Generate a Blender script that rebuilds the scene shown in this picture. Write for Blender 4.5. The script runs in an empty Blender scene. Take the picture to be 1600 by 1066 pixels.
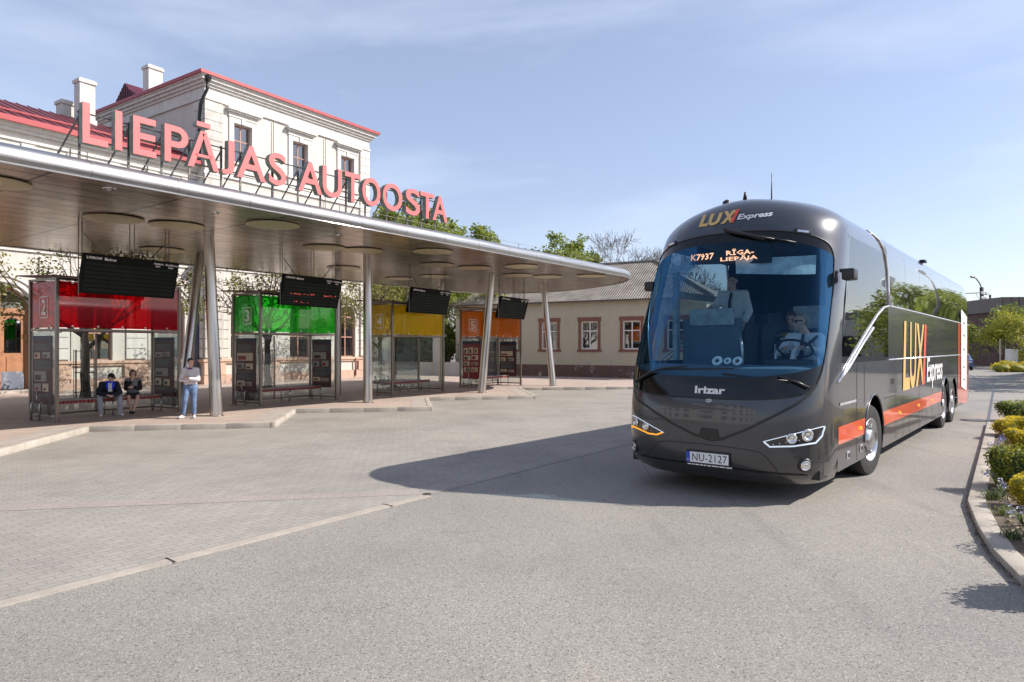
import bpy, bmesh, math, random
from mathutils import Vector, Matrix, Euler
random.seed(7)
R = math.radians
scene = bpy.context.scene
COL = scene.collection
H = 1.95; F = 1067.0; HZ = 543.0

# ---------------------------------------------------------------- helpers
def gp(px, py, z=0.0):
    """world point on the level z that stands at this place of the photograph"""
    D = (H - z) * F / (py - HZ)
    return Vector(((px - 800) / F * D, D, z))

class MB:
    def __init__(s): s.v = []; s.f = []; s.m = []; s.mi = 0
    def add(s, vs, fs, xf=None):
        o = len(s.v)
        for p in vs:
            p = Vector(p)
            s.v.append(tuple(xf @ p) if xf else tuple(p))
        for f in fs: s.f.append([o + i for i in f]); s.m.append(s.mi)
        return s
    def box(s, c, d, rot=None, bev=0.0):
        x, y, z = d[0]/2, d[1]/2, d[2]/2
        M = Matrix.Translation(c)
        if rot is not None: M = M @ (rot.to_matrix().to_4x4() if isinstance(rot, Euler) else rot.to_4x4())
        if bev <= 0:
            vs = [(-x,-y,-z),(x,-y,-z),(x,y,-z),(-x,y,-z),(-x,-y,z),(x,-y,z),(x,y,z),(-x,y,z)]
            return s.add(vs, [(0,3,2,1),(4,5,6,7),(0,1,5,4),(1,2,6,5),(2,3,7,6),(3,0,4,7)], M)
        b = min(bev, x*.9, y*.9, z*.9)
        bm = bmesh.new(); bmesh.ops.create_cube(bm, size=1)
        for v in bm.verts: v.co = Vector((v.co.x*2*x, v.co.y*2*y, v.co.z*2*z))
        bmesh.ops.bevel(bm, geom=bm.edges[:], offset=b, segments=2, affect='EDGES', profile=.6)
        bm.verts.index_update()
        vs = [v.co.copy() for v in bm.verts]; fs = [[v.index for v in f.verts] for f in bm.faces]; bm.free()
        return s.add(vs, fs, M)
    def bb(s, a, b):
        return s.box(((a[0]+b[0])/2,(a[1]+b[1])/2,(a[2]+b[2])/2), (abs(b[0]-a[0]),abs(b[1]-a[1]),abs(b[2]-a[2])))
    def tube(s, p0, p1, r0, r1=None, n=10, cap=True):
        return s.path([p0, p1], [r0, r1 if r1 is not None else r0], n, cap)
    def path(s, pts, rs, n=8, cap=True, closed=False):
        pts = [Vector(p) for p in pts]
        if not hasattr(rs, '__len__'): rs = [rs]*len(pts)
        o = len(s.v); m = len(pts); ref = None
        for i, p in enumerate(pts):
            if closed: t = pts[(i+1) % m] - pts[i-1]
            else: t = pts[min(i+1, m-1)] - pts[max(i-1, 0)]
            if t.length < 1e-9: t = Vector((0,0,1))
            t.normalize()
            if ref is None: ref = t.orthogonal().normalized()
            ref = ref - t*ref.dot(t)
            if ref.length < 1e-6: ref = t.orthogonal()
            ref.normalize(); w = t.cross(ref)
            for k in range(n):
                a = 2*math.pi*k/n
                s.v.append(tuple(p + (ref*math.cos(a) + w*math.sin(a))*rs[i]))
        for i in range(m if closed else m-1):
            for k in range(n):
                j = (i+1) % m
                s.f.append([o+i*n+k, o+i*n+(k+1)%n, o+j*n+(k+1)%n, o+j*n+k]); s.m.append(s.mi)
        if cap and not closed:
            s.f.append([o+k for k in range(n)][::-1]); s.m.append(s.mi)
            s.f.append([o+(m-1)*n+k for k in range(n)]); s.m.append(s.mi)
        return s
    def prism(s, poly, z0, z1, xf=None):
        """poly: list of (x,y) ccw, extruded along z"""
        n = len(poly)
        vs = [(p[0],p[1],z0) for p in poly] + [(p[0],p[1],z1) for p in poly]
        fs = [list(range(n))[::-1], [n+i for i in range(n)]] + [[i,(i+1)%n,n+(i+1)%n,n+i] for i in range(n)]
        return s.add(vs, fs, xf)
    def lathe(s, prof, n=20, xf=None, cap=False):
        """prof: list of (r, z)"""
        vs = []; fs = []
        for r, z in prof:
            for k in range(n):
                a = 2*math.pi*k/n; vs.append((r*math.cos(a), r*math.sin(a), z))
        for i in range(len(prof)-1):
            for k in range(n): fs.append([i*n+k, i*n+(k+1)%n, (i+1)*n+(k+1)%n, (i+1)*n+k])
        if cap: fs.append(list(range(n))[::-1]); fs.append([(len(prof)-1)*n+k for k in range(n)])
        return s.add(vs, fs, xf)
    def ball(s, c, rad, n=12, m=8, xf=None):
        rx, ry, rz = rad if hasattr(rad, '__len__') else (rad,)*3
        vs = []; fs = []
        for i in range(m+1):
            th = math.pi*i/m
            for k in range(n):
                a = 2*math.pi*k/n
                vs.append((c[0]+rx*math.sin(th)*math.cos(a), c[1]+ry*math.sin(th)*math.sin(a), c[2]+rz*math.cos(th)))
        for i in range(m):
            for k in range(n): fs.append([i*n+k, (i+1)*n+k, (i+1)*n+(k+1)%n, i*n+(k+1)%n])
        return s.add(vs, fs, xf)
    def grid(s, rows, closed=False):
        """rows: list of equal-length lists of points"""
        n = len(rows[0]); vs = [p for r in rows for p in r]; fs = []
        for i in range(len(rows)-1):
            for k in range(n if closed else n-1):
                fs.append([i*n+k, i*n+(k+1)%n, (i+1)*n+(k+1)%n, (i+1)*n+k])
        return s.add(vs, fs)
    def build(s, name, mats, parent=None, smooth=False, origin=(0,0,0), clean=False, auto=None):
        me = bpy.data.meshes.new(name)
        ox, oy, oz = origin
        me.from_pydata([(x-ox, y-oy, z-oz) for x, y, z in s.v], [], s.f)
        if not isinstance(mats, (list, tuple)): mats = [mats]
        for m in mats: me.materials.append(m)
        if len(mats) > 1: me.polygons.foreach_set('material_index', s.m)
        if clean:
            bm = bmesh.new(); bm.from_mesh(me)
            bmesh.ops.remove_doubles(bm, verts=bm.verts[:], dist=1e-5)
            bmesh.ops.dissolve_degenerate(bm, dist=1e-6, edges=bm.edges[:])
            bmesh.ops.recalc_face_normals(bm, faces=bm.faces[:])
            bm.to_mesh(me); bm.free()
        if smooth or auto:
            me.polygons.foreach_set('use_smooth', [True]*len(me.polygons))
            if auto: me.set_sharp_from_angle(angle=R(auto))
        me.update()
        o = bpy.data.objects.new(name, me); COL.objects.link(o)
        if parent: o.parent = parent
        elif origin != (0,0,0): o.location = origin
        return o

def tag(o, label=None, cat=None, group=None, kind=None):
    if label: o['label'] = label
    if cat: o['category'] = cat
    if group: o['group'] = group
    if kind: o['kind'] = kind
    return o
def empty(name, loc=(0,0,0), rz=0.0, label=None, cat=None, group=None):
    o = bpy.data.objects.new(name, None); COL.objects.link(o)
    o.location = loc; o.rotation_euler = (0, 0, rz); o.empty_display_size = .2
    return tag(o, label, cat, group)
KIDS = {}
def copy_tree(src, loc, rz=None, label=None):
    r = src.copy(); COL.objects.link(r); r.location = loc
    if rz is not None: r.rotation_euler = (0,0,rz)
    if label: r['label'] = label
    def rec(a, b):
        for ch in list(a.children):
            c = ch.copy(); COL.objects.link(c); c.parent = b; rec(ch, c)
    rec(src, r)
    return r
def text_mesh(txt, size=1.0, bold=0.0, shear=0.0, extrude=0.0, sx=1.0, align='LEFT', res=3, spacing=1.0):
    cu = bpy.data.curves.new('t', 'FONT'); cu.body = txt; cu.size = size; cu.offset = bold; cu.shear = shear
    cu.extrude = extrude; cu.align_x = align; cu.resolution_u = res; cu.space_character = spacing
    ob = bpy.data.objects.new('t', cu); COL.objects.link(ob)
    dg = bpy.context.evaluated_depsgraph_get()
    me = bpy.data.meshes.new_from_object(ob.evaluated_get(dg))
    vs = [(v.co.x*sx, v.co.y, v.co.z) for v in me.vertices]; fs = [list(p.vertices) for p in me.polygons]
    bpy.data.objects.remove(ob); bpy.data.curves.remove(cu); bpy.data.meshes.remove(me)
    return vs, fs
def fit(vs, x0, x1, y0, y1):
    a = min(v[0] for v in vs); b = max(v[0] for v in vs); c = min(v[1] for v in vs); d = max(v[1] for v in vs)
    return [(x0+(v[0]-a)/(b-a)*(x1-x0), y0+(v[1]-c)/(d-c)*(y1-y0), v[2]) for v in vs]

# ---------------------------------------------------------------- materials
def newmat(name):
    m = bpy.data.materials.new(name); m.use_nodes = True
    nt = m.node_tree; b = nt.nodes['Principled BSDF']; return m, nt, b
def N(nt, typ, **kw):
    n = nt.nodes.new(typ)
    for k, v in kw.items():
        if k in n.inputs.keys(): n.inputs[k].default_value = v
        else: setattr(n, k, v)
    return n
def ramp(nt, stops):
    r = nt.nodes.new('ShaderNodeValToRGB'); e = r.color_ramp.elements
    e[0].position = stops[0][0]; e[0].color = stops[0][1] if len(stops[0][1]) == 4 else (*stops[0][1], 1)
    e[1].position = stops[1][0]; e[1].color = stops[1][1] if len(stops[1][1]) == 4 else (*stops[1][1], 1)
    for p, c in stops[2:]:
        k = e.new(p); k.color = c if len(c) == 4 else (*c, 1)
    return r
def simple(name, col, rough=.5, metal=0.0, var=.12, scale=3.0, bump=0.0, bscale=40., spec=.5, coat=0.0):
    m, nt, b = newmat(name); L = nt.links
    tc = N(nt, 'ShaderNodeTexCoord')
    no = N(nt, 'ShaderNodeTexNoise', Scale=scale, Detail=6.0, Roughness=.65)
    L.new(tc.outputs['Object'], no.inputs['Vector'])
    lo = tuple(c*(1-var) for c in col); hi = tuple(min(1, c*(1+var)) for c in col)
    r = ramp(nt, [(.3, lo), (.7, hi)])
    L.new(no.outputs['Fac'], r.inputs['Fac']); L.new(r.outputs['Color'], b.inputs['Base Color'])
    b.inputs['Roughness'].default_value = rough; b.inputs['Metallic'].default_value = metal
    b.inputs['Specular IOR Level'].default_value = spec; b.inputs['Coat Weight'].default_value = coat
    if bump:
        n2 = N(nt, 'ShaderNodeTexNoise', Scale=bscale, Detail=4.0); L.new(tc.outputs['Object'], n2.inputs['Vector'])
        bp = N(nt, 'ShaderNodeBump', Strength=bump, Distance=.02); L.new(n2.outputs['Fac'], bp.inputs['Height'])
        L.new(bp.outputs['Normal'], b.inputs['Normal'])
    return m
def glassy(name, tint, gloss=.12, rough=.02, vary=False):
    """thin pane: tinted see-through plus mirror by angle"""
    m, nt, b = newmat(name); L = nt.links; nt.nodes.remove(b)
    out = nt.nodes['Material Output']
    tr = N(nt, 'ShaderNodeBsdfTransparent', Color=(*tint, 1)); gl = N(nt, 'ShaderNodeBsdfGlossy', Roughness=rough)
    gl.inputs['Color'].default_value = (1, 1, 1, 1)
    lw = N(nt, 'ShaderNodeLayerWeight', Blend=.25)
    mr = N(nt, 'ShaderNodeMapRange'); mr.inputs['To Min'].default_value = gloss; mr.inputs['To Max'].default_value = .9
    L.new(lw.outputs['Fresnel'], mr.inputs['Value'])
    mx = N(nt, 'ShaderNodeMixShader'); L.new(mr.outputs['Result'], mx.inputs[0])
    L.new(tr.outputs[0], mx.inputs[1]); L.new(gl.outputs[0], mx.inputs[2]); L.new(mx.outputs[0], out.inputs['Surface'])
    return m

def ground_asphalt():
    m, nt, b = newmat('asphalt'); L = nt.links
    tc = N(nt, 'ShaderNodeTexCoord')
    v = N(nt, 'ShaderNodeTexVoronoi', Scale=92.0); L.new(tc.outputs['Object'], v.inputs['Vector'])
    sp = ramp(nt, [(0.0, (.12,.112,.101)), (.14, (.24,.226,.205)), (.85, (.29,.273,.247)), (1.0, (.39,.37,.335))])
    sep = N(nt, 'ShaderNodeSeparateColor'); L.new(v.outputs['Color'], sep.inputs[0]); L.new(sep.outputs[0], sp.inputs['Fac'])
    big = N(nt, 'ShaderNodeTexNoise', Scale=.35, Detail=8.0, Roughness=.6); L.new(tc.outputs['Object'], big.inputs['Vector'])
    br = ramp(nt, [(.3, (.82,.82,.83)), (.55, (1.0,.985,.97)), (.75, (1.12,1.09,1.05))]); L.new(big.outputs['Fac'], br.inputs['Fac'])
    fine = N(nt, 'ShaderNodeTexNoise', Scale=90.0, Detail=5.0, Roughness=.8); L.new(tc.outputs['Object'], fine.inputs['Vector'])
    fr = ramp(nt, [(.30, (.66,.66,.67)), (.5, (1,1,1)), (.70, (1.16,1.15,1.13))]); L.new(fine.outputs['Fac'], fr.inputs['Fac'])
    m1 = N(nt, 'ShaderNodeMix', data_type='RGBA', blend_type='MULTIPLY'); m1.inputs[0].default_value = 1
    L.new(sp.outputs[0], m1.inputs[6]); L.new(br.outputs[0], m1.inputs[7])
    m2 = N(nt, 'ShaderNodeMix', data_type='RGBA', blend_type='MULTIPLY'); m2.inputs[0].default_value = 1
    L.new(m1.outputs[2], m2.inputs[6]); L.new(fr.outputs[0], m2.inputs[7])
    # worn streaks and old oil spots
    mp = N(nt, 'ShaderNodeMapping'); mp.inputs['Rotation'].default_value = (0,0,R(-37)); mp.inputs['Scale'].default_value = (.9,.12,1)
    L.new(tc.outputs['Object'], mp.inputs['Vector'])
    st = N(nt, 'ShaderNodeTexNoise', Scale=1.4, Detail=5.0); L.new(mp.outputs[0], st.inputs['Vector'])
    sr = ramp(nt, [(.30, (.72,.72,.74)), (.42, (1,1,1))]); L.new(st.outputs['Fac'], sr.inputs['Fac'])
    m3 = N(nt, 'ShaderNodeMix', data_type='RGBA', blend_type='MULTIPLY'); m3.inputs[0].default_value = .6
    L.new(m2.outputs[2], m3.inputs[6]); L.new(sr.outputs[0], m3.inputs[7])
    # oil drips and thin cracks
    n5 = N(nt, 'ShaderNodeTexNoise', Scale=2.6, Detail=3.0, Roughness=.5); L.new(tc.outputs['Object'], n5.inputs['Vector'])
    r5 = ramp(nt, [(.70, (1,1,1)), (.76, (.62,.61,.60))]); L.new(n5.outputs['Fac'], r5.inputs['Fac'])
    m4 = N(nt, 'ShaderNodeMix', data_type='RGBA', blend_type='MULTIPLY'); m4.inputs[0].default_value = 1; L.new(m3.outputs[2], m4.inputs[6]); L.new(r5.outputs[0], m4.inputs[7])
    n6 = N(nt, 'ShaderNodeTexNoise', Scale=1.1, Detail=5.0); L.new(tc.outputs['Object'], n6.inputs['Vector'])
    w6 = N(nt, 'ShaderNodeVectorMath', operation='MULTIPLY_ADD'); w6.inputs[1].default_value = (1.2,1.2,0); L.new(n6.outputs['Color'], w6.inputs[0]); L.new(tc.outputs['Object'], w6.inputs[2])
    v6 = N(nt, 'ShaderNodeTexVoronoi', Scale=.22, feature='DISTANCE_TO_EDGE'); L.new(w6.outputs[0], v6.inputs['Vector'])
    r6 = ramp(nt, [(.0, (.74,.73,.72)), (.003, (1,1,1))]); L.new(v6.outputs['Distance'], r6.inputs['Fac'])
    n7 = N(nt, 'ShaderNodeTexNoise', Scale=.5, Detail=2.0); L.new(tc.outputs['Object'], n7.inputs['Vector']); r7 = ramp(nt, [(.57, (0,0,0)), (.62, (1,1,1))]); L.new(n7.outputs['Fac'], r7.inputs['Fac'])
    m5 = N(nt, 'ShaderNodeMix', data_type='RGBA', blend_type='MULTIPLY'); L.new(r7.outputs[0], m5.inputs[0]); L.new(m4.outputs[2], m5.inputs[6]); L.new(r6.outputs[0], m5.inputs[7])
    L.new(m5.outputs[2], b.inputs['Base Color']); b.inputs['Roughness'].default_value = .85
    bp = N(nt, 'ShaderNodeBump', Strength=.3, Distance=.004); L.new(v.outputs['Distance'], bp.inputs['Height']); L.new(bp.outputs[0], b.inputs['Normal'])
    return m
def ground_pavers(name, c1, c2, mortar, bw, rh, rot, var=.35, ms=.006):
    m, nt, b = newmat(name); L = nt.links
    tc = N(nt, 'ShaderNodeTexCoord'); mp = N(nt, 'ShaderNodeMapping'); mp.inputs['Rotation'].default_value = (0,0,rot)
    L.new(tc.outputs['Object'], mp.inputs['Vector'])
    nw = N(nt, 'ShaderNodeTexNoise', Scale=3.0, Detail=2.0); L.new(mp.outputs[0], nw.inputs['Vector'])
    wv = N(nt, 'ShaderNodeVectorMath', operation='MULTIPLY_ADD'); wv.inputs[1].default_value = (.012,.012,0)
    L.new(nw.outputs['Color'], wv.inputs[0]); L.new(mp.outputs[0], wv.inputs[2])
    bt = N(nt, 'ShaderNodeTexBrick', Scale=1.0); bt.inputs['Color1'].default_value = (*c1,1); bt.inputs['Color2'].default_value = (*c2,1)
    bt.inputs['Mortar'].default_value = (*mortar,1); bt.inputs['Mortar Size'].default_value = ms; bt.inputs['Brick Width'].default_value = bw
    bt.inputs['Row Height'].default_value = rh; bt.inputs['Mortar Smooth'].default_value = .3
    L.new(wv.outputs[0], bt.inputs['Vector'])
    big = N(nt, 'ShaderNodeTexNoise', Scale=.45, Detail=9.0, Roughness=.68); L.new(tc.outputs['Object'], big.inputs['Vector'])
    br = ramp(nt, [(.28, (1-var,1-var,1-var*.95)), (.55, (1,1,1)), (.78, (1+var*.5,1+var*.42,1+var*.3))]); L.new(big.outputs['Fac'], br.inputs['Fac'])
    fn = N(nt, 'ShaderNodeTexNoise', Scale=60.0, Detail=3.0); L.new(tc.outputs['Object'], fn.inputs['Vector'])
    fr = ramp(nt, [(.35, (.82,.82,.82)), (.6, (1.08,1.08,1.08))]); L.new(fn.outputs['Fac'], fr.inputs['Fac'])
    a = N(nt, 'ShaderNodeMix', data_type='RGBA', blend_type='MULTIPLY'); a.inputs[0].default_value = 1
    L.new(bt.outputs['Color'], a.inputs[6]); L.new(br.outputs[0], a.inputs[7])
    c = N(nt, 'ShaderNodeMix', data_type='RGBA', blend_type='MULTIPLY'); c.inputs[0].default_value = 1
    L.new(a.outputs[2], c.inputs[6]); L.new(fr.outputs[0], c.inputs[7])
    L.new(c.outputs[2], b.inputs['Base Color']); b.inputs['Roughness'].default_value = .85
    bp = N(nt, 'ShaderNodeBump', Strength=.5, Distance=.006, invert=True); L.new(bt.outputs['Fac'], bp.inputs['Height']); L.new(bp.outputs[0], b.inputs['Normal'])
    return m
def plaster(name, col, dirt, amount=.5, scale=.8, rough=.85, streak=.86):
    m, nt, b = newmat(name); L = nt.links
    tc = N(nt, 'ShaderNodeTexCoord')
    n1 = N(nt, 'ShaderNodeTexNoise', Scale=scale, Detail=10.0, Roughness=.7); L.new(tc.outputs['Object'], n1.inputs['Vector'])
    r = ramp(nt, [(.62-.12*amount, col), (.72, dirt)]); L.new(n1.outputs['Fac'], r.inputs['Fac'])
    mp = N(nt, 'ShaderNodeMapping'); mp.inputs['Scale'].default_value = (3,3,.25); L.new(tc.outputs['Object'], mp.inputs['Vector'])
    n2 = N(nt, 'ShaderNodeTexNoise', Scale=1.5, Detail=6.0); L.new(mp.outputs[0], n2.inputs['Vector'])
    r2 = ramp(nt, [(.3, (streak,streak*.99,streak*.98)), (.55, (1,1,1))]); L.new(n2.outputs['Fac'], r2.inputs['Fac'])
    a = N(nt, 'ShaderNodeMix', data_type='RGBA', blend_type='MULTIPLY'); a.inputs[0].default_value = 1
    L.new(r.outputs[0], a.inputs[6]); L.new(r2.outputs[0], a.inputs[7]); L.new(a.outputs[2], b.inputs['Base Color'])
    b.inputs['Roughness'].default_value = rough
    n3 = N(nt, 'ShaderNodeTexNoise', Scale=25.0, Detail=5.0); L.new(tc.outputs['Object'], n3.inputs['Vector'])
    bp = N(nt, 'ShaderNodeBump', Strength=.25, Distance=.02); L.new(n3.outputs['Fac'], bp.inputs['Height']); L.new(bp.outputs[0], b.inputs['Normal'])
    return m
def leafmat(name, c1, c2, trans=.35):
    m, nt, b = newmat(name); L = nt.links; out = nt.nodes['Material Output']
    tc = N(nt, 'ShaderNodeTexCoord')
    n1 = N(nt, 'ShaderNodeTexNoise', Scale=2.2, Detail=5.0); L.new(tc.outputs['Object'], n1.inputs['Vector'])
    r = ramp(nt, [(.35, c1), (.65, c2)]); L.new(n1.outputs['Fac'], r.inputs['Fac'])
    L.new(r.outputs[0], b.inputs['Base Color']); b.inputs['Roughness'].default_value = .6
    t = N(nt, 'ShaderNodeBsdfTranslucent'); L.new(r.outputs[0], t.inputs['Color'])
    mx = N(nt, 'ShaderNodeMixShader'); mx.inputs[0].default_value = trans
    L.new(b.outputs[0], mx.inputs[1]); L.new(t.outputs[0], mx.inputs[2]); L.new(mx.outputs[0], out.inputs['Surface'])
    return m
def emis(name, col, s=1.0):
    m, nt, b = newmat(name); b.inputs['Base Color'].default_value = (*[c*.3 for c in col],1)
    b.inputs['Emission Color'].default_value = (*col,1); b.inputs['Emission Strength'].default_value = s
    return m
def ceiling_mat():
    m, nt, b = newmat('ceiling_panels'); L = nt.links
    tc = N(nt, 'ShaderNodeTexCoord')
    bt = N(nt, 'ShaderNodeTexBrick', Scale=1.0); bt.offset = 0.0
    bt.inputs['Color1'].default_value = (.45,.395,.345,1); bt.inputs['Color2'].default_value = (.56,.495,.43,1); bt.inputs['Mortar'].default_value = (.05,.04,.035,1)
    bt.inputs['Mortar Size'].default_value = .03; bt.inputs['Brick Width'].default_value = 2.4; bt.inputs['Row Height'].default_value = .62
    L.new(tc.outputs['Object'], bt.inputs['Vector'])
    n1 = N(nt, 'ShaderNodeTexNoise', Scale=1.2, Detail=4.0); L.new(tc.outputs['Object'], n1.inputs['Vector'])
    r = ramp(nt, [(.35, (.78,.77,.76)), (.6, (1.05,1.03,1.0))]); L.new(n1.outputs['Fac'], r.inputs['Fac'])
    # rows of small perforations
    vo = N(nt, 'ShaderNodeTexBrick', Scale=1.0); vo.offset = 0.0
    vo.inputs['Color1'].default_value = (1,1,1,1); vo.inputs['Color2'].default_value = (1,1,1,1); vo.inputs['Mortar'].default_value = (.55,.55,.55,1)
    vo.inputs['Mortar Size'].default_value = .014; vo.inputs['Brick Width'].default_value = .31; vo.inputs['Row Height'].default_value = .155
    L.new(tc.outputs['Object'], vo.inputs['Vector'])
    a = N(nt, 'ShaderNodeMix', data_type='RGBA', blend_type='MULTIPLY'); a.inputs[0].default_value = 1
    L.new(bt.outputs['Color'], a.inputs[6]); L.new(r.outputs[0], a.inputs[7])
    c = N(nt, 'ShaderNodeMix', data_type='RGBA', blend_type='MULTIPLY'); c.inputs[0].default_value = .6
    L.new(a.outputs[2], c.inputs[6]); L.new(vo.outputs['Color'], c.inputs[7])
    L.new(c.outputs[2], b.inputs['Base Color']); b.inputs['Metallic'].default_value = .75; b.inputs['Roughness'].default_value = .24
    n2 = N(nt, 'ShaderNodeTexNoise', Scale=2.5, Detail=2.0); L.new(tc.outputs['Object'], n2.inputs['Vector'])
    bp = N(nt, 'ShaderNodeBump', Strength=.12, Distance=.05); L.new(n2.outputs['Fac'], bp.inputs['Height']); L.new(bp.outputs[0], b.inputs['Normal'])
    return m
def brushed(name, col, rough, axis_scale, metal=1.0):
    m, nt, b = newmat(name); L = nt.links
    tc = N(nt, 'ShaderNodeTexCoord'); mp = N(nt, 'ShaderNodeMapping'); mp.inputs['Scale'].default_value = axis_scale
    L.new(tc.outputs['Object'], mp.inputs['Vector'])
    n1 = N(nt, 'ShaderNodeTexNoise', Scale=1.0, Detail=6.0); L.new(mp.outputs[0], n1.inputs['Vector'])
    r = ramp(nt, [(.3, tuple(c*.82 for c in col)), (.7, tuple(min(1,c*1.1) for c in col))]); L.new(n1.outputs['Fac'], r.inputs['Fac'])
    L.new(r.outputs[0], b.inputs['Base Color']); b.inputs['Metallic'].default_value = metal
    rr = N(nt, 'ShaderNodeMapRange'); rr.inputs['To Min'].default_value = rough*.75; rr.inputs['To Max'].default_value = rough*1.3
    L.new(n1.outputs['Fac'], rr.inputs['Value']); L.new(rr.outputs[0], b.inputs['Roughness'])
    return m
def paint(name, col, flake=.25, rough=.35, wavy=.0, coatr=.03, dust=False):
    m, nt, b = newmat(name); L = nt.links
    tc = N(nt, 'ShaderNodeTexCoord')
    n1 = N(nt, 'ShaderNodeTexNoise', Scale=.9, Detail=7.0); L.new(tc.outputs['Object'], n1.inputs['Vector'])
    r = ramp(nt, [(.3, tuple(c*.85 for c in col)), (.7, tuple(c*1.2 for c in col))]); L.new(n1.outputs['Fac'], r.inputs['Fac'])
    L.new(r.outputs[0], b.inputs['Base Color']); b.inputs['Metallic'].default_value = flake; b.inputs['Roughness'].default_value = rough
    b.inputs['Coat Weight'].default_value = 1.0; b.inputs['Coat Roughness'].default_value = coatr
    if dust:
        sx_ = N(nt, 'ShaderNodeSeparateXYZ'); L.new(tc.outputs['Object'], sx_.inputs[0])
        mz = N(nt, 'ShaderNodeMapRange'); mz.inputs['From Min'].default_value = 1.3; mz.inputs['From Max'].default_value = .3; mz.inputs['To Max'].default_value = .5; L.new(sx_.outputs['Z'], mz.inputs['Value'])
        dn = N(nt, 'ShaderNodeTexNoise', Scale=4.0, Detail=8.0, Roughness=.7); L.new(tc.outputs['Object'], dn.inputs['Vector'])
        mu = N(nt, 'ShaderNodeMath', operation='MULTIPLY'); L.new(mz.outputs[0], mu.inputs[0]); L.new(dn.outputs['Fac'], mu.inputs[1])
        dm = N(nt, 'ShaderNodeMix', data_type='RGBA'); L.new(mu.outputs[0], dm.inputs[0]); L.new(r.outputs[0], dm.inputs[6]); dm.inputs[7].default_value = (.17,.15,.125,1); L.new(dm.outputs[2], b.inputs['Base Color'])
        sb = N(nt, 'ShaderNodeMath', operation='SUBTRACT'); sb.inputs[0].default_value = 1.0; L.new(mu.outputs[0], sb.inputs[1]); L.new(sb.outputs[0], b.inputs['Coat Weight'])
    if wavy:
        mp = N(nt, 'ShaderNodeMapping'); mp.inputs['Scale'].default_value = (1,.35,1.6); L.new(tc.outputs['Object'], mp.inputs['Vector'])
        n2 = N(nt, 'ShaderNodeTexNoise', Scale=1.3, Detail=1.0); L.new(mp.outputs[0], n2.inputs['Vector'])
        bp = N(nt, 'ShaderNodeBump', Strength=wavy, Distance=.03); L.new(n2.outputs['Fac'], bp.inputs['Height'])
        L.new(bp.outputs[0], b.inputs['Coat Normal']); L.new(bp.outputs[0], b.inputs['Normal'])
    return m

M = {}
M['asphalt'] = ground_asphalt()
RB = R(53.91)
M['pavers'] = ground_pavers('bay_pavers', (.295,.272,.242), (.335,.31,.275), (.225,.207,.183), .2, .1, -RB, .26)
M['band'] = ground_pavers('band_pavers', (.325,.282,.255), (.35,.305,.275), (.27,.24,.215), .2, .1, -R(11.4), .15)
M['walk'] = ground_pavers('walk_pavers', (.50,.385,.325), (.42,.345,.30), (.24,.20,.175), .2, .1, -R(11.4), .22)
M['walkgrey'] = ground_pavers('tactile_pavers', (.38,.335,.30), (.44,.39,.35), (.22,.19,.17), .3, .3, -R(80.5), .15)
M['kerb'] = simple('kerb_concrete', (.40,.36,.315), .85, var=.2, scale=2.5, bump=.4)
M['kerbstrip'] = simple('kerb_strip', (.37,.33,.28), .85, var=.18, scale=3, bump=.3)
M['steel'] = brushed('brushed_steel', (.60,.55,.50), .3, (14,14,.6))
M['tube'] = brushed('canopy_edge_steel', (.48,.475,.47), .34, (1.0,40,40))
M['darksteel'] = simple('dark_steel', (.16,.145,.13), .4, .8, var=.2)
M['frame'] = brushed('shelter_frame_steel', (.24,.205,.175), .38, (20,20,2))
M['gold'] = brushed('gold_disc', (.60,.54,.36), .38, (8,8,8), .7)
M['ceil'] = ceiling_mat()
M['roofmetal'] = simple('canopy_roof_sheet', (.5,.5,.5), .4, .6)
M['letter'] = simple('letter_face_pink', (.66,.135,.135), .5, var=.06)
M['letterside'] = simple('letter_side_grey', (.22,.22,.18), .7, var=.5, scale=9)
M['white'] = plaster('cream_plaster', (.56,.525,.48), (.45,.41,.37), .5)
M['whitetrim'] = plaster('trim_plaster', (.60,.575,.54), (.50,.475,.44), .3)
M['patchy'] = plaster('weathered_pier_plaster', (.60,.57,.53), (.36,.33,.30), 2.2, 2.0)
M['pinktrim'] = plaster('terracotta_ledge', (.56,.38,.29), (.46,.31,.24), .6)
M['plinth'] = plaster('brown_plinth', (.50,.345,.27), (.38,.25,.2), .9, 1.6)
M['woodred'] = simple('orange_wood', (.36,.17,.085), .5, var=.25, scale=4)
M['winframe'] = simple('red_brown_window_frame', (.36,.20,.15), .6, var=.2)
M['winwhite'] = simple('white_window_frame', (.75,.74,.72), .5)
M['winbrown'] = simple('brown_window_surround', (.20,.075,.055), .6, var=.2)
M['darkglass'] = glassy('window_glass', (.45,.5,.55), .2)
M['curtain'] = simple('window_curtain', (.30,.30,.31), .9, var=.3, scale=6)
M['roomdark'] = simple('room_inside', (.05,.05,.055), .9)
M['redroof'] = simple('red_metal_roof', (.13,.018,.025), .45, .1, var=.2, scale=2)
M['redgutter'] = simple('red_gutter', (.34,.05,.055), .45, .1, var=.15)
M['darkred'] = simple('dark_red_cladding', (.10,.012,.03), .45, .2, var=.2)
M['drain'] = simple('drain_pipe', (.06,.085,.15), .35, .4)
M['yellowwall'] = plaster('yellow_grey_plaster', (.47,.435,.335), (.40,.365,.275), .7, streak=.96)
def plinth_worn():
    m = plaster('worn_dark_plinth', (.14,.085,.07), (.6,.57,.52), .5, 1.9); return m
M['wornplinth'] = plinth_worn()
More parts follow.
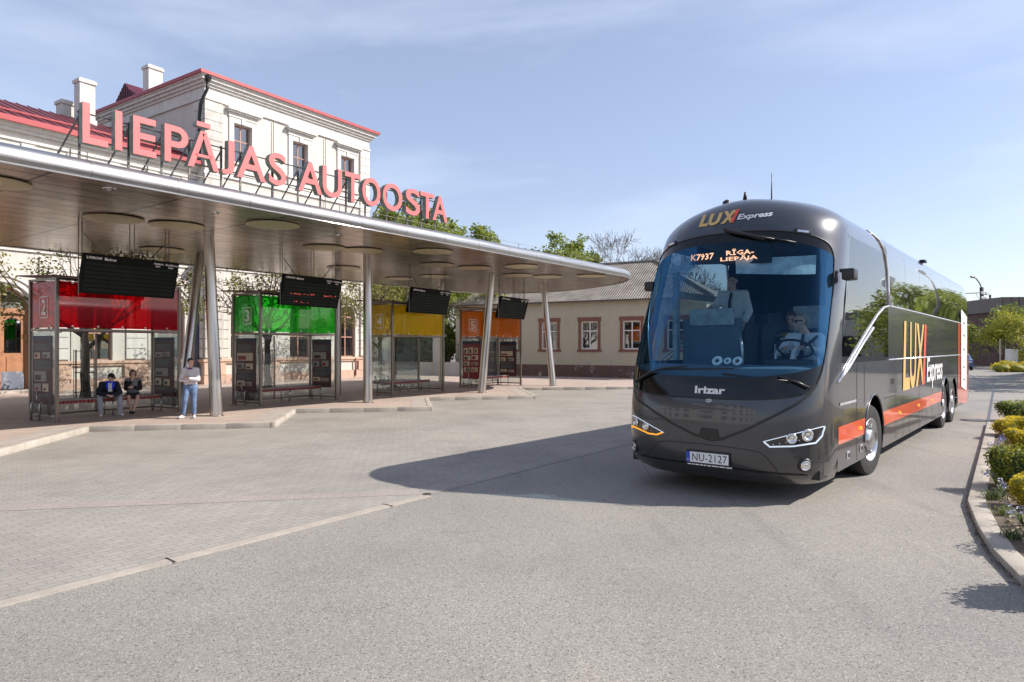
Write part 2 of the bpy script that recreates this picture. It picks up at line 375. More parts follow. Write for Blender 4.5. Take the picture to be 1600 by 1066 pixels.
def corrugated():
    m, nt, b = newmat('corrugated_roof'); L = nt.links
    tc = N(nt, 'ShaderNodeTexCoord'); w = N(nt, 'ShaderNodeTexWave', Scale=2.0); w.bands_direction = 'X'
    L.new(tc.outputs['Object'], w.inputs['Vector'])
    n1 = N(nt, 'ShaderNodeTexNoise', Scale=1.5, Detail=8.0); L.new(tc.outputs['Object'], n1.inputs['Vector'])
    r = ramp(nt, [(.3, (.20,.175,.15)), (.7, (.36,.32,.275))]); L.new(n1.outputs['Fac'], r.inputs['Fac'])
    a = N(nt, 'ShaderNodeMix', data_type='RGBA', blend_type='MULTIPLY'); a.inputs[0].default_value = .4
    r2 = ramp(nt, [(.0, (.45,.45,.45)), (.5, (1,1,1))]); L.new(w.outputs['Fac'], r2.inputs['Fac'])
    L.new(r.outputs[0], a.inputs[6]); L.new(r2.outputs[0], a.inputs[7])
    L.new(a.outputs[2], b.inputs['Base Color']); b.inputs['Roughness'].default_value = .9
    bp = N(nt, 'ShaderNodeBump', Strength=1.0, Distance=.06); L.new(w.outputs['Fac'], bp.inputs['Height']); L.new(bp.outputs[0], b.inputs['Normal'])
    return m
M['corr'] = corrugated()
M['bark'] = simple('bark', (.10,.08,.065), .9, var=.4, scale=8, bump=.6)
M['barkgrey'] = simple('grey_bark', (.17,.145,.13), .9, var=.3, scale=8)
M['leafgreen'] = leafmat('spring_leaves', (.13,.18,.03), (.36,.40,.08), .45)
M['leafolive'] = leafmat('olive_leaves', (.13,.13,.03), (.32,.30,.08))
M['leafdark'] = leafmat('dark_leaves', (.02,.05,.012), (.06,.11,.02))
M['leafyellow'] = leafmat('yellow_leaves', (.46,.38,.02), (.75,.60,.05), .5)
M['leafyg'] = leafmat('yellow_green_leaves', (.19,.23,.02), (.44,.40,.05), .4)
M['soil'] = simple('soil', (.12,.09,.065), .95, var=.5, scale=14, bump=1.0, bscale=30)
M['black'] = simple('black_plastic', (.012,.012,.013), .4)
M['rubber'] = simple('tyre_rubber', (.02,.02,.02), .75, var=.3, bump=.3)
M['chrome'] = brushed('chrome', (.8,.8,.8), .1, (3,3,3))
M['rimsteel'] = simple('wheel_steel', (.55,.55,.56), .25, .9, var=.15)
# ---------------------------------------------------------------- camera, light, sky
cam = bpy.data.cameras.new('camera'); camo = bpy.data.objects.new('camera', cam); COL.objects.link(camo)
camo.location = (0,0,H); camo.rotation_euler = (R(90),0,0); cam.sensor_width = 36; cam.lens = 36*F/1600
cam.shift_y = (533-HZ)/1600*-1*-1; cam.clip_end = 2000; cam.clip_start = .05
cam.shift_y = -(533-HZ)/1600 * 1.0
scene.camera = camo
SUN_EL = R(38.6); SUNV = Vector((math.cos(SUN_EL)*.9995, -math.cos(SUN_EL)*.03, math.sin(SUN_EL)))
sl = bpy.data.lights.new('sun', 'SUN'); sl.energy = 4.9; sl.angle = R(.5); sl.color = (1.0,.935,.85)
so = bpy.data.objects.new('sun', sl); COL.objects.link(so); so.rotation_euler = SUNV.to_track_quat('Z','Y').to_euler(); so.location = (30,-5,40)
w = bpy.data.worlds.new('World'); scene.world = w; w.use_nodes = True; nt = w.node_tree; L = nt.links
bg = nt.nodes['Background']; sky = nt.nodes.new('ShaderNodeTexSky'); sky.sky_type = 'NISHITA'; sky.sun_disc = False
sky.sun_elevation = SUN_EL; sky.sun_rotation = R(90+1.7); sky.air_density = 1.0; sky.dust_density = .8; sky.ozone_density = 3.0; sky.altitude = 10
tc = nt.nodes.new('ShaderNodeTexCoord')
mp = nt.nodes.new('ShaderNodeMapping'); mp.inputs['Scale'].default_value = (1.0,1.6,4.2); mp.inputs['Location'].default_value = (1.3,.4,.2); mp.inputs['Rotation'].default_value = (0,R(12),0)
L.new(tc.outputs['Generated'], mp.inputs['Vector'])
n1 = nt.nodes.new('ShaderNodeTexNoise'); n1.inputs['Scale'].default_value = 1.5; n1.inputs['Detail'].default_value = 9; n1.inputs['Roughness'].default_value = .55; n1.inputs['Distortion'].default_value = .4
L.new(mp.outputs[0], n1.inputs['Vector'])
r1 = ramp(nt, [(.47, (.20,.20,.20)), (.72, (.46,.46,.46))]); L.new(n1.outputs['Fac'], r1.inputs['Fac'])
mx = nt.nodes.new('ShaderNodeMix'); mx.data_type = 'RGBA'; mx.blend_type = 'MIX'
tn = nt.nodes.new('ShaderNodeMix'); tn.data_type = 'RGBA'; tn.blend_type = 'MULTIPLY'; tn.inputs[0].default_value = 1; tn.inputs[7].default_value = (1.09,.99,1.0,1); L.new(sky.outputs[0], tn.inputs[6])
L.new(r1.outputs[0], mx.inputs[0]); L.new(tn.outputs[2], mx.inputs[6]); mx.inputs[7].default_value = (6.4,6.9,8.0,1)
L.new(mx.outputs[2], bg.inputs['Color']); bg.inputs['Strength'].default_value = .118
scene.view_settings.view_transform = 'Standard'; scene.view_settings.look = 'None'; scene.view_settings.gamma = 1; scene.view_settings.exposure = .5
scene.cycles.use_denoising = True; scene.cycles.max_bounces = 8; scene.cycles.transparent_max_bounces = 16

# ---------------------------------------------------------------- ground
def sheet(name, poly, z, m):
    mb = MB(); mb.add([(x,y,z) for x,y in poly], [list(range(len(poly)))])
    return tag(mb.build(name, m, clean=False), kind='structure')
sheet('ground', [(-900,-300),(900,-300),(900,1200),(-900,1200)], -.004, M['asphalt'])
bx, by = .589, .808
def onB(Nn, s): return (bx*s + by*Nn, by*s - bx*Nn)          # line parallel to the canopy edge
a = onB(-6.21,-14); b = onB(-6.21, 26)
sheet('bay_paving', [a, b, (16,34), (-4,34), (-26,10)], .001, M['pavers'])
# pale strip between asphalt and blocks
k0 = onB(-6.13,-14); k1 = onB(-6.13,6.62); k2 = onB(-6.27,6.62); k3 = onB(-6.27,-14)
_k = MB(); _k.prism([k3,k0,k1,k2], -.03, .004); tag(_k.build('kerb_strip', M['kerbstrip'], clean=True), kind='structure')
# pinkish band of blocks
p0 = Vector((-1.25,9.2)); d = Vector((-.982,-.185)); q = Vector((.185,-.982))*.16
sheet('paving_band', [tuple(p0+q), tuple(p0-q), tuple(p0+d*9-q), tuple(p0+d*9+q)][::-1], .004, M['band'])
mb = MB()
for t in (3.2, 5.9, 8.55):                                   # expansion joints of the strip
    c = Vector(onB(-6.2, t)); dd = Vector((-.75,.66))*.11
    mb.add([(c.x-dd.x,c.y-dd.y,.008),(c.x-dd.x+.012,c.y-dd.y+.012,.008),(c.x+dd.x+.012,c.y+dd.y+.012,.008),(c.x+dd.x,c.y+dd.y,.008)], [(0,1,2,3)])
tag(mb.build('kerb_strip_joint', M['darksteel']), kind='structure')
# drain plug and manholes
def cover(p, r, label):
    mb = MB(); mb.lathe([(0,.012),(r*.8,.012),(r*.82,.009),(r,.014),(r,.0)], 24)
    o = mb.build('manhole_cover', M['darksteel']); o.location = (p.x,p.y,.0)
    tag(o, label, 'manhole cover')
cover(gp(667,773), .055, 'tiny dark round drain cap at the end of the pale kerb strip')
cover(gp(1521,657), .3, 'dark round manhole cover in the road behind the bus rear wheels')
mb = MB()
for px, py, s in ((742,801,.05),(627,771,.04),(552,815,.04),(745,772,.06)):
    p = gp(px,py)
# sidewalk slab with saw-tooth kerb
TH = [(-16.5,6.7),(-15.86,7.48),(-12.5,7.58),(-13.1,11.25),(-9.14,12.05),(-9.78,15.76),(-5.78,16.58),(-6.42,20.2),(-2.46,21.0),(-3.07,24.95),(.92,25.9),(.38,31.0),(5.4,31.7),(14,33.2)]
TH = TH[2:]
slab = TH + [(18,34),(18,75),(-60,75),(-60,-8),(-19,1.5)]
mb = MB(); mb.prism([p for p in slab], -.05, .12)
tag(mb.build('sidewalk', M['walk'], clean=True), kind='structure')
mb = MB(); rnd = random.Random(3)
for i in range(len(TH)-1):
    a = Vector(TH[i]); b = Vector(TH[i+1]); L_ = (b-a).length; t = (b-a)/L_; nn = Vector((t.y,-t.x))
    if i == 0: a = a - t*1.0
    k = 0.0
    while k < L_-.01:
        e = min(k+1.0, L_)
        c = a + t*((k+e)/2) - nn*.055
        rot = Euler((0,0,math.atan2(t.y,t.x)))
        jz = rnd.uniform(-.002,.002)
        mb.box((c.x+nn.x*.0, c.y+nn.y*.0, .055+jz), (e-k-.006, .15, .15), rot, .008)
        k = e
tag(mb.build('kerb', M['kerb'], auto=40), kind='structure')
mb = MB()                                                    # grey block path along each tooth's slanted side
for i in (3,5,7,9):
    a = Vector(TH[i-1]); b = Vector(TH[i]); t = (b-a).normalized(); nn = Vector((t.y,-t.x))
    if i == 3: pass
    off0 = -.16; off1 = -.62
    P = [a+nn*off0, b+nn*off0+t*.0, b+nn*off1, a+nn*off1]
    mb.add([(p.x,p.y,.124) for p in P], [(0,1,2,3)])
tag(mb.build('grey_block_path', M['walkgrey']), kind='structure')

# right-hand planting bed
KB = [gp(1553,606), gp(1543,664), gp(1535,700), gp(1524,745), gp(1513,790), gp(1530,832), gp(1552,868), gp(1600,918), gp(1680,985)]
KB = [Vector((p.x,p.y)) for p in KB]
bedp = KB[1:] + [Vector((9,2)), Vector((60,2)), Vector((60,17.3)), Vector((16,17.3))]
mb = MB(); mb.prism([(p.x+.05,p.y) for p in bedp], -.05, .06)
tag(mb.build('planting_bed', M['soil'], clean=True), kind='structure')
mb = MB()
pts = []
for i in range(1, len(KB)-1):
    a, b = KB[i], KB[i+1]; L_ = (b-a).length; t = (b-a)/L_; nn = Vector((-t.y,t.x)); n_ = max(1,round(L_/.8)); 
    for k in range(n_):
        c = a + t*L_*((k+.5)/n_) + nn*.085
        mb.box((c.x,c.y,.0), (L_/n_-.008,.19,.15), Euler((0,0,math.atan2(t.y,t.x))), .02)
tag(mb.build('bed_kerb', M['kerbstrip'], auto=40), kind='structure')
# flush dark joint from the bed's corner to the far kerb
mb = MB()
J = [KB[1], KB[0], Vector(gp(1515,586).xy), Vector(gp(1400,570).xy)]
for a, b in zip(J, J[1:]):
    t = (b-a).normalized(); nn = Vector((-t.y,t.x))*.035
    mb.add([(a.x-nn.x,a.y-nn.y,.003),(a.x+nn.x,a.y+nn.y,.003),(b.x+nn.x,b.y+nn.y,.003),(b.x-nn.x,b.y-nn.y,.003)], [(0,1,2,3)])
tag(mb.build('road_joint', M['darksteel']), kind='structure')
mb = MB()                                                    # leaf litter and grit gathered in the gutter
rl = random.Random(11)
for k in range(500):
    i = rl.choice([3,4,4,5,5,6]); a, b = KB[i], KB[i+1]; t = (b-a).normalized(); nn = Vector((-t.y,t.x))
    p = a + (b-a)*rl.random() - nn*abs(rl.gauss(0,.035)); s = rl.uniform(.006,.02); an = rl.random()*6.28
    vs = [(p.x+s*math.cos(an+q), p.y+s*math.sin(an+q)*.6, .004+rl.random()*.008) for q in (0,1.57,3.14,4.71)]
    mb.add(vs, [(0,1,2,3)])
tag(mb.build('gutter_litter', M['soil']), 'brown leaf litter gathered along the kerb of the planting bed', 'leaf litter', kind='stuff')
# ---------------------------------------------------------------- canopy (local X along its edge, local Y towards the building)
CZ = 4.95
can = empty('canopy', (0,0,0), RB, 'long brushed steel platform canopy with a rounded tip and a shiny rolled edge', 'canopy')
OUT = [(-22,13.05),(26.0,13.05),(26.9,13.25),(27.8,13.75),(28.7,14.6),(29.6,15.8),(30.4,17.3),(30.9,18.8),(31.1,20.3),(30.9,21.7),(30.2,22.9),(29.2,23.7),(27.8,24.05),(-22,24.05)]
def smooth_path(P, it=2):
    for _ in range(it):
        Q = [P[0]]
        for a, b in zip(P, P[1:]):
            if math.dist(a,b) > 6: Q += [a, b] if a != Q[-1] else [b]; continue
            Q += [(a[0]*.75+b[0]*.25, a[1]*.75+b[1]*.25), (a[0]*.25+b[0]*.75, a[1]*.25+b[1]*.75)]
        Q.append(P[-1]); P = Q
    R_ = [P[0]]
    for p in P[1:]:
        if math.dist(p, R_[-1]) > .02: R_.append(p)
    return R_
SP = smooth_path(OUT)
def inset(P, d):
    o = []
    for i, p in enumerate(P):
        a = Vector(P[max(i-1,0)]); b = Vector(P[min(i+1,len(P)-1)]); t = (b-a).normalized(); n = Vector((-t.y,t.x))
        o.append((p[0]+n.x*d, p[1]+n.y*d))
    return o
mb = MB(); mb.add([(x,y,CZ) for x,y in inset(SP,.10)], [list(range(len(SP)))[::-1]]); mb.build('ceiling', M['ceil'], can)
mb = MB()                                                    # rolled edge: swept half-round profile
rows = []
prof = [(.12,CZ-.012),(.02,CZ-.012),(.02,CZ+.0),(.0,CZ+.03),(-.02,CZ+.09),(-.015,CZ+.17),(.03,CZ+.25),(.11,CZ+.31),(.22,CZ+.345),(.42,CZ+.37)]
for i, p in enumerate(SP):
    a = Vector(SP[max(i-1,0)]); b = Vector(SP[min(i+1,len(SP)-1)]); t = (b-a).normalized(); n = Vector((-t.y,t.x))
    rows.append([(p[0]+n.x*q, p[1]+n.y*q, z) for q, z in prof])
mb.grid(rows); mb.mi = 1
for s in [x*1.55-21 for x in range(31)]:
    if s > 26: break
    ring = [(s, 13.05+q, z) for q, z in prof]; ring2 = [(s+.008, y, z) for _, y, z in ring]
    def outw(P, e=.003): return [(x, y-e if k < 8 else y, z+(e if k > 5 else 0)) for k,(x,y,z) in enumerate(P)]
    mb.grid([outw(ring), outw(ring2)])
mb.build('rolled_edge', [M['tube'], M['darksteel']], can, auto=35)
mb = MB(); mb.path([(x,y,CZ-.02) for x,y in inset(SP,.035)], .013, 6); mb.build('drip_trim', M['chrome'], can, smooth=True)
mb = MB(); P2 = inset(SP,.38); mb.add([(x,y,CZ+.368) for x,y in P2], [list(range(len(P2)))]); mb.build('roof', M['roofmetal'], can)
mb = MB()                                                    # thin wire along the roof edge on small posts
def cl(s, dy, z): return (s, 13.05+dy, z)
for s in [x*1.9-6 for x in range(17)]:
    if s < 25: mb.tube(cl(s,.3,CZ+.35), cl(s,.3,CZ+.50), .008, n=5)
mb.path([cl(-8,.3,CZ+.49), cl(25,.3,CZ+.49)], .005, 5); mb.build('lightning_wire', M['darksteel'], can)
cinv = Matrix.Rotation(-RB, 4, 'Z')
def column(b, t, r0, r1, label):
    o = empty('canopy_column', b, 0, label, 'column', 'steel columns under the canopy')
    L_ = Vector(t)-Vector(b)
    mb = MB(); mb.tube((0,0,0), L_, r0, r1, 24); mb.build('shaft', M['steel'], o, auto=40)
    mb = MB(); mb.lathe([(r0+.035,0),(r0+.035,.012),(r0,.02)], 24); mb.build('base_ring', M['darksteel'], o)
column((-7.9,18.25,.12), (-8.15,18.35,CZ), .165, .135, 'thick leaning steel column at the kerb between the red and green shelters')
column((-4.79,22.7,.12), (-4.85,22.9,CZ), .16, .14, 'upright steel column at the kerb between the green and yellow shelters')
column((-1.22,27.5,.12), (-.82,27.7,CZ), .16, .14, 'steel column at the kerb leaning right in front of the orange shelter')
column((1.95,32.5,.12), (1.5,32.7,CZ), .16, .13, 'last steel column, leaning left, nearest the tip of the canopy')
column((-9.98,20.6,.12), (-9.85,21.6,CZ), .15, .13, 'steel column behind the standing man with crossed arms')
column((-6.75,26.4,.12), (-6.75,26.5,CZ), .14, .13, 'rear steel column mostly hidden behind the green shelter')
column((-3.3,32.0,.12), (-3.3,32.0,CZ), .14, .14, 'rear steel column seen through the right end of the yellow shelter')
column((-13.3,15.2,.12), (-13.2,15.6,CZ), .15, .13, 'rear steel column left of the red shelter, outside the photo')

# ceiling discs
discs = [(-9.4,12.3,.62),(-9.2,15.8,.66),(-8.2,16.7,.62),(-5.8,16.6,.60),(-10.7,20.9,.66),(-5.6,20.4,.64),(-4.6,21.0,.62),(-6.3,25.6,.66),(-2.45,21.2,.6),(-2.7,24.6,.62),(-1.4,25.6,.62),(.35,25.1,.62),(.25,28.2,.62),(1.5,28.8,.6),(3.3,28.5,.6),(-4.9,29.6,.66),(-3.2,28.6,.6)]
proto = None
dl = ['gold disc at the left edge of the photo under the canopy', 'gold disc above the left end of the departure board before the red shelter', 'gold disc above the middle of the departure board before the red shelter', 'gold disc nearest the canopy edge above the green shelter',
 'gold disc partly behind the departure board rods by the red shelter', 'gold disc above the board of the green shelter', 'gold disc at the head of the second kerb column', 'dull disc behind the board of the green shelter', 'gold disc over the yellow shelter board near the canopy edge',
 'gold disc behind the one over the yellow shelter board', 'gold disc just left of the third kerb column', 'gold disc right of the third kerb column near the edge', 'gold disc between third and last kerb columns, further back', 'gold disc at the head of the last kerb column', 'gold disc nearest the tip of the canopy', 'faint disc deep under the canopy behind the yellow shelter', 'faint disc deep under the canopy behind the orange shelter']
for i, (x, y, r) in enumerate(discs):
    if proto is None:
        proto = empty('ceiling_disc', (x,y,CZ-.03), 0, dl[i], 'ceiling disc', 'round gold discs under the canopy ceiling')
        mb = MB(); mb.lathe([(.001,-.020),(.3,-.0195),(.6,-.017),(.85,-.010),(.97,-.003),(1,.0),(.985,.006),(.5,.008),(.001,.008)], 48); mb.v = [(a*.63,b*.63,c) for a,b,c in mb.v]
        mb.build('disc', M['gold'], proto, auto=50)
        mb = MB(); mb.tube((0,0,.008),(0,0,.035),.05,n=10); mb.build('hanger', M['darksteel'], proto)
    else: copy_tree(proto, (x,y,CZ-.03), label=dl[i])
for k, (x, y) in enumerate([gp(152,352).xy, gp(347,353).xy]):
    D = (CZ-H)*F/(HZ-(291 if k == 0 else 353)); 
spots = [(-7.6,12.9),(-6.6,15.2),(-4.6,18.2)]
for i, (x, y) in enumerate(spots):
    mb = MB(); mb.lathe([(0,-.004),(.09,-.004),(.1,-.012),(.115,-.012),(.12,0)], 24); o = mb.build('ceiling_spotlight', M['chrome'], auto=40); o.location = (x,y,CZ-.003)
    tag(o, ['small round recessed downlight nearest the left edge of the ceiling','small round recessed downlight above the first gap of the ceiling','small round recessed downlight above the green shelter side'][i], 'ceiling light', 'recessed downlights in the canopy')

# ---------------------------------------------------------------- sign
sg = empty('station_sign', (0,0,0), RB, 'pink letters LIEPĀJAS AUTOOSTA standing on the canopy edge on steel struts', 'sign')
spans = [('L',123,165),('I',174,187),('E',202,240),('P',251,290),('Ā',287,338),('J',340,362),('A',364,411),('S',414,443),('A',460,499),('U',498,530),('T',533,559),('O',560,590),('O',592,624),('S',628,652),('T',651,674),('A',670,695)]
def bpx(px, off=13.35):
    r = (px-800)/F                       # x = .589B - .808off ; y = .808B + .589off
    return (r*.589*off + .808*off)/(.589 - .808*r)
LZ0, LZ1 = 5.58, 6.30
for ch, a, b in spans:
    vs, fs = text_mesh(ch, 1.0, bold=.012, extrude=0.05, res=6)
    B0, B1 = bpx(a+2), bpx(b)
    top = LZ1
    if ch == 'Ā': top = LZ1 + (LZ1-LZ0)*.31
    f2 = fit(vs, B0, B1, LZ0, top)
    f2 = [(x, 13.32 - z*1.5, y) for x, y, z in f2]
    mb = MB(); mb.add(f2, fs)
    # faces: front (towards -Y) pink, sides grey
    for i, fc in enumerate(mb.f):
        P = [Vector(mb.v[k]) for k in fc[:3]]
        nrm = (P[1]-P[0]).cross(P[2]-P[0])
        ys = [mb.v[k][1] for k in fc]
        mb.m[i] = 0 if (max(ys)-min(ys) < 1e-4 and ys[0] < 13.3) else 1
    mb.build('letter', [M['letter'], M['letterside']], sg)
mb = MB()
x0, x1 = bpx(124), bpx(693)
for z in (LZ0+.12, LZ1-.14): mb.tube((x0,13.44,z),(x1,13.44,z),.014,n=6)
mb.build('rail', M['darksteel'], sg)
for px in (128,205,257,300,350,380,430,470,505,545,575,608,640,662,684):
    s = bpx(px); mb = MB()
    mb.box((s,13.46,(CZ+.3+LZ1-.1)/2),(.035,.035,LZ1-.1-CZ-.3)); mb.tube((s,13.46,LZ1-.2),(s-.28,13.8,CZ+.33),.017,n=6)
    mb.build('strut', M['darksteel'], sg)

# ---------------------------------------------------------------- shelters
def tinted(name, col, body):
    m, nt, b = newmat(name); L = nt.links; out = nt.nodes['Material Output']
    tr = N(nt, 'ShaderNodeBsdfTransparent', Color=(*col,1)); gl = N(nt, 'ShaderNodeBsdfGlossy', Roughness=.03)
    b.inputs['Base Color'].default_value = (*body,1); b.inputs['Roughness'].default_value = .2
    tl = N(nt, 'ShaderNodeBsdfTranslucent', Color=(*body,1))
    m0 = N(nt, 'ShaderNodeMixShader'); m0.inputs[0].default_value = .5; L.new(b.outputs[0], m0.inputs[1]); L.new(tl.outputs[0], m0.inputs[2])
    m1 = N(nt, 'ShaderNodeMixShader'); m1.inputs[0].default_value = .62; L.new(m0.outputs[0], m1.inputs[1]); L.new(tr.outputs[0], m1.inputs[2])
    lw = N(nt, 'ShaderNodeLayerWeight', Blend=.2); mr = N(nt, 'ShaderNodeMapRange'); mr.inputs['To Min'].default_value = .04; mr.inputs['To Max'].default_value = .7
    L.new(lw.outputs['Fresnel'], mr.inputs['Value']); m2 = N(nt, 'ShaderNodeMixShader'); L.new(mr.outputs[0], m2.inputs[0])
    L.new(m1.outputs[0], m2.inputs[1]); L.new(gl.outputs[0], m2.inputs[2]); L.new(m2.outputs[0], out.inputs['Surface'])
    return m
M['pane'] = glassy('clear_pane', (.90,.94,.93), .05)
M['benchred'] = simple('bench_slat_red', (.30,.05,.045), .5, var=.2)
M['signwhite'] = simple('decal_white', (.9,.9,.88), .6)
M['decaldark'] = simple('decal_dark', (.05,.03,.03), .6)
SHC = [('red',(.75,.02,.05),(.62,.006,.03)),('green',(.16,.95,.16),(.04,.68,.06)),('yellow',(1.0,.84,.12),(1.0,.72,.04)),('orange',(1.0,.48,.05),(.85,.32,.01))]
def pmat(name, c): return simple(name, c, .45, var=.15, scale=8)
PM = [pmat('poster_dark',(.07,.018,.018)), pmat('poster_maroon',(.24,.018,.03)), pmat('poster_cream',(.55,.47,.33)), pmat('poster_photo',(.28,.27,.24)), pmat('poster_text',(.05,.05,.053)), pmat('poster_head',(.02,.025,.05)), pmat('poster_line',(.3,.3,.3))]
def poster(parent, base, ex, w_, h_, seed, maroon):
    """information poster: sheet on a pane; base = lower corner, ex = direction along it"""
    rd = random.Random(seed); ez = Vector((0,0,1)); nrm = ex.cross(ez).normalized()
    mb = MB()
    def q(x0, z0, x1, z1, off, mi):
        mb.mi = mi
        for sgn in (1,-1):
            P = [base+ex*x+ez*z+nrm*off*sgn for x,z in ((x0,z0),(x1,z0),(x1,z1),(x0,z1))]
            if sgn < 0: P = P[::-1]
            mb.add(P, [(0,1,2,3)])
    q(0,0,w_,h_,.006,1 if maroon else 0)
    q(0,h_-.14,w_,h_,.008,5)
    z = h_-.18
    lay = [('t',.20),('i2',.22),('t',.26),('i1',.30),('i2',.26),('t',.12)] if not maroon else [('i2',.24),('i4',.30),('t',.08),('i3',.34),('i2',.3)]
    if seed % 2: lay = lay[2:]+lay[:2]
    for kind, hh in lay:
        if z-hh < .03: break
        if kind == 't':
            q(w_*.06, z-hh+.015, w_*.94, z-.015, .0075, 4)
            for t in range(int(hh/.028)): q(w_*.1, z-.03-t*.026, w_*rd.uniform(.55,.9), z-.026-t*.026, .010, 6)
        else:
            n_ = int(kind[1]); x = .06
            for j in range(n_):
                ww = .88/n_*rd.uniform(.75,1.0); zt = z-.02-rd.uniform(0,.04); zb = z-hh+.02+rd.uniform(0,.03); mi = rd.choice([2,3,3]) if not maroon else rd.choice([2,2,3])
                q(w_*x, zb, w_*(x+ww-.03), zt, .008, mi); q(w_*(x+.04), zb+.03, w_*(x+ww*.55), zb+(zt-zb)*rd.uniform(.4,.8), .009, rd.choice([0,4,1]))
                x += .88/n_
            q(w_*.06, z-hh, w_*rd.uniform(.5,.9), z-hh+.008, .009, 1)
        z -= hh
    mb.build('poster', PM, parent)
TH_S = math.atan2(.856,.517)
def shelter(i, loc, label, posters, num, mats):
    cname, tint, body = SHC[i]
    W_, D_, T_, Z_ = 3.2, 1.3, 2.27, 3.55
    o = empty('bus_shelter', loc, TH_S, label, 'bus shelter', 'coloured bus shelters under the canopy')
    cm = tinted('glass_'+cname, tint, body)
    for x, y in ((0,0),(W_,0),(0,D_),(W_,D_)):
        mb = MB(); mb.box((x,y,Z_/2),(.075,.075,Z_),bev=.008); mb.box((x,y,.006),(.16,.16,.012)); mb.build('post', M['frame'], o)
    for z, nm in ((T_,'transom'),(Z_-.03,'top_rail'),(.1,'bottom_rail')):
        mb = MB()
        segs = [((0,D_),(W_,D_)),((0,0),(0,D_)),((W_,0),(W_,D_))]
        if nm != 'bottom_rail': segs.append(((0,0),(W_,0)))
        for a, b in segs:
            cx, cy = (a[0]+b[0])/2, (a[1]+b[1])/2; lx = abs(b[0]-a[0])-.08 if a[1]==b[1] else .05; ly = abs(b[1]-a[1])-.08 if a[0]==b[0] else .05
            mb.box((cx,cy,z),(lx,ly,.055))
        mb.build(nm, M['frame'], o)
    # coloured band
    for a, b, nm in (((.05,0),(W_-.05,0),'f'),((0,.05),(0,D_-.05),'l'),((W_,.05),(W_,D_-.05),'r')):
        mb = MB(); n_ = 1
        mb.bb((min(a[0],b[0])-(.004 if a[0]==b[0] else 0), min(a[1],b[1])-(.004 if a[1]==b[1] else 0), T_+.05), (max(a[0],b[0])+(.004 if a[0]==b[0] else 0), max(a[1],b[1])+(.004 if a[1]==b[1] else 0), Z_-.09))
        mb.build('coloured_panel', cm, o)
    mb = MB()
    for k in range(5): mb.box((.35+k*.62, -.012, T_+.09),(.035,.02,.035)); mb.box((.35+k*.62, -.012, Z_-.12),(.03,.02,.03))
    for y in (.3,1.0): mb.box((-.012,y,T_+.09),(.02,.03,.03))
    mb.build('clip', M['signwhite'], o)
    # clear panes
    for a, b in (((.05,D_),(W_*.5-.01,D_)),((W_*.5+.01,D_),(W_-.05,D_)),((0,.05),(0,D_-.05)),((W_,.05),(W_,D_-.05))):
        mb = MB(); ex = .004 if a[0]==b[0] else 0; ey = .004 if a[1]==b[1] else 0
        mb.bb((a[0]-ex,a[1]-ey,.16),(b[0]+ex,b[1]+ey,T_-.04)); mb.build('glass_pane', M['pane'], o)
    mb = MB(); mb.box((W_*.5,D_,T_/2),(.04,.04,T_-.1)); mb.build('mullion', M['frame'], o)
    # roof: thin sheet with an upturned rusty lip
    mb = MB(); mb.add([(-.12,-.06,Z_+.02),(W_+.12,-.06,Z_+.02),(W_+.12,D_+.5,Z_+.10),(-.12,D_+.5,Z_+.10),(-.12,-.06,Z_+.05),(W_+.12,-.06,Z_+.05),(W_+.12,D_+.5,Z_+.13),(-.12,D_+.5,Z_+.13)], [(0,3,2,1),(4,5,6,7),(0,1,5,4),(1,2,6,5),(2,3,7,6),(3,0,4,7)])
    mb.build('roof', M['shroof'], o)
    if posters:
        poster(o, Vector((-.0,1.17,.42)), Vector((0,-1,0)), .95, 1.7, 10+i, i == 3)
        poster(o, Vector((W_,1.2,.42)), Vector((0,-1,0)), .95, 1.7, 20+i, False)
    # number in a square frame, on the outside of both end panels
    for side in (-1, 1):
        vs, fs = text_mesh(num, 1.0, bold=.02, res=5); vs = fit(vs, -.11, .11, -.19, .19)
        mb = MB(); x = -.012 if side < 0 else W_+.012
        cy = .62
        mb.add([(x, cy - px_*(-side)*-1*-1, 2.83+pz) if False else (x, cy + (px_ if side > 0 else -px_), 2.83+pz) for px_, pz, _ in vs], fs)
        s, t = .2, .026; e = .27
        for (a, b) in (((-s,-e),(s,-e+t)),((-s,e-t),(s,e)),((-s,-e),(-s+t,e)),((s-t,-e),(s,e))):
            mb.add([(x,cy+a[0],2.83+a[1]),(x,cy+b[0],2.83+a[1]),(x,cy+b[0],2.83+b[1]),(x,cy+a[0],2.83+b[1])], [(0,1,2,3)])
        mb.build('number_decal', M['signwhite'], o)
    return o
M['shroof'] = simple('shelter_roof_rust', (.13,.05,.04), .5, .4, var=.3)
FL = Vector((-11.13,16.7,.12)); ST = Vector((3.3,4.56,0))
LB = ['red topped glass bus shelter number 2 with two seated people', 'green topped glass bus shelter number 3', 'yellow topped clear glass bus shelter number 4 without posters', 'orange topped glass bus shelter number 5 nearest the pale building']
for i in range(4):
    shelter(i, FL+ST*i, LB[i], i != 2, str(i+2), None)
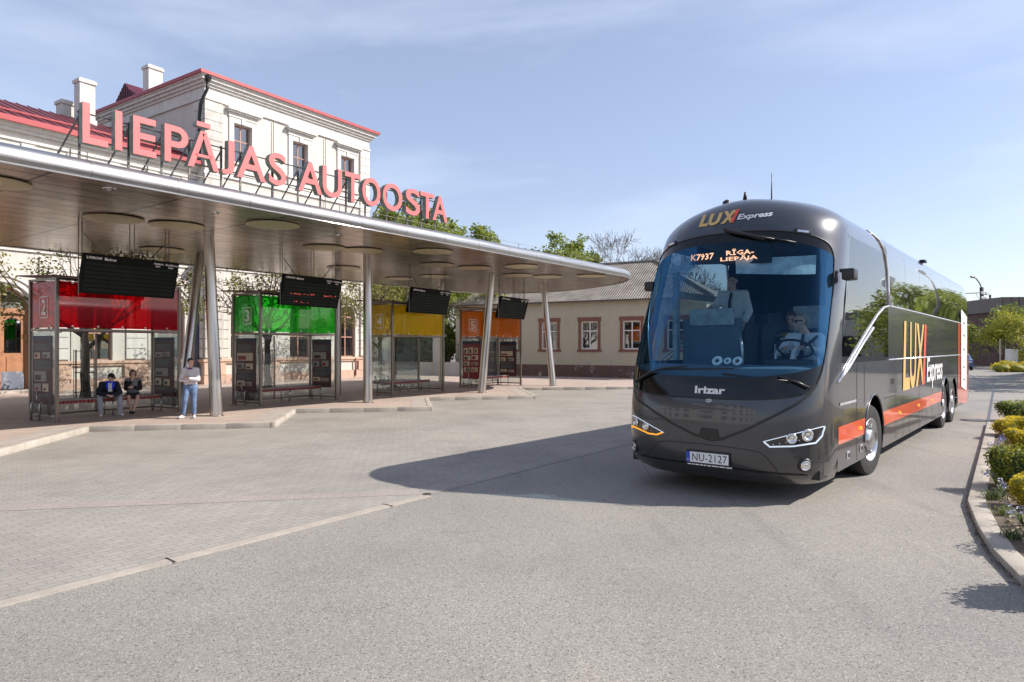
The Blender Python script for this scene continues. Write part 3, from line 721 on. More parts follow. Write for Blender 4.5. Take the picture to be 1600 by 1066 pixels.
# benches, one inside each shelter
def bench():
    o = empty('bench', (0,0,0), TH_S, '', 'bench', 'steel benches with red slatted seats in the shelters')
    mb = MB()
    for k in range(27): mb.box((.06+k*.1, -.02, .425), (.075,.50,.075), bev=.01)
    mb.build('seat', M['benchred'], o)
    mb = MB(); L_ = 2.74
    mb.path([(0,-.25,.475),(L_,-.25,.475)], .018, 8); mb.path([(0,.22,.475),(L_,.22,.475)], .018, 8)
    mb.box((L_/2,0,.37),(L_,.06,.03)); mb.build('seat_frame', M['benchsteel'], o)
    for x in (0, L_*.5, L_):
        for y in (-.22,.2):
            mb = MB(); mb.tube((x,y,.435),(x,y,0),.02,n=8); mb.build('leg', M['benchsteel'], o, smooth=True)
    mb = MB()
    mb.path([(-.42,-.22,0),(-.42,-.22,.42),(-.38,-.22,.45),(0,-.22,.45)], .02, 8); mb.path([(-.42,.2,0),(-.42,.2,.42),(-.38,.2,.45),(0,.2,.45)], .02, 8)
    mb.path([(-.05,.22,.45),(-.05,.2,.62),(-.1,.16,.66),(-.36,.0,.72),(-.4,-.04,.68),(-.42,-.1,.45)], .018, 8)
    mb.build('armrest', M['benchsteel'], o, smooth=True)
    return o
M['benchsteel'] = brushed('bench_steel', (.5,.49,.47), .35, (8,8,8))
ex = Vector((.517,.856,0)); ey = Vector((-.856,.517,0))
bp_ = bench(); bl = ['red slatted bench under the two seated people', 'red slatted bench inside the green shelter', 'red slatted bench inside the yellow shelter', 'red slatted bench inside the orange shelter']
for i in range(4):
    loc = FL+ST*i + ex*.32 + ey*.85
    if i == 0: bp_.location = loc; bp_['label'] = bl[0]
    else: copy_tree(bp_, loc, label=bl[i])
# ---------------------------------------------------------------- departure boards
M['board'] = simple('board_black', (.006,.008,.007), .7, var=.3, spec=.15)
M['boardstripe'] = simple('board_row', (.010,.014,.012), .6, var=.3, spec=.2)
M['led'] = emis('led_red', (.9,.12,.08), .7); M['ledw'] = emis('led_white', (.9,.8,.7), .5)
def board(i, loc):
    lab = ['departure board reading 2.PERONS hanging before the red shelter', 'departure board with a red lit line hanging before the green shelter', 'departure board hanging before the yellow shelter', 'smallest looking departure board hanging before the orange shelter'][i]
    o = empty('departure_board', loc, TH_S, lab, 'departure board', 'black departure boards hanging under the canopy')
    W_, Hh = 2.42, .97; tilt = R(15)
    up = Vector((0,-math.sin(tilt),math.cos(tilt))); nrm = Vector((0,-math.cos(tilt),-math.sin(tilt)))
    X = Vector((1,0,0))
    def pt(x, z, off=0): return X*x + up*(z-Hh) + nrm*off       # hanging down from its top edge
    mb = MB(); rot = Matrix((X, -nrm, up)).transposed()
    mb.box(tuple(pt(W_/2,Hh/2,-.06)), (W_,.12,Hh), rot, .008); mb.build('case', M['board'], o)
    mb = MB()
    for k in range(7):
        z0 = Hh-.2-k*.105
        P = [pt(.06,z0-.075,.003), pt(W_-.06,z0-.075,.003), pt(W_-.06,z0,.003), pt(.06,z0,.003)]; mb.add(P, [(0,1,2,3)])
    mb.build('display_row', M['boardstripe'], o)
    mb = MB()
    def put(txt, x0, x1, z0, z1):
        vs, fs = text_mesh(txt, 1.0, bold=.01, res=2); vs = fit(vs, x0, x1, z0, z1); mb.add([pt(a, b, .006) for a, b, _ in vs], fs)
    put('%d.PERONS' % (i+2), .05, .42, Hh-.115, Hh-.055); put('Maršruts', .48, .76, Hh-.125, Hh-.055)
    put('Atiešanas', 1.72, 1.98, Hh-.09, Hh-.04); put('laiks', 1.78, 1.9, Hh-.155, Hh-.11)
    put('Pienākšanas', 2.04, 2.38, Hh-.10, Hh-.04); put('laiks', 2.13, 2.26, Hh-.165, Hh-.115)
    mb.build('heading', M['signwhite'], o)
    if i == 1:
        mb = MB(); rd = random.Random(5)
        for z0, dens, x_a, x_b in ((Hh-.60,.62,.1,1.35),(Hh-.60,.5,1.72,2.25),(Hh-.86,.25,.2,1.2)):
            x = x_a
            while x < x_b:
                if rd.random() < dens:
                    h_ = rd.choice([.012,.03,.02]); zz = z0 + rd.choice([0,.012,.024])
                    mb.add([pt(x,zz,.007),pt(x+.03,zz,.007),pt(x+.03,zz+h_,.007),pt(x,zz+h_,.007)], [(0,1,2,3)])
                x += .042
        mb.build('led_line', M['led'], o)
    mb = MB(); top = CZ - loc[2]
    for x in (-.08,.0,1.15,1.27,2.1,2.2): MB().tube((x,.12,-.02 if x > -.05 else -1.0),(x,.12,top),.013,n=6).build('hanger_rod', M['darksteel'], o)
    MB().tube((.05,.12,.5),(.55,.1,-.02),.014,n=6).build('brace', M['darksteel'], o); MB().tube((2.1,.12,.5),(1.6,.1,-.02),.014,n=6).build('brace', M['darksteel'], o); MB().tube((-.1,.12,-.05),(.1,.1,-.05),.014,n=6).build('bracket', M['darksteel'], o)
BL = Vector((-10.2,16.3,4.2))
for i in range(4): board(i, BL + Vector((3.25,4.6,0))*i)
mb = MB()                                                    # litter bin behind the standing man
mb.lathe([(.17,0),(.19,.02),(.2,.75),(.21,.78),(.2,.8),(.17,.8),(.16,.1),(0,.1)], 20)
o = mb.build('litter_bin', M['darksteel'], auto=40); o.location = (-10.4,21.3,.12); tag(o, 'dark round litter bin behind the standing man', 'litter bin')
# ---------------------------------------------------------------- the station building
def arc(c, w_, zs, n=12):
    r = w_/2; return [(c + r*math.cos(math.pi*k/n), zs + r*math.sin(math.pi*k/n)) for k in range(n+1)]   # right to left
def wall(mb, x0, x1, z0, z1, ops, th=.45, y=0.0):
    """front sheet with real openings and their reveals. ops: (centre,width,zbottom,ztop,arched)"""
    ops = sorted(ops); x = x0
    def q(a, b, c, d, yy=y):
        if b-a > 1e-6 and d-c > 1e-6: mb.add([(a,yy,c),(b,yy,c),(b,yy,d),(a,yy,d)], [(0,1,2,3)])
    for c, w_, zb, zt, ar in ops:
        a, b = c-w_/2, c+w_/2
        q(x, a, z0, z1); q(a, b, z0, zb)
        if ar:
            zs = zt-w_/2; A = arc(c, w_, zs)
            for p, r_ in zip(A, A[1:]):
                mb.add([(p[0],y,p[1]),(p[0],y,z1),(r_[0],y,z1),(r_[0],y,r_[1])], [(0,1,2,3)])
                mb.add([(p[0],y,p[1]),(r_[0],y,r_[1]),(r_[0],y+th,r_[1]),(p[0],y+th,p[1])], [(0,1,2,3)])
            top = zs
        else:
            q(a, b, zt, z1); top = zt
            mb.add([(a,y,zt),(b,y,zt),(b,y+th,zt),(a,y+th,zt)], [(0,1,2,3)])
        mb.add([(a,y,zb),(a,y,top),(a,y+th,top),(a,y+th,zb)], [(0,1,2,3)]); mb.add([(b,y,zb),(b,y+th,zb),(b,y+th,top),(b,y,top)], [(0,1,2,3)])
        mb.add([(a,y,zb),(a,y+th,zb),(b,y+th,zb),(b,y,zb)], [(0,1,2,3)])
        x = b
    q(x, x1, z0, z1)
def window_unit(parent, c, w_, zb, zt, arched, fm, y=.2, bars=(1,), hbars=(.62,), curtain=False, name='window'):
    a, b = c-w_/2, c+w_/2; zs = zt-w_/2 if arched else zt; t = .07
    mb = MB()
    mb.bb((a,y-.03,zb),(a+t,y+.05,zs)); mb.bb((b-t,y-.03,zb),(b,y+.05,zs)); mb.bb((a+t,y-.03,zb),(b-t,y+.05,zb+t))
    if arched:
        A = arc(c, w_-t, zs); mb.path([(p[0],y+.01,p[1]) for p in A], .045, 6); mb.bb((a+t,y-.028,zs-.04),(b-t,y+.048,zs+.04))
    else: mb.bb((a+t,y-.03,zt-t),(b-t,y+.05,zt))
    n_ = len(bars)+1
    for k in bars: 
        x = a+(b-a)*k/n_; mb.bb((x-.035,y-.02,zb+t),(x+.035,y+.04,zs+(w_/2*.95 if arched else -t)))
    for h in hbars: z = zb+(zs-zb)*h; mb.bb((a+t,y-.025,z-.03),(b-t,y+.045,z+.03))
    f = mb.build(name, fm, parent)
    mb = MB()
    if arched:
        P = [(a+.02,y,zb),(b-.02,y,zb)] + [(p[0],y,p[1]) for p in arc(c, w_-.04, zs)]
    else: P = [(a+.02,y,zb+.02),(b-.02,y,zb+.02),(b-.02,y,zt-.02),(a+.02,y,zt-.02)]
    mb.add(P, [list(range(len(P)))]); mb.build('pane', M['darkglass'], f)
    mb = MB(); ztop = zt-.05
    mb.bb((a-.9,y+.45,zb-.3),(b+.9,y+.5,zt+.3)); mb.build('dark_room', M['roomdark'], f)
    if curtain:
        mb = MB(); rows = []
        for x0, x1 in ((a+.08,a+.08+w_*.36),(b-.08-w_*.36,b-.08)):
            rr = [[(x0+(x1-x0)*k/16, y+.12+.03*math.sin(k*1.7), z) for k in range(17)] for z in (zb+.05, zs)]
            mb.grid(rr)
        mb.build('curtain', M['curtain'], f)
    return f
TB = math.atan2(.828,.56)
CB = Vector((-15.2,33.8,.12))
# local frame: X along the facade (to the right, away), Y into the building. Z from the pavement.
blk = empty('station_building', CB, TB, 'cream two-storey station building with red roof edge and three upper windows', 'building')
WL = 11.0; ZC = 15.2; ZM = 5.9
g_ops = [(2.1,1.35,1.25,4.35,True),(5.75,1.35,1.25,4.35,True),(9.25,1.35,1.25,4.35,True)]
u_ops = [(2.1,1.0,11.35,13.35,False),(5.75,1.0,11.35,13.35,False),(9.25,1.0,11.35,13.35,False)]
mb = MB()
wall(mb, 0, WL, 0, 5.6, g_ops); wall(mb, 0, WL, 5.6, ZC, u_ops)
mb.add([(0,0,0),(0,14,0),(0,14,ZC),(0,0,ZC)], [(0,3,2,1)]); mb.add([(WL,0,0),(WL,14,0),(WL,14,ZC),(WL,0,ZC)], [(0,1,2,3)]); mb.add([(0,14,0),(WL,14,0),(WL,14,ZC),(0,14,ZC)], [(0,3,2,1)])
mb.mi = 1
for zz in [1.3+.48*k for k in range(9)]:
    for a, b in ((1.0,1.3),(2.9,3.4),(4.6,4.95),(6.55,7.0),(8.2,8.45),(10.05,10.2)): mb.bb((a,-.006,zz-.012),(b,.01,zz+.012))
mb.build('wall', [M['white'], M['roomdark']], blk)
for c, w_, a, b, r_ in g_ops: window_unit(blk, c, w_, a, b, True, M['winframe'], hbars=(.5,), curtain=True)
for c, w_, a, b, r_ in u_ops: window_unit(blk, c, w_, a, b, False, M['winframe'], hbars=(.6,), curtain=True)
# corner piers with coursed blocks
for x0, x1, mt in ((-.05,.95,'patchy'),(WL-.72,WL+.05,'whitetrim')):
    mb = MB(); z = 6.9
    while z < 14.0: mb.box(((x0+x1)/2,-.03,z+.24),(x1-x0,.1,.455)); z += .48
    mb.build('corner_pier', M[mt], blk); mb = MB(); z = 1.3
    while z < 5.5: mb.box(((x0+x1)/2,-.05,z+.24),(x1-x0,.14,.45)); z += .48
    mb.build('corner_pier', M[mt], blk)
mb = MB(); z = 1.3                                           # coursed blocks round the corner on the side wall
while z < 5.5: mb.box((-.04,.45,z+.24),(.1,.78,.45)); z += .48
mb.build('corner_pier', M['whitetrim'], blk); mb = MB(); z = 6.9
while z < 14.0: mb.box((-.03,.45,z+.24),(.08,.76,.455)); z += .48
mb.build('corner_pier', M['whitetrim'], blk)
for c, w_, zb, zt, _ in g_ops:                               # arch mouldings
    mb = MB()
    A = arc(c, w_+.34, zt-w_/2, 20); mb.path([(p[0],-.02,p[1]) for p in A], .06, 8)
    A = arc(c, w_+.8, zt-w_/2, 20); mb.path([(p[0],-.02,p[1]) for p in A], .045, 6)
    mb.build('arch_moulding', M['whitetrim'], blk, smooth=True)
def cornice(mb, x0, x1, z, prof, y=0.0, left=True, right=True, depth=12.0):
    """stepped moulding: prof is a list of (projection, z0, z1)"""
    for p, a, b in prof:
        mb.bb((x0-(p if left else 0), y-p, z+a), (x1+(p if right else 0), y+.02, z+b))
        if left: mb.bb((x0-p, y+.021, z+a), (x0+.02, y+depth, z+b))
mb = MB(); cornice(mb, 0, WL, 5.75, [(.08,0,.18),(.18,.181,.30),(.3,.301,.46),(.16,.461,.56)], depth=.5); 
cornice(mb, 0, WL, 6.5, [(.06,0,.12)], depth=.5)
mb.build('string_course', M['whitetrim'], blk)
mb = MB(); cornice(mb, 0, WL, 14.15, [(.10,0,.14),(.05,.141,.6),(.14,.601,.72),(.24,.721,.86),(.36,.861,1.0),(.44,1.001,1.14)]); mb.build('cornice', M['whitetrim'], blk)
mb = MB(); cornice(mb, 0, WL, 10.45, [(.1,0,.16),(.05,.161,.4)], depth=.2); mb.build('sill_course', M['whitetrim'], blk)
for x in (3.92,7.5,10.22):                                  # thin vertical cable / conductor
    mb = MB(); mb.tube((x,-.1,6.6),(x,-.1,14.1),.022,n=6); mb.build('conductor', M['darksteel'], blk)
for c, w_, zb, zt, _ in u_ops:                               # surrounds and hoods
    mb = MB()
    mb.bb((c-w_/2-.3,-.07,zb-.1),(c-w_/2-.03,.02,zt+.28)); mb.bb((c+w_/2+.03,-.07,zb-.1),(c+w_/2+.3,.02,zt+.28)); mb.bb((c-w_/2-.029,-.07,zt+.03),(c+w_/2+.029,.02,zt+.28))
    mb.bb((c-.1,-.12,zt+.02),(c+.1,-.071,zt+.34)); mb.bb((c-w_/2-.34,-.1,zb-.62),(c+w_/2+.34,.02,zb-.12)); mb.bb((c-w_/2-.42,-.2,zb-.115),(c+w_/2+.42,.02,zb-.0))
    mb.build('window_surround', M['whitetrim'], blk)
    mb = MB(); mb.bb((c-w_/2-.34,-.1,zt+.3),(c+w_/2+.34,.02,zt+.52)); mb.bb((c-w_/2-.44,-.24,zt+.521),(c+w_/2+.44,.02,zt+.60)); mb.bb((c-w_/2-.5,-.32,zt+.601),(c+w_/2+.5,.02,zt+.70))
    mb.build('window_hood', M['whitetrim'], blk)
mb = MB(); cornice(mb, 0, WL, 0, [(.10,1.02,1.12),(.16,1.121,1.24)], depth=.5); mb.build('ledge', M['pinktrim'], blk)
mb = MB(); cornice(mb, 0, WL, 0, [(.10,.0,.46)], depth=.5)
mb.build('plinth', M['plinth'], blk)
for a, b in ((-.1,1.05),(3.55,4.3),(7.2,7.95),(10.1,WL+.1)): MB().bb((a,-.13,.461),(b,.0,1.019)).build('plinth_pier', M['pinktrim'], blk)
mb = MB()                                                    # low hipped roof with folded seams, seen edge-on
e = .5; zr = ZC+.14
RP = [(-e,-e,zr),(WL+e,-e,zr),(WL+e,14+e,zr),(-e,14+e,zr),(WL/2-.5,6.2,zr+1.6),(WL/2+.5,7.8,zr+1.6)]
mb.add(RP, [(0,1,5,4),(1,2,5),(2,3,4,5),(3,0,4)])
for k in range(26): 
    x = -e+.3+k*.47; f_ = min(1, min(x+e, WL+e-x)/5.8); mb.tube((x,-e,zr+.02),(x,-e+6.2*f_*.98,zr+.02+1.6*f_*.98),.02,n=4)
mb.build('roof', M['redroof'], blk)
mb = MB(); mb.bb((-e-.02,-e-.02,zr-.13),(WL+e+.02,-e+.1,zr+.03)); mb.bb((-e-.02,-e+.101,zr-.13),(-e+.1,14,zr+.03)); mb.build('gutter', M['redgutter'], blk)
def chimney(parent, x, y, z0, z1, w_, d_):
    mb = MB(); mb.bb((x-w_/2,y-d_/2,z0),(x+w_/2,y+d_/2,z1-.22)); mb.bb((x-w_/2-.06,y-d_/2-.06,z1-.22),(x+w_/2+.06,y+d_/2+.06,z1-.06)); mb.bb((x-w_/2,y-d_/2,z1-.06),(x+w_/2,y+d_/2,z1))
    mb.bb((x-w_/2-.06,y-d_/2-.06,z0-.3),(x+w_/2+.06,y+d_/2+.06,z0+.55))
    return mb.build('chimney', M['whitetrim'], parent)
chimney(blk, 1.35, 7.35, ZC+.3, 17.85, .8, .62)
# dark red gabled dormer behind the chimney
mb = MB(); gx, gy = 1.0, 9.6
P = [(gx-.1,gy-1.35,ZC-.2),(gx-.1,gy+1.35,ZC-.2),(gx-.1,gy+1.35,16.15),(gx-.1,gy,17.3),(gx-.1,gy-1.35,16.15)]
mb.add(P + [(p[0]+3.5,p[1],p[2]) for p in P], [(4,3,2,1,0),(0,1,6,5),(1,2,7,6),(2,3,8,7),(3,4,9,8),(4,0,5,9)])
for k in range(12):
    yy = gy-1.1+k*.2; zt = 17.3-abs(yy-gy)*.87; mb.bb((gx-.13,yy-.015,ZC),(gx-.1,yy+.015,zt))
mb.build('dormer', M['darkred'], blk)
mb = MB(); mb.path([(-.06,-.35,ZC-.25),(-.1,-.35,ZC-.7),(-.14,.15,ZC-1.3),(-.12,.3,ZC-1.9),(-.12,.3,11.0)], .075, 10); mb.lathe([(.08,-.1),(.16,.0),(.17,.18)], 12, Matrix.Translation((-.06,-.35,ZC-.2)))
mb.build('downpipe', M['black'], blk, smooth=True)
mb = MB(); mb.tube((-.16,.42,.2),(-.16,.42,5.6),.085,n=12); mb.build('downpipe', M['drain'], blk, smooth=True)
mb = MB(); mb.tube((WL-1.2,-.16,.1),(WL-1.2,-.16,1.2),.05,n=8); mb.build('downpipe', M['winbrown'], blk, smooth=True)

# left wing, set back a little
wing = empty('station_wing', CB + Vector((-.828,.56,0))*.62, TB, 'lower cream wing of the station left of the tall block with red seamed roof', 'building')
WX = -17.0; ZE = 11.0
w_ops = [(-1.35,1.35,1.25,4.35,True),(-4.75,1.35,1.25,4.35,True),(-8.3,2.0,.12,4.3,True),(-11.9,1.35,1.25,4.35,True)]
mb = MB(); wall(mb, WX, -.001, 0, 5.6, w_ops); wall(mb, WX, -.001, 5.6, ZE, []); mb.build('wall', M['white'], wing)
for c, w_, a, b, r_ in w_ops:
    if w_ < 1.9: window_unit(wing, c, w_, a, b, True, M['winframe'], hbars=(.5,), curtain=False)
for c, w_, zb, zt, _ in w_ops:
    mb = MB(); A = arc(c, w_+.34, zt-w_/2, 20); mb.path([(p[0],-.02,p[1]) for p in A], .06, 8)
    A = arc(c, w_+.8, zt-w_/2, 20); mb.path([(p[0],-.02,p[1]) for p in A], .045, 6)
    mb.build('arch_moulding', M['whitetrim'], wing, smooth=True)
for a, b in ((-3.5,-2.6),(-7.0,-5.9),(-10.9,-9.9)):
    z = 1.3; mb = MB()
    while z < 5.5: mb.box(((a+b)/2,-.03,z+.24),(b-a,.1,.455)); z += .48
    mb.build('wall_pier', M['whitetrim'], wing)
for x in (-2.55,-5.85,-9.85): MB().tube((x,-.11,.3),(x,-.11,10.4),.02,n=6).build('conductor', M['darksteel'], wing)
mb = MB(); cornice(mb, WX, -.02, 5.75, [(.08,0,.18),(.18,.181,.30),(.3,.301,.46),(.16,.461,.56)], left=False, right=False); cornice(mb, WX, -.02, 9.75, [(.05,0,.08)], left=False, right=False)
mb.build('string_course', M['whitetrim'], wing)
mb = MB(); cornice(mb, WX, -.02, 10.2, [(.08,0,.12),(.16,.35,.48),(.28,.481,.62),(.4,.621,.8)], left=False, right=False)
for k in range(20):
    x = -.6-k*.85; mb.bb((x-.25,-.06,9.86),(x+.25,.01,10.15)) if k % 2 == 0 else None
mb.build('cornice', M['whitetrim'], wing)
mb = MB()
for a, b in ((WX,-9.35),(-7.25,-.02)):
    mb.bb((a,-.1,1.02),(b,.02,1.12)); mb.bb((a,-.16,1.121),(b,.02,1.24))
mb.build('ledge', M['pinktrim'], wing)
mb = MB()
for a, b in ((WX,-9.35),(-7.25,-.02)): mb.bb((a,-.1,0),(b,.02,.46))
mb.build('plinth', M['plinth'], wing)
for a, b in ((-3.6,-2.5),(-7.1,-5.8)): MB().bb((a,-.13,.461),(b,.0,1.019)).build('plinth_pier', M['pinktrim'], wing)
# double door
dr = None
mb = MB(); c = -8.3; y = .25
mb.bb((c-1,y,.12),(c-.88,y+.12,3.3)); mb.bb((c+.88,y,.12),(c+1,y+.12,3.3)); mb.bb((c-1,y-.05,3.2),(c+1,y+.15,3.42)); mb.path([(p[0],y+.03,p[1]) for p in arc(c,1.9,3.3,16)], .06, 6)
for x in (-.02,): mb.bb((c-.04,y-.03,.12),(c+.04,y+.13,3.2)); mb.bb((c-.025,y,3.4),(c+.025,y+.08,4.2))
for s in (-1,1):
    x0, x1 = (c-.88,c-.041) if s < 0 else (c+.041,c+.88)
    mb.bb((x0,y+.03,.12),(x0+.12,y+.11,3.2)); mb.bb((x1-.12,y+.03,.12),(x1,y+.11,3.2)); mb.bb((x0+.12,y+.03,.3),(x1-.12,y+.1,1.6)); mb.bb((x0+.2,y,.85),(x1-.2,y+.035,1.45))
    m_ = (x0+x1)/2; wd = x1-x0-.24; A = arc(m_, wd, 2.75, 10)
    for p, r_ in zip(A, A[1:]): mb.add([(p[0],y+.05,p[1]),(p[0],y+.05,3.2),(r_[0],y+.05,3.2),(r_[0],y+.05,r_[1])], [(0,1,2,3)])
door = mb.build('door', M['woodred'], wing)
mb = MB(); mb.bb((c-.86,y+.08,1.6),(c+.86,y+.09,3.15)); P = [(c-.93,y+.06,3.4),(c+.93,y+.06,3.4)]+[(p[0],y+.06,p[1]) for p in arc(c,1.84,3.35)]; mb.add(P, [list(range(len(P)))]); mb.build('pane', M['darkglass'], door)
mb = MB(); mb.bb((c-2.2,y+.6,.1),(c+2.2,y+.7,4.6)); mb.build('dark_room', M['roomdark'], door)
mb = MB(); mb.bb((c-1.2,-.5,.0),(c+1.2,.4,.12)); mb.build('doorstep', M['kerb'], wing)
mb = MB(); mb.bb((c-.85,y-.004,.14),(c+.85,y+.02,.85)); mb.build('kick_plate', M['drainplate'] if 'drainplate' in M else plaster('worn_blue_kick_plate', (.15,.17,.22), (.5,.46,.42), .6, 2.5), door)
# wing roof
mb = MB(); zr = ZE+.02
mb.add([(WX,-.5,zr),(-.002,-.5,zr),(-.002,5.2,zr+2.3),(WX,5.2,zr+2.3),(-.002,11,zr),(WX,11,zr)], [(0,1,2,3),(3,2,4,5)])
for k in range(36):
    x = -.3-k*.47; mb.tube((x,-.45,zr+.05),(x,5.2,zr+2.33),.022,n=4)
mb.build('roof', M['redroof'], wing)
mb = MB(); mb.bb((WX,-.54,zr-.2),(-.01,-.42,zr+.03)); mb.build('gutter', M['redgutter'], wing)
mb = MB()
for yy, zz in ((.9,.62),(1.15,.72),(1.4,.82)): mb.tube((WX,yy,zr+zz),(-.1,yy,zr+zz),.02,n=5)
for k in range(10): mb.tube((-1-k*1.7,.9,zr+.5),(-1-k*1.7,1.4,zr+.84),.02,n=5)
mb.build('snow_guard', M['redgutter'], wing)
mb = MB(); mb.tube((-8.9,2.3,zr+.9),(-8.9,2.3,zr+1.75),.09,n=12); mb.lathe([(.02,.12),(.13,.02),(.13,0)],12,Matrix.Translation((-8.9,2.3,zr+1.75))); mb.build('roof_vent', M['redgutter'], wing)
chimney(wing, -3.2, 4.6, zr+1.6, 15.15, .72, .6); chimney(wing, -3.35, 6.0, zr+1.5, 14.3, .9, .6)

# ---------------------------------------------------------------- low pale building
TY = math.atan2(-.479,.878)
yb = empty('low_house', (1.07,44,.12), TY, 'single-storey pale yellow house with brown framed windows and grey corrugated roof', 'house')
X0, X1, ZW = -5.6, 11.3, 4.75
y_ops = [(1.48,1.1,1.72,3.42,False),(4.2,1.1,1.72,3.42,False),(6.9,1.1,1.72,3.42,False),(9.6,1.1,1.72,3.42,False),(-1.3,1.1,1.72,3.42,False),(-4.1,1.1,1.72,3.42,False)]
mb = MB(); wall(mb, X0, X1, 0, ZW, y_ops, th=.3); mb.add([(X1,0,0),(X1,9,0),(X1,9,ZW),(X1,0,ZW)], [(0,1,2,3)]); mb.add([(X0,0,0),(X0,9,0),(X0,9,ZW),(X0,0,ZW)], [(0,3,2,1)]); mb.build('wall', M['yellowwall'], yb)
mb = MB(); mb.bb((X0-.04,-.05,0),(X1+.04,.01,.74)); mb.build('plinth', M['wornplinth'], yb)
for c, w_, a, b, _ in sorted(y_ops):
    f = window_unit(yb, c, w_, a, b, False, M['winwhite'], y=.12, hbars=(.66,), curtain=(c in (1.48,4.2)))
    mb = MB(); t = .17
    mb.bb((c-w_/2-t,-.04,a-.02),(c-w_/2-.005,.05,b+.02)); mb.bb((c+w_/2+.005,-.04,a-.02),(c+w_/2+t,.05,b+.02)); mb.bb((c-w_/2-t-.05,-.05,b+.021),(c+w_/2+t+.05,.05,b+.26)); mb.bb((c-w_/2-t-.08,-.07,a-.16),(c+w_/2+t+.08,.05,a-.021))
    mb.build('window_surround', M['winbrown'], yb)
mb = MB(); e = .45; z0 = ZW-.05; zr_ = ZW+2.7
mb.add([(X0-e,-e,z0),(X1+e,-e,z0),(X1+e,9+e,z0),(X0-e,9+e,z0),(X0+3.8,4.5,zr_),(X1-4.3,4.5,zr_)], [(0,1,5,4),(1,2,5),(2,3,4,5),(3,0,4)]); roof = mb.build('roof', M['corr'], yb)
mb = MB(); mb.bb((X0-e,-e+.02,z0-.1),(X1+e,-e+.06,z0-.015)); mb.bb((X0-e,-e+.061,z0-.06),(X1+e,0,z0-.04)); mb.build('eaves_board', M['drainwood'] if 'drainwood' in M else simple('weathered_board',(.12,.09,.07),.8), yb)
mb = MB(); mb.path([(X1+e,-e,z0+.03),(X1-4.3,4.5,zr_+.03),(X0+3.8,4.5,zr_+.03)], .09, 6); mb.build('ridge_cap', M['corr'], yb)

# ---------------------------------------------------------------- garden wall and fence between the station and the low house
fw = empty('garden_wall', (-9.0,46.5,.12), TY*.35, 'low rendered garden wall with square pillars and iron railings seen through the yellow shelter', 'wall')
mb = MB(); mb.bb((-1,0,0),(13,.3,.85)); mb.build('base_wall', M['white'], fw)
for x in (0.6,4.1,7.6,11.0):
    mb = MB(); mb.bb((x-.33,-.12,0),(x+.33,.45,2.55)); mb.bb((x-.42,-.2,2.551),(x+.42,.53,2.7)); mb.build('pillar', M['white'], fw)
mb = MB()
for k in range(70):
    x = -.8+k*.19; mb.tube((x,.15,.85),(x,.15,2.1),.014,n=4)
mb.tube((-1,.15,2.0),(12.6,.15,2.0),.02,n=4); mb.tube((-1,.15,1.05),(12.6,.15,1.05),.02,n=4); mb.build('railing', M['black'], fw)
mb = MB()

# ---------------------------------------------------------------- right-hand background
M['brownmetal'] = simple('brown_sheet_metal', (.13,.105,.095), .5, .3, var=.15)
M['brick'] = ground_pavers('dark_brick', (.16,.07,.05), (.11,.05,.04), (.2,.18,.16), .25, .08, 0, .3)
M['darkpole'] = simple('dark_pole', (.05,.045,.045), .8)
rb = empty('flat_roof_building', (50.0,70,0), R(-6), 'dark brick flat-roofed building with a brown ribbed metal parapet behind the right tree', 'building')
mb = MB(); mb.bb((0,0,0),(40,14,5.6)); mb.build('wall', M['brick'], rb)
mb = MB(); mb.bb((-.3,-.9,5.6),(40.3,14.3,7.05))
for k in range(50): mb.bb((-.25+k*.8,-.96,5.6),(-.13+k*.8,-.901,7.05))
mb.build('parapet', M['brownmetal'], rb)
for x in (2.0,7.5,13,18.5,24,30):
    f = MB().bb((x,-.04,1.6),(x+3,.02,4.2)).build('window', M['winwhite'], rb)
    MB().bb((x+.12,-.06,1.72),(x+1.45,-.041,4.08)).bb((x+1.57,-.06,1.72),(x+2.88,-.041,4.08)).build('pane', M['darkglass'], f)
fh = empty('far_house', (63,98,0), R(-15), 'grey low house with a dull roof far down the road beside the bus', 'house')
mb = MB(); mb.bb((-4,0,0),(14,8,3.2)); mb.build('wall', M['yellowwall'], fh)
mb = MB(); mb.add([(-4.5,-.6,3.1),(14.5,-.6,3.1),(14.5,4,5.2),(-4.5,4,5.2),(14.5,8.6,3.1),(-4.5,8.6,3.1)], [(0,1,2,3),(3,2,4,5),(1,4,2),(0,3,5)]); mb.build('roof', M['brownmetal'], fh)
for x in (-.5,3.5): MB().bb((x,-.05,1.0),(x+1.2,.0,2.3)).build('window', M['darkglass'], fh)
o = MB().box((0,0,.9),(.85,.4,1.8),bev=.03).box((0,-.205,.95),(.02,.012,1.6)).box((.2,-.21,1.1),(.06,.02,.1)).build('utility_cabinet', M['winwhite']); o.location = (43.9,60,.0); tag(o, 'white utility cabinet beside the trunk of the right-hand tree', 'cabinet')
o = MB().tube((0,0,0),(0,0,2.6),.06,n=8).lathe([(.06,2.6),(.05,2.66),(0,2.68)],8).build('steel_post', M['steel']); o.location = (42.9,60,0); tag(o, 'thin bare steel post left of the white cabinet', 'post')
pl = empty('utility_pole', (59.3,86,0), R(38), 'tall dark utility pole with insulators and a curved lamp arm right of the bus', 'utility pole')
mb = MB(); mb.tube((.45,0,0),(-.45,0,9.5),.30,.22,10); mb.build('pole', M['darkpole'], pl, smooth=True)
mb = MB(); mb.path([(-.45,0,9.4),(-1.1,0,9.95),(-2.2,0,10.45),(-3.0,0,10.6)], .07, 8); mb.build('lamp_arm', M['darksteel'], pl, smooth=True)
mb = MB(); mb.ball((-3.5,0,10.6),(.65,.22,.13)); mb.build('lamp_head', M['darksteel'], pl, smooth=True)
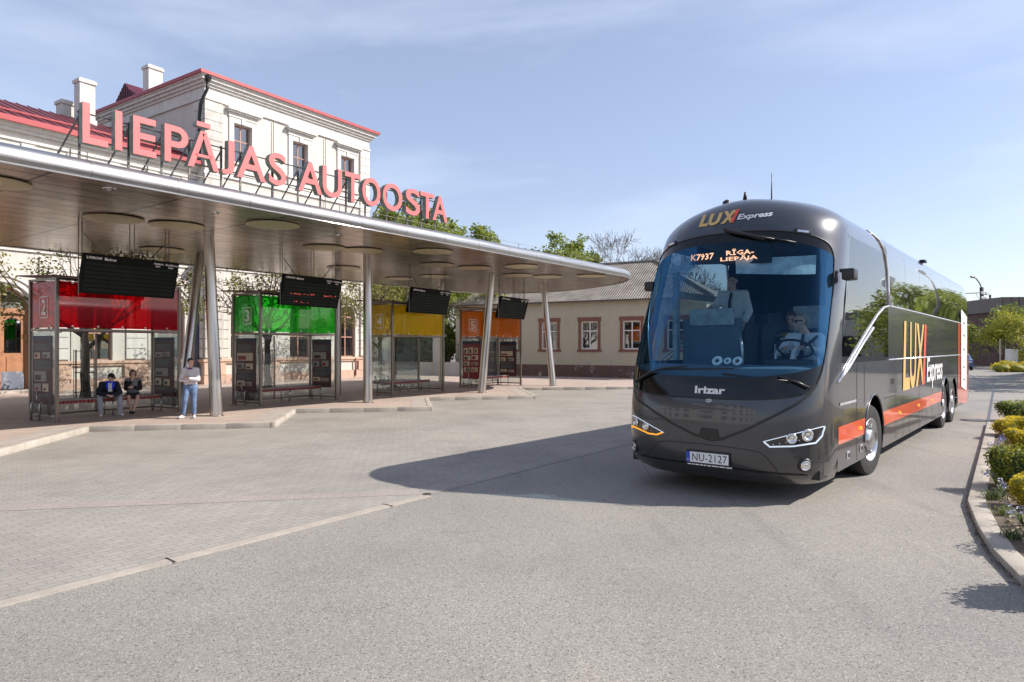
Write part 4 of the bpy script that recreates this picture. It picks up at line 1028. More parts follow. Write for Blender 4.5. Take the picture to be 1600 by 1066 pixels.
CA = ((8.6,1.0),(8.0,.95),(7.2,.95),(6.2,1.0),(5.0,.7),(3.8,.6))
for z, hw in CA: MB().box((-.3+(9.5-z)*.06,-.22,z),(hw*2,.1,.1)).build('crossarm', M['darksteel'], pl)
for z, hw in CA[:4]:
    for q in (-1,-.5,.5,1): MB().lathe([(.06,0),(.10,.06),(.05,.12),(.10,.18),(.04,.28)], 8, Matrix.Translation((-.3+(9.5-z)*.06+q*hw*.95,-.22,z+.05)), cap=True).build('insulator', M['signwhite'], pl)
p2 = empty('utility_pole', (84,120,0), R(38), 'smaller far utility pole behind the tall dark one', 'utility pole')
MB().tube((0,0,0),(0,0,11.2),.24,.18,8).build('pole', M['darkpole'], p2)
for z in (10.6,9.8,9.0,8.0): MB().box((0,-.2,z),(2.0,.1,.1)).build('crossarm', M['darksteel'], p2)
mb = MB()
A_ = Vector((59,85.7,8.8)); B_ = Vector((84,119.7,10.8))
for s in (-.8,.0,.8):
    mb.path([A_.lerp(B_, k/10)+Vector((s,0,-1.0*math.sin(math.pi*k/10))) for k in range(11)], .025, 4)
    mb.path([A_.lerp(Vector((-80,90,9.5)), k/10)+Vector((0,s,-2.0*math.sin(math.pi*k/10))) for k in range(11)], .02, 4)
tag(mb.build('overhead_wires', M['black']), 'thin overhead wires running from the tall dark utility pole', 'wires')
# parked cars far down the road
def car(loc, rz, col, label):
    o = empty('parked_car', loc, rz, label, 'car', 'cars parked far down the road')
    pm = paint('car_paint', col)
    side = [(-2.1,.35),(-2.15,.7),(-2.0,.88),(-1.2,.98),(-.55,1.42),(.9,1.46),(1.65,1.02),(2.1,.92),(2.15,.5),(2.1,.3)]
    rows = []
    for y, sc in ((-.86,.96),(-.84,1.0),(-.6,1.0),(.6,1.0),(.84,1.0),(.86,.96)):
        yy = [y*(.82 if z > 1.0 else 1) for x, z in side]
        rows.append([(x*sc, yy[i], z if abs(y) > .85 and 0 else z) for i, (x, z) in enumerate(side)])
    mb = MB(); mb.grid(rows, closed=True); mb.f.append([k for k in range(len(side))]); mb.m.append(0); mb.f.append([5*len(side)+k for k in range(len(side))][::-1]); mb.m.append(0)
    mb.build('body', pm, o, auto=40)
    mb = MB()
    for s in (-1,1):
        mb.add([(-1.05,s*.80,1.0),(1.5,s*.80,1.0),(.85,s*.715,1.38),(-.5,s*.715,1.36)], [(0,1,2,3)])
    mb.add([(-1.22,-.66,1.0),(-1.22,.66,1.0),(-.62,.6,1.40),(-.62,-.6,1.40)], [(0,1,2,3)])
    mb.build('window', M['carglass'], o)
    for x in (-1.3,1.3):
        for s in (-1,1):
            w_ = MB().lathe([(.0,-.1),(.28,-.1),(.32,-.07),(.32,.07),(.28,.1),(0,.1)], 18, Matrix.Translation((x,s*.8,.32)) @ Matrix.Rotation(R(90),4,'X')).build('wheel', M['rubber'], o, auto=40)
            MB().lathe([(.0,.105),(.17,.105),(.19,.102)], 14, Matrix.Translation((x,s*.8,.32)) @ Matrix.Rotation(R(90)*(-s if s else 1),4,'X')).build('rim', M['chrome'], w_)
    for s in (-1,1): MB().box((-2.1,s*.62,.72),(.1,.3,.14),bev=.02).build('headlight', M['chrome'], o)
    return o
M['carglass'] = simple('car_glass', (.02,.025,.03), .05, spec=1)
car((38.9,59.5,0), R(62), (.03,.08,.25), 'blue car parked just past the rear of the bus')
car((62,92,0), R(20), (.30,.02,.02), 'small red car parked behind the utility pole')
# ---------------------------------------------------------------- the coach. local X: its lit side outward, Y: to the rear, Z up
BT = math.atan2(-.6306,.7761)
bus = empty('coach', (2.486,8.878,0), BT, 'dark grey intercity coach lettered LUX Express with an orange side stripe', 'bus')
BM = Matrix.Translation((2.486,8.878,0)) @ Matrix.Rotation(BT,4,'Z'); BMI = BM.inverted()
def interp(tab, z):
    if z <= tab[0][0]: return tab[0][1]
    for (a, va), (b, vb) in zip(tab, tab[1:]):
        if z <= b: 
            t = (z-a)/(b-a); return va+(vb-va)*t
    return tab[-1][1]
def smooth_tab(tab):                       # monotone-ish cubic through the table
    zs = [a for a,_ in tab]; vs = [b for _,b in tab]; n = len(tab)
    m = [0]*n
    for i in range(n):
        if i in (0, n-1): m[i] = (vs[min(i+1,n-1)]-vs[max(i-1,0)])/(zs[min(i+1,n-1)]-zs[max(i-1,0)])
        else: 
            a = (vs[i]-vs[i-1])/(zs[i]-zs[i-1]); b = (vs[i+1]-vs[i])/(zs[i+1]-zs[i]); m[i] = 0 if a*b < 0 else (2*a*b/(a+b) if abs(a+b) > 1e-9 else 0)
    def f(z):
        if z <= zs[0]: return vs[0]
        if z >= zs[-1]: return vs[-1]
        for i in range(n-1):
            if z <= zs[i+1]:
                h = zs[i+1]-zs[i]; t = (z-zs[i])/h
                return (2*t**3-3*t**2+1)*vs[i]+(t**3-2*t**2+t)*h*m[i]+(-2*t**3+3*t**2)*vs[i+1]+(t**3-t**2)*h*m[i+1]
    return f
NOSE = smooth_tab([(.22,.30),(.30,.16),(.42,.05),(.6,.01),(.85,0),(1.1,.01),(1.35,.05),(1.7,.14),(2.3,.32),(3.0,.58),(3.35,.73),(3.55,.80),(3.75,.91),(3.9,1.02),(4.0,1.14),(4.07,1.28),(4.11,1.45),(4.135,1.75),(4.15,2.3)])
WID = smooth_tab([(.22,1.26),(.34,1.345),(.5,1.375),(1.5,1.375),(3.0,1.355),(3.45,1.335),(3.65,1.30),(3.8,1.20),(3.9,1.07),(3.98,.91),(4.04,.72),(4.09,.50),(4.13,.24),(4.152,.0)])
SX = 1.375
def PEX(z):
    t = max(0.0, min(1.0, (z-1.5)/2.2)); return 3.15 - .85*t*t*(3-2*t)
def ycor(z): return NOSE(z) + 1.02
def front_y(x, z):
    W_ = WID(z); p = PEX(z); q = min(1.0, abs(x)/max(W_,1e-4))
    return ycor(z) - 1.02*(max(0.0,1-q**p))**(1/p)
def fp(x, z, off=0.0):
    W_ = WID(z); x = max(-W_*.9995, min(W_*.9995, x))
    y = front_y(x, z)
    if off:
        e = .01; dx = (front_y(min(x+e,W_*.999),z)-front_y(max(x-e,-W_*.999),z))/max(1e-4,(min(x+e,W_*.999)-max(x-e,-W_*.999))); dz = (front_y(x,z+e)-front_y(x,z-e))/(2*e)
        n = Vector((dx,-1,dz)).normalized(); return Vector((x,y,z)) + n*off
    return Vector((x,y,z))
def hit(px, py):
    """(x, z) on the coach's front where this place of the photograph falls"""
    o = BMI @ Vector((0,0,H)); d = (BMI.to_3x3() @ Vector(((px-800)/F, 1, -(py-HZ)/F)))
    t = 6.5
    while t < 14:
        p = o + d*t
        if .2 < p.z < 4.148 and abs(p.x) < WID(p.z) and p.y > front_y(p.x, p.z): break
        t += .01
    p = o + d*t; return p.x, p.z
def hs(px, py):
    """(y, z) on the coach's lit side plane"""
    o = BMI @ Vector((0,0,H)); d = (BMI.to_3x3() @ Vector(((px-800)/F, 1, -(py-HZ)/F)))
    t = (SX-o.x)/d.x; p = o + d*t; return p.y, p.z
YR = 16.5
M['buspaint'] = paint('coach_graphite_paint', (.034,.039,.050), .5, .34, .05, .06, True)
M['busglass'] = paint('coach_tinted_side_glass', (.008,.010,.012), 0, .02, .10)
M['busroof'] = paint('coach_roof_paint', (.10,.10,.11), .5, .32)
def windshield():
    m, nt, b = newmat('windshield_glass'); L = nt.links; nt.nodes.remove(b); out = nt.nodes['Material Output']
    tr = N(nt, 'ShaderNodeBsdfTransparent', Color=(.62,.82,.92,1)); gl = N(nt, 'ShaderNodeBsdfGlossy', Roughness=.015); gl.inputs['Color'].default_value = (.06,.17,.30,1)
    lw = N(nt, 'ShaderNodeLayerWeight', Blend=.3); mr = N(nt, 'ShaderNodeMapRange'); mr.inputs['To Min'].default_value = .10; mr.inputs['To Max'].default_value = .6
    L.new(lw.outputs['Fresnel'], mr.inputs['Value']); mx = N(nt, 'ShaderNodeMixShader'); L.new(mr.outputs[0], mx.inputs[0]); L.new(tr.outputs[0], mx.inputs[1]); L.new(gl.outputs[0], mx.inputs[2]); L.new(mx.outputs[0], out.inputs['Surface'])
    return m
M['windshield'] = windshield()
M['glassblack'] = paint('black_glass_edge', (.003,.004,.005), 0, .05); M['glassblack'].node_tree.nodes['Principled BSDF'].inputs['Coat Weight'].default_value = .25; M['glassblack'].node_tree.nodes['Principled BSDF'].inputs['Specular IOR Level'].default_value = .35
M['orange'] = paint('coach_orange', (.72,.10,.035), 0, .35); M['goldtext'] = simple('gold_lettering', (.62,.40,.14), .4); M['whitetext'] = simple('white_lettering', (.75,.75,.75), .4); M['redtext'] = simple('red_lettering', (.75,.09,.05), .4)
M['chrometrim'] = simple('silver_trim', (.72,.72,.75), .25, .6)
M['interior'] = simple('coach_interior', (.07,.09,.11), .8); M['dash'] = simple('dashboard_blue', (.10,.14,.18), .6)
# --- front shell by columns of theta
AW = 72.0                                   # glass ends at this angle
def xcol(th, z):
    q = math.sin(R(abs(th)))**(2/PEX(z)); return math.copysign(q, th)*WID(z)
ZL0, ZH0 = 1.29, 3.54
def zlow(th): a = abs(th)/AW; return ZL0 + .16*a**2.0
def zhigh(th): a = abs(th)/AW; return ZH0 - .26*a**2.2
def ztop_glass(th):
    a = min(1,abs(th)/AW); k = (1-a**16)**(1/2.6) if a < 1 else 0; mid = (zlow(th)+zhigh(th))*.5+.35; return mid + (zhigh(th)-mid)*k
def zbot_glass(th):
    a = min(1,abs(th)/AW); k = (1-a**12)**(1/2.4) if a < 1 else 0; mid = (zlow(th)+zhigh(th))*.5+.35; return mid + (zlow(th)-mid)*k
ths = [x for x in range(-90,-72,3)] + [-AW+.0] + [x for x in range(-70,71,2)] + [AW] + [x for x in range(75,91,3)]
ths = sorted(set(ths))
def col_pts(th, za, zb, n, off=0):
    out = []
    for k in range(n+1):
        z = za+(zb-za)*k/n; x = xcol(th, z); 
        out.append(fp(x, z, off) if off else Vector((x, ycor(z)-1.02*max(0.0,math.cos(R(abs(th))))**(2/PEX(z)), z)))
    return out
mb = MB(); rows = [col_pts(th, .22, zbot_glass(th), 16) for th in ths]; mb.grid(rows)
front = mb.build('front_body', M['buspaint'], bus, auto=50)
ths2 = ths
ZT = [3.55,3.62,3.68,3.74,3.8,3.85,3.9,3.94,3.98,4.01,4.04,4.065,4.085,4.10,4.115,4.13,4.14,4.146,4.151]
mb = MB(); rows = []
for th in ths:
    zt = ztop_glass(th); low = [zt+(3.55-zt)*k/6 for k in range(6)] + ZT
    rows.append([Vector((xcol(th,z), ycor(z)-1.02*max(0.0,math.cos(R(abs(th))))**(2/PEX(z)), z)) for z in low])
mb.grid(rows)
mb.build('front_roof_dome', M['buspaint'], bus, auto=60)
gth = [t for t in ths if abs(t) <= AW]
# three zones of the front glass: black lower band, clear screen, black upper band
def zone(f0, f1, n, mat, name, off=0.0):
    mb = MB(); rows = []
    for th in gth:
        a, b = zbot_glass(th), ztop_glass(th); z0 = min(max(f0(th), a), b); z1 = min(max(f1(th), a), b)
        rows.append([Vector((xcol(th,z), ycor(z)-1.02*max(0.0,math.cos(R(abs(th))))**(2/PEX(z)), z)) for z in [z0+(z1-z0)*k/n for k in range(n+1)]])
    mb.grid(rows); return mb.build(name, mat, bus, smooth=True)
zb_ = lambda th: 1.57 + .20*(abs(th)/AW)**2
zt_ = lambda th: 3.40 - .26*(abs(th)/AW)**2.2
zone(lambda t: 0, zb_, 6, M['glassblack'], 'black_glass_band')
zone(zb_, zt_, 22, M['windshield'], 'windshield')
zone(zt_, lambda t: 9, 5, M['glassblack'], 'black_glass_band')
def strip_front(P, w_, off, mat, name, z_n=1):
    """narrow band along a polyline of (x,z) laid on the front"""
    mb = MB(); rows = []
    for i, (x, z) in enumerate(P):
        a = P[max(i-1,0)]; b = P[min(i+1,len(P)-1)]; t = Vector((b[0]-a[0], b[1]-a[1])).normalized(); n = Vector((-t.y,t.x))*w_/2
        rows.append([fp(x+n.x,z+n.y,off), fp(x,z,off+.002), fp(x-n.x,z-n.y,off)])
    mb.grid(rows); return mb.build(name, mat, bus, smooth=True)
# seal round the whole glass
P = [(xcol(t, zbot_glass(t)), zbot_glass(t)) for t in gth] ; Q = [(xcol(t, ztop_glass(t)), ztop_glass(t)) for t in gth][::-1]
mb = MB(); mb.path([fp(x,z,.002) for x,z in (P+Q[1:-1])], .011, 6, closed=True); mb.build('glass_seal', M['black'], bus, smooth=True)
# V-shaped groove and front panel lines
def poly_hit(pts, n=8):
    out = []
    for (a, b) in zip(pts, pts[1:]):
        for k in range(n): 
            q = k/n; out.append(hit(a[0]+(b[0]-a[0])*q, a[1]+(b[1]-a[1])*q))
    out.append(hit(*pts[-1])); return out
V1 = poly_hit([(989,602),(996,624),(1018,640),(1050,661),(1085,679),(1112,688),(1128,686),(1165,672),(1210,650),(1243,633),(1263,618),(1276,600)],5)
strip_front(V1, .034, .003, M['black'], 'front_groove')
V2 = poly_hit([(1010,712),(1020,700),(1030,690),(1045,689),(1100,694),(1150,700),(1185,706),(1195,712),(1212,732),(1222,750)],5)
strip_front(V2, .010, .003, M['black'], 'bumper_joint')
V3 = poly_hit([(988,708),(1030,717),(1100,726),(1170,735),(1220,741),(1262,743)],5)
strip_front(V3, .02, .004, M['glassblack'], 'bumper_trim')
# black camera niche
def patch_front(top, bot, off, mat, name, n=6, parent=None):
    """quad strip between two equally long polylines of (x,z)"""
    mb = MB(); rows = []
    for (a, b) in zip(top, bot): rows.append([fp(a[0]+(b[0]-a[0])*k/n, a[1]+(b[1]-a[1])*k/n, off) for k in range(n+1)])
    mb.grid(rows); return mb.build(name, mat, parent or bus, smooth=True)
def hline(a, b, n=8): return [hit(a[0]+(b[0]-a[0])*k/n, a[1]+(b[1]-a[1])*k/n) for k in range(n+1)]
patch_front(hline((1096,668),(1121,671)), hline((1092,682),(1125,686)), .008, M['black'], 'camera_niche')
# headlights
M['lampblack'] = simple('headlight_housing', (.01,.01,.012), .15, coat=1); M['lampglass'] = glassy('headlight_cover', (.9,.92,.95), .1)
M['drl'] = emis('daytime_light', (.75,.85,1.0), .55); M['drlo'] = emis('indicator_light', (1.0,.38,.03), .9)
def headlight(topL, botL, drl_bot, projs, dm):
    h = patch_front(topL, botL, .006, M['lampblack'], 'headlight')
    mb = MB(); mb.path([fp(x,z,.014) for x,z in topL], .005, 6); mb.build('light_strip', M['drl'], h, smooth=True)
    mb = MB(); mb.path([fp(x,z,.016) for x,z in drl_bot], .010, 6); mb.build('light_strip', dm, h, smooth=True)
    for px, py, r in projs:
        x, z = hit(px, py); c = fp(x, z, .012); n = (fp(x,z,.1)-fp(x,z,0)).normalized()
        rot = Matrix.Translation(c) @ n.to_track_quat('Z','Y').to_matrix().to_4x4()
        MB().lathe([(r*.0,.004),(r*.3,.012),(r*.55,.0),(r*.62,.006),(r*.8,.018),(r,.014),(r*1.08,0)], 20, rot).build('projector', M['chrome'], h, smooth=True)
    mb = MB()
    for k in range(6):
        a = topL[1+k] if len(topL) > 7 else topL[-2]; b = botL[1+k] if len(botL) > 7 else botL[-2]
        p = fp(a[0]*.35+b[0]*.65, a[1]*.35+b[1]*.65, .01); mb.ball(tuple(p), .008, 6, 4)
    mb.build('reflector', M['chrome'], h)
headlight(hline((1193,690),(1287,666)), hline((1201,699),(1272,693)), poly_hit([(1194,690),(1203,698),(1240,697),(1273,692),(1283,681),(1287,667)],4), [(1237,685,.062),(1261,680,.072)], M['drl'])
headlight(hline((984,645),(1038,676)), hline((984,664),(1026,679)), poly_hit([(985,664),(1002,671),(1014,677),(1027,679),(1036,676)],4), [(995,660,.055),(1010,666,.052)], M['drlo'])
for px, py in ((1258,727),(993,697)):
    x, z = hit(px, py); c = fp(x, z, .006); n = (fp(x,z,.1)-fp(x,z,0)).normalized(); rot = Matrix.Translation(c) @ n.to_track_quat('Z','Y').to_matrix().to_4x4()
    f = MB().lathe([(.0,.02),(.03,.018),(.042,.006),(.05,.02),(.062,.022),(.068,0)], 20, rot).build('fog_light', M['chrome'], bus, smooth=True)
    MB().lathe([(.068,.018),(.085,.012),(.09,.0)], 20, rot).build('bezel', M['black'], f, smooth=True)
patch_front(hline((1240,712),(1268,722)), hline((1246,722),(1272,746)), .005, M['lampblack'], 'fog_light_recess')
# number plate
c0 = hit(1074,705); c1 = hit(1141,712); zc = (hit(1107,717)[1]); xc = (c0[0]+c1[0])/2; pw, ph = .56, .145
yp = front_y(xc, zc) - .025
pl_ = empty('number_plate', (xc, yp, zc), 0); pl_.parent = bus
MB().box((0,0,0),(pw+.03,.02,ph+.055),bev=.008).build('plate_holder', M['black'], pl_)
MB().box((.02,-.012,.012),(pw-.04,.008,ph-.012),bev=.002).build('plate', M['whitetext'], pl_)
MB().box((-pw/2+.012,-.0125,.012),(.045,.008,ph-.012)).build('blue_field', simple('plate_blue',(.02,.06,.5),.4), pl_)
vs, fs = text_mesh('NU-2127', 1, bold=.0, res=4, spacing=1.08); vs = fit(vs, -pw/2+.075, pw/2-.02, -.035, .062)
MB().add([(a,-.0175,b) for a,b,_ in vs], fs).build('plate_number', M['black'], pl_)
vs, fs = text_mesh('LV', 1, bold=.01); vs = fit(vs, -pw/2-.003, -pw/2+.027, -.04, -.015); MB().add([(a,-.018,b) for a,b,_ in vs], fs).build('country_code', M['whitetext'], pl_)
mb = MB(); rd = random.Random(4); x = -pw/2+.01
while x < pw/2-.02:
    w_ = rd.uniform(.03,.09); mb.bb((x,-.0135,-ph/2-.017),(x+w_,-.0115,-ph/2-.004)); x += w_+.012
mb.build('dealer_strip', M['whitetext'], pl_)
# lettering laid on the front
def front_text(txt, x0, x1, z0, z1, mat, name, bold=.02, shear=0., off=.006, slope=0.0, split=None):
    vs, fs = text_mesh(txt, 1, bold=bold, shear=shear, res=5); vs = fit(vs, 0, 1, 0, 1)
    P = [fp(x0+(x1-x0)*a, z0+(z1-z0)*b+slope*a, off) for a, b, _ in vs]
    return MB().add(P, fs).build(name, mat, bus)
a = hit(1086,614.5); b = hit(1133,616.5); t = hit(1100,603.5)
front_text('Irizar', a[0], b[0], a[1]-.0, t[1], M['whitetext'], 'lettering', .035, 0)
c = hit(1108,626); mb = MB(); mb.path([fp(c[0]+.03*math.cos(q)*1.2, c[1]+.022*math.sin(q), .006) for q in [k*.5236 for k in range(12)]], .005, 5, closed=True); mb.path([fp(c[0]-.012,c[1]-.02,.006),fp(c[0]-.012,c[1]+.02,.006),fp(c[0]-.012,c[1],.006),fp(c[0]+.012,c[1],.006),fp(c[0]+.012,c[1]+.02,.006),fp(c[0]+.012,c[1]-.02,.006)], .004, 5); mb.build('emblem', M['chrometrim'], bus)
# forehead lettering: project its corners
def quad_text(txt, c00, c10, c01, mat, name, bold, shear, off=.008):
    """corners in photo pixels: lower-left, lower-right, upper-left"""
    vs, fs = text_mesh(txt, 1, bold=bold, shear=shear, res=4); vs = fit(vs, 0, 1, 0, 1)
    P = []
    for u, v, _ in vs:
        x, z = hit(c00[0]+(c10[0]-c00[0])*u+(c01[0]-c00[0])*v, c00[1]+(c10[1]-c00[1])*u+(c01[1]-c00[1])*v); P.append(fp(x,z,off))
    return MB().add(P, fs).build(name, mat, bus)
quad_text('LU', (1092,356),(1130,350.5),(1092,338), M['goldtext'], 'lettering', .05, .35)
quad_text('X', (1126,351),(1152,347.5),(1126,332), M['goldtext'], 'lettering', .06, .3)
quad_text('/', (1141,348.5),(1157,346.3),(1141,330), M['redtext'], 'lettering', .07, .2, .012)
quad_text('Express', (1152,346.5),(1208,340.5),(1152,336), M['whitetext'], 'lettering', .03, .3)
# destination display behind the screen
def inner(px, py, off=-.06):
    x, z = hit(px, py); return fp(x, z, off)
disp = MB(); A = [inner(1076,394),inner(1206,382),inner(1206,407),inner(1076,411)]
disp.add(A, [(0,1,2,3)]).build('destination_display', simple('display_black',(.006,.007,.008),.9), bus)
M['ledo'] = emis('display_orange', (1.0,.42,.22), 1.8)
def dtext(txt, c00, c10, c01):
    vs, fs = text_mesh(txt, 1, bold=.02, res=1); vs = fit(vs, 0, 1, 0, 1); P = []
    for u, v, _ in vs: P.append(inner(c00[0]+(c10[0]-c00[0])*u+(c01[0]-c00[0])*v, c00[1]+(c10[1]-c00[1])*u+(c01[1]-c00[1])*v, -.045))
    MB().add(P, fs).build('display_text', M['ledo'], bus)
dtext('K7937', (1077,406),(1113,402.5),(1077.5,396)); dtext('RĪGA-', (1133,397),(1177,394),(1133,387.5)); dtext('LIEPĀJA', (1124,408),(1183,403.5),(1124,398.5))
# wipers, brow lamps, antennas
def on(px, py, off): x, z = hit(px, py); return fp(x, z, off)
mb = MB(); mb.path([on(1134,360,.03),on(1150,366,.06),on(1180,372,.06),on(1210,377,.05)], [.035,.028,.018,.012], 8); mb.path([on(1195,372,.05),on(1243,381,.03)], .011, 6); mb.build('wiper', M['black'], bus, smooth=True)
mb = MB(); mb.path([on(997,597,.04),on(1020,583,.05),on(1040,577,.05),on(1075,573,.04)], [.02,.018,.014,.012], 8); mb.path([on(1033,578,.03),on(1147,576,.02)], .012, 6); mb.build('wiper', M['black'], bus, smooth=True)
mb = MB(); mb.path([on(1262,607,.04),on(1245,599,.05),on(1215,589,.05)], [.02,.016,.012], 8); mb.path([on(1235,597,.03),on(1130,585,.02)], .012, 6); mb.build('wiper', M['black'], bus, smooth=True)
def hit3(px, py):
    o = BMI @ Vector((0,0,H)); d = (BMI.to_3x3() @ Vector(((px-800)/F, 1, -(py-HZ)/F))); t = 6.5
    while t < 14:
        p = o + d*t
        if .2 < p.z < 4.148 and abs(p.x) < WID(p.z) and p.y > front_y(p.x, p.z): break
        t += .004
    return o + d*t
for a, b, c in (((1241,361),(1267,364),(1254,358)),((1046,384),(1057,380),(1051,378))):
    A, B, C_ = hit3(*a), hit3(*b), hit3(*c); X_ = (B-A).normalized(); n = X_.cross(C_-A).normalized()
    if n.y > 0: n = -n
    Zv = X_.cross(-n) if X_.cross(-n).z > 0 else -X_.cross(-n); rt = Matrix((X_, -n, Zv)).transposed(); m_ = (A+B)/2
    l = MB().box(tuple(m_+n*.004), ((B-A).length, .04, .075), rt, .015).build('brow_lamp', M['black'], bus, auto=40)
    MB().box(tuple(m_+n*.02), ((B-A).length*.7, .02, .035), rt, .008).build('lamp_lens', M['chrome'], l, auto=40)
for x, y, h_, r_ in ((-.05,1.62,.16,.035),(.18,2.1,.50,.012),(-.28,1.5,.05,.03)):
    zz = 4.10; mb = MB(); mb.lathe([(.07,-.05),(.06,.03),(r_,.05)], 12, Matrix.Translation((x,y,zz))); mb.tube((x,y,zz+.04),(x+.01,y-.02,zz+h_),r_,r_*.4,8); mb.build('antenna', M['black'], bus, smooth=True)
# windshield edge pillars inside, sun blinds
M['blind'] = simple('sun_blind', (.35,.40,.42), .8, var=.3, scale=7)
for P in ([(1146,398),(1283,393),(1283,423),(1146,422)], [(1034,416),(1080,400),(1080,413),(1034,424)]):
    mb = MB(); rows = []
    for k in range(13):
        u = k/12; rows.append([inner(P[0][0]+(P[1][0]-P[0][0])*u, P[0][1]+(P[1][1]-P[0][1])*u, -.10), inner(P[3][0]+(P[2][0]-P[3][0])*u, P[3][1]+(P[2][1]-P[3][1])*u, -.11)])
    mb.grid(rows).build('sun_blind', M['blind'], bus)
# --- sides
ARCH = [(3.17,.66),(11.1,.66),(12.75,.60)]
ZW_ = .53
def side_lower(sx):
    """outline of the lower side panel with wheel arches cut out"""
    y0 = ycor(1.0); P = [(y0,.34)]
    for c, r in ARCH:
        zc_ = ZW_+.03; a0 = math.asin(max(-1,min(1,(.34-zc_)/r)))
        for k in range(17):
            a = math.pi - a0 - (math.pi-2*a0)*k/16; P.append((c+r*math.cos(a), zc_+r*math.sin(a)))
    # merge where the two rear arches overlap
    Q = []
    for p in P:
        if any(math.hypot(p[0]-c, p[1]-(ZW_+.03)) < r-.02 for c, r in ARCH): continue
        Q.append(p)
    Q += [(YR-.35,.42),(YR-.35,1.74),(y0,1.74)]
    return Q
for sx in (1,-1):
    Q = side_lower(sx); mb = MB(); mb.add([(sx*SX,y,z) for y,z in Q], [list(range(len(Q))) if sx > 0 else list(range(len(Q)))[::-1]])
    o = mb.build('side_panel', M['buspaint'], bus)
    bm = bmesh.new(); bm.from_mesh(o.data); bmesh.ops.triangulate(bm, faces=bm.faces[:]); bm.to_mesh(o.data); bm.free()
    # upper side, curving in to the roof
    zz = [1.74,2.2,2.62,3.0,3.3,3.45,3.55,3.65,3.74,3.8,3.86,3.92,3.96,4.0,4.03,4.06,4.085,4.11,4.13,4.142,4.151]
    ys = [4.25]+[5+k*1.0 for k in range(12)]
    rows = [[(sx*(SX if z < 2.7 else WID(z)), y, z) for y in ys] for z in zz]
    mb = MB(); mb.grid(rows); mb.build('side_body', M['buspaint'] , bus, auto=50)
    rows = [[(sx*(SX if z < 2.7 else WID(z)), ycor(z)+(4.25-ycor(z))*k/8, z) for k in range(9)] for z in [3.5,3.55,3.65,3.74,3.8,3.86,3.92,3.96,4.0,4.03,4.06,4.085,4.11,4.13,4.142,4.151] ]
    mb = MB(); mb.grid(rows); mb.build('roof_shoulder', M['buspaint'], bus, auto=50)
    rows = [[(sx*(SX if z < 2.7 else WID(z)), ycor(z)+(1.25-ycor(z))*k/3 if ycor(z) < 1.25 else ycor(z)+k*.02, z) for k in range(4)] for z in (1.74,2.0,2.3,2.6,3.0,3.3,3.5)]
    mb = MB(); mb.grid(rows); mb.build('front_pillar', M['buspaint'], bus, smooth=True)
    # rear corner
    rr = []
    for z in [.42,1.0,1.74,2.6,3.3,3.55,3.74,3.86,3.96,4.03,4.085,4.125,4.151]:
        W_ = (SX if z < 2.7 else WID(z)); tuck = .0 if z < 2.2 else (z-2.2)*.22; row = []
        for k in range(9):
            a = math.pi/2*k/8; row.append((sx*(W_-.35*min(1,W_)*(1-math.cos(a))), (YR-.5)+ (.5-tuck)*math.sin(a)*1.0 if k else YR-.5, z))
        row.append((0, YR-tuck, z)); rr.append(row)
    mb = MB(); mb.grid(rr); mb.build('rear_body', M['orange'] if False else M['buspaint'], bus, auto=50)
    # front quarter glass: driver's window region between pillar and arc trim
    rows = [[(sx*(SX if z < 2.7 else WID(z)), 1.2+(4.25-1.2)*k/6 if ycor(z) < 1.2 else ycor(z)+.06+(4.25-ycor(z)-.06)*k/6, z) for k in range(7)] for z in (1.74,2.0,2.3,2.62,3.0,3.3,3.5)]
    mb = MB(); mb.grid(rows); mb.build('front_side_window', M['sideglass'] if 'sideglass' in M else glassy('driver_side_glass', (.55,.60,.63), .20), bus, smooth=True)
M['sideglass'] = M.get('sideglass')
def side_patch(P, off, mat, name, parent=None, sx=1, tri=True):
    mb = MB(); mb.add([(sx*(SX+off), y, z) for y, z in P], [list(range(len(P)))])
    o = mb.build(name, mat, parent or bus)
    bm = bmesh.new(); bm.from_mesh(o.data); bmesh.ops.triangulate(bm, faces=bm.faces[:]); bm.to_mesh(o.data); bm.free(); return o
def side_strip(P, w_, off, mat, name, sx=1):
    mb = MB(); mb.path([(sx*(SX+off), y, z) for y, z in P], w_, 6); return mb.build(name, mat, bus, smooth=True)
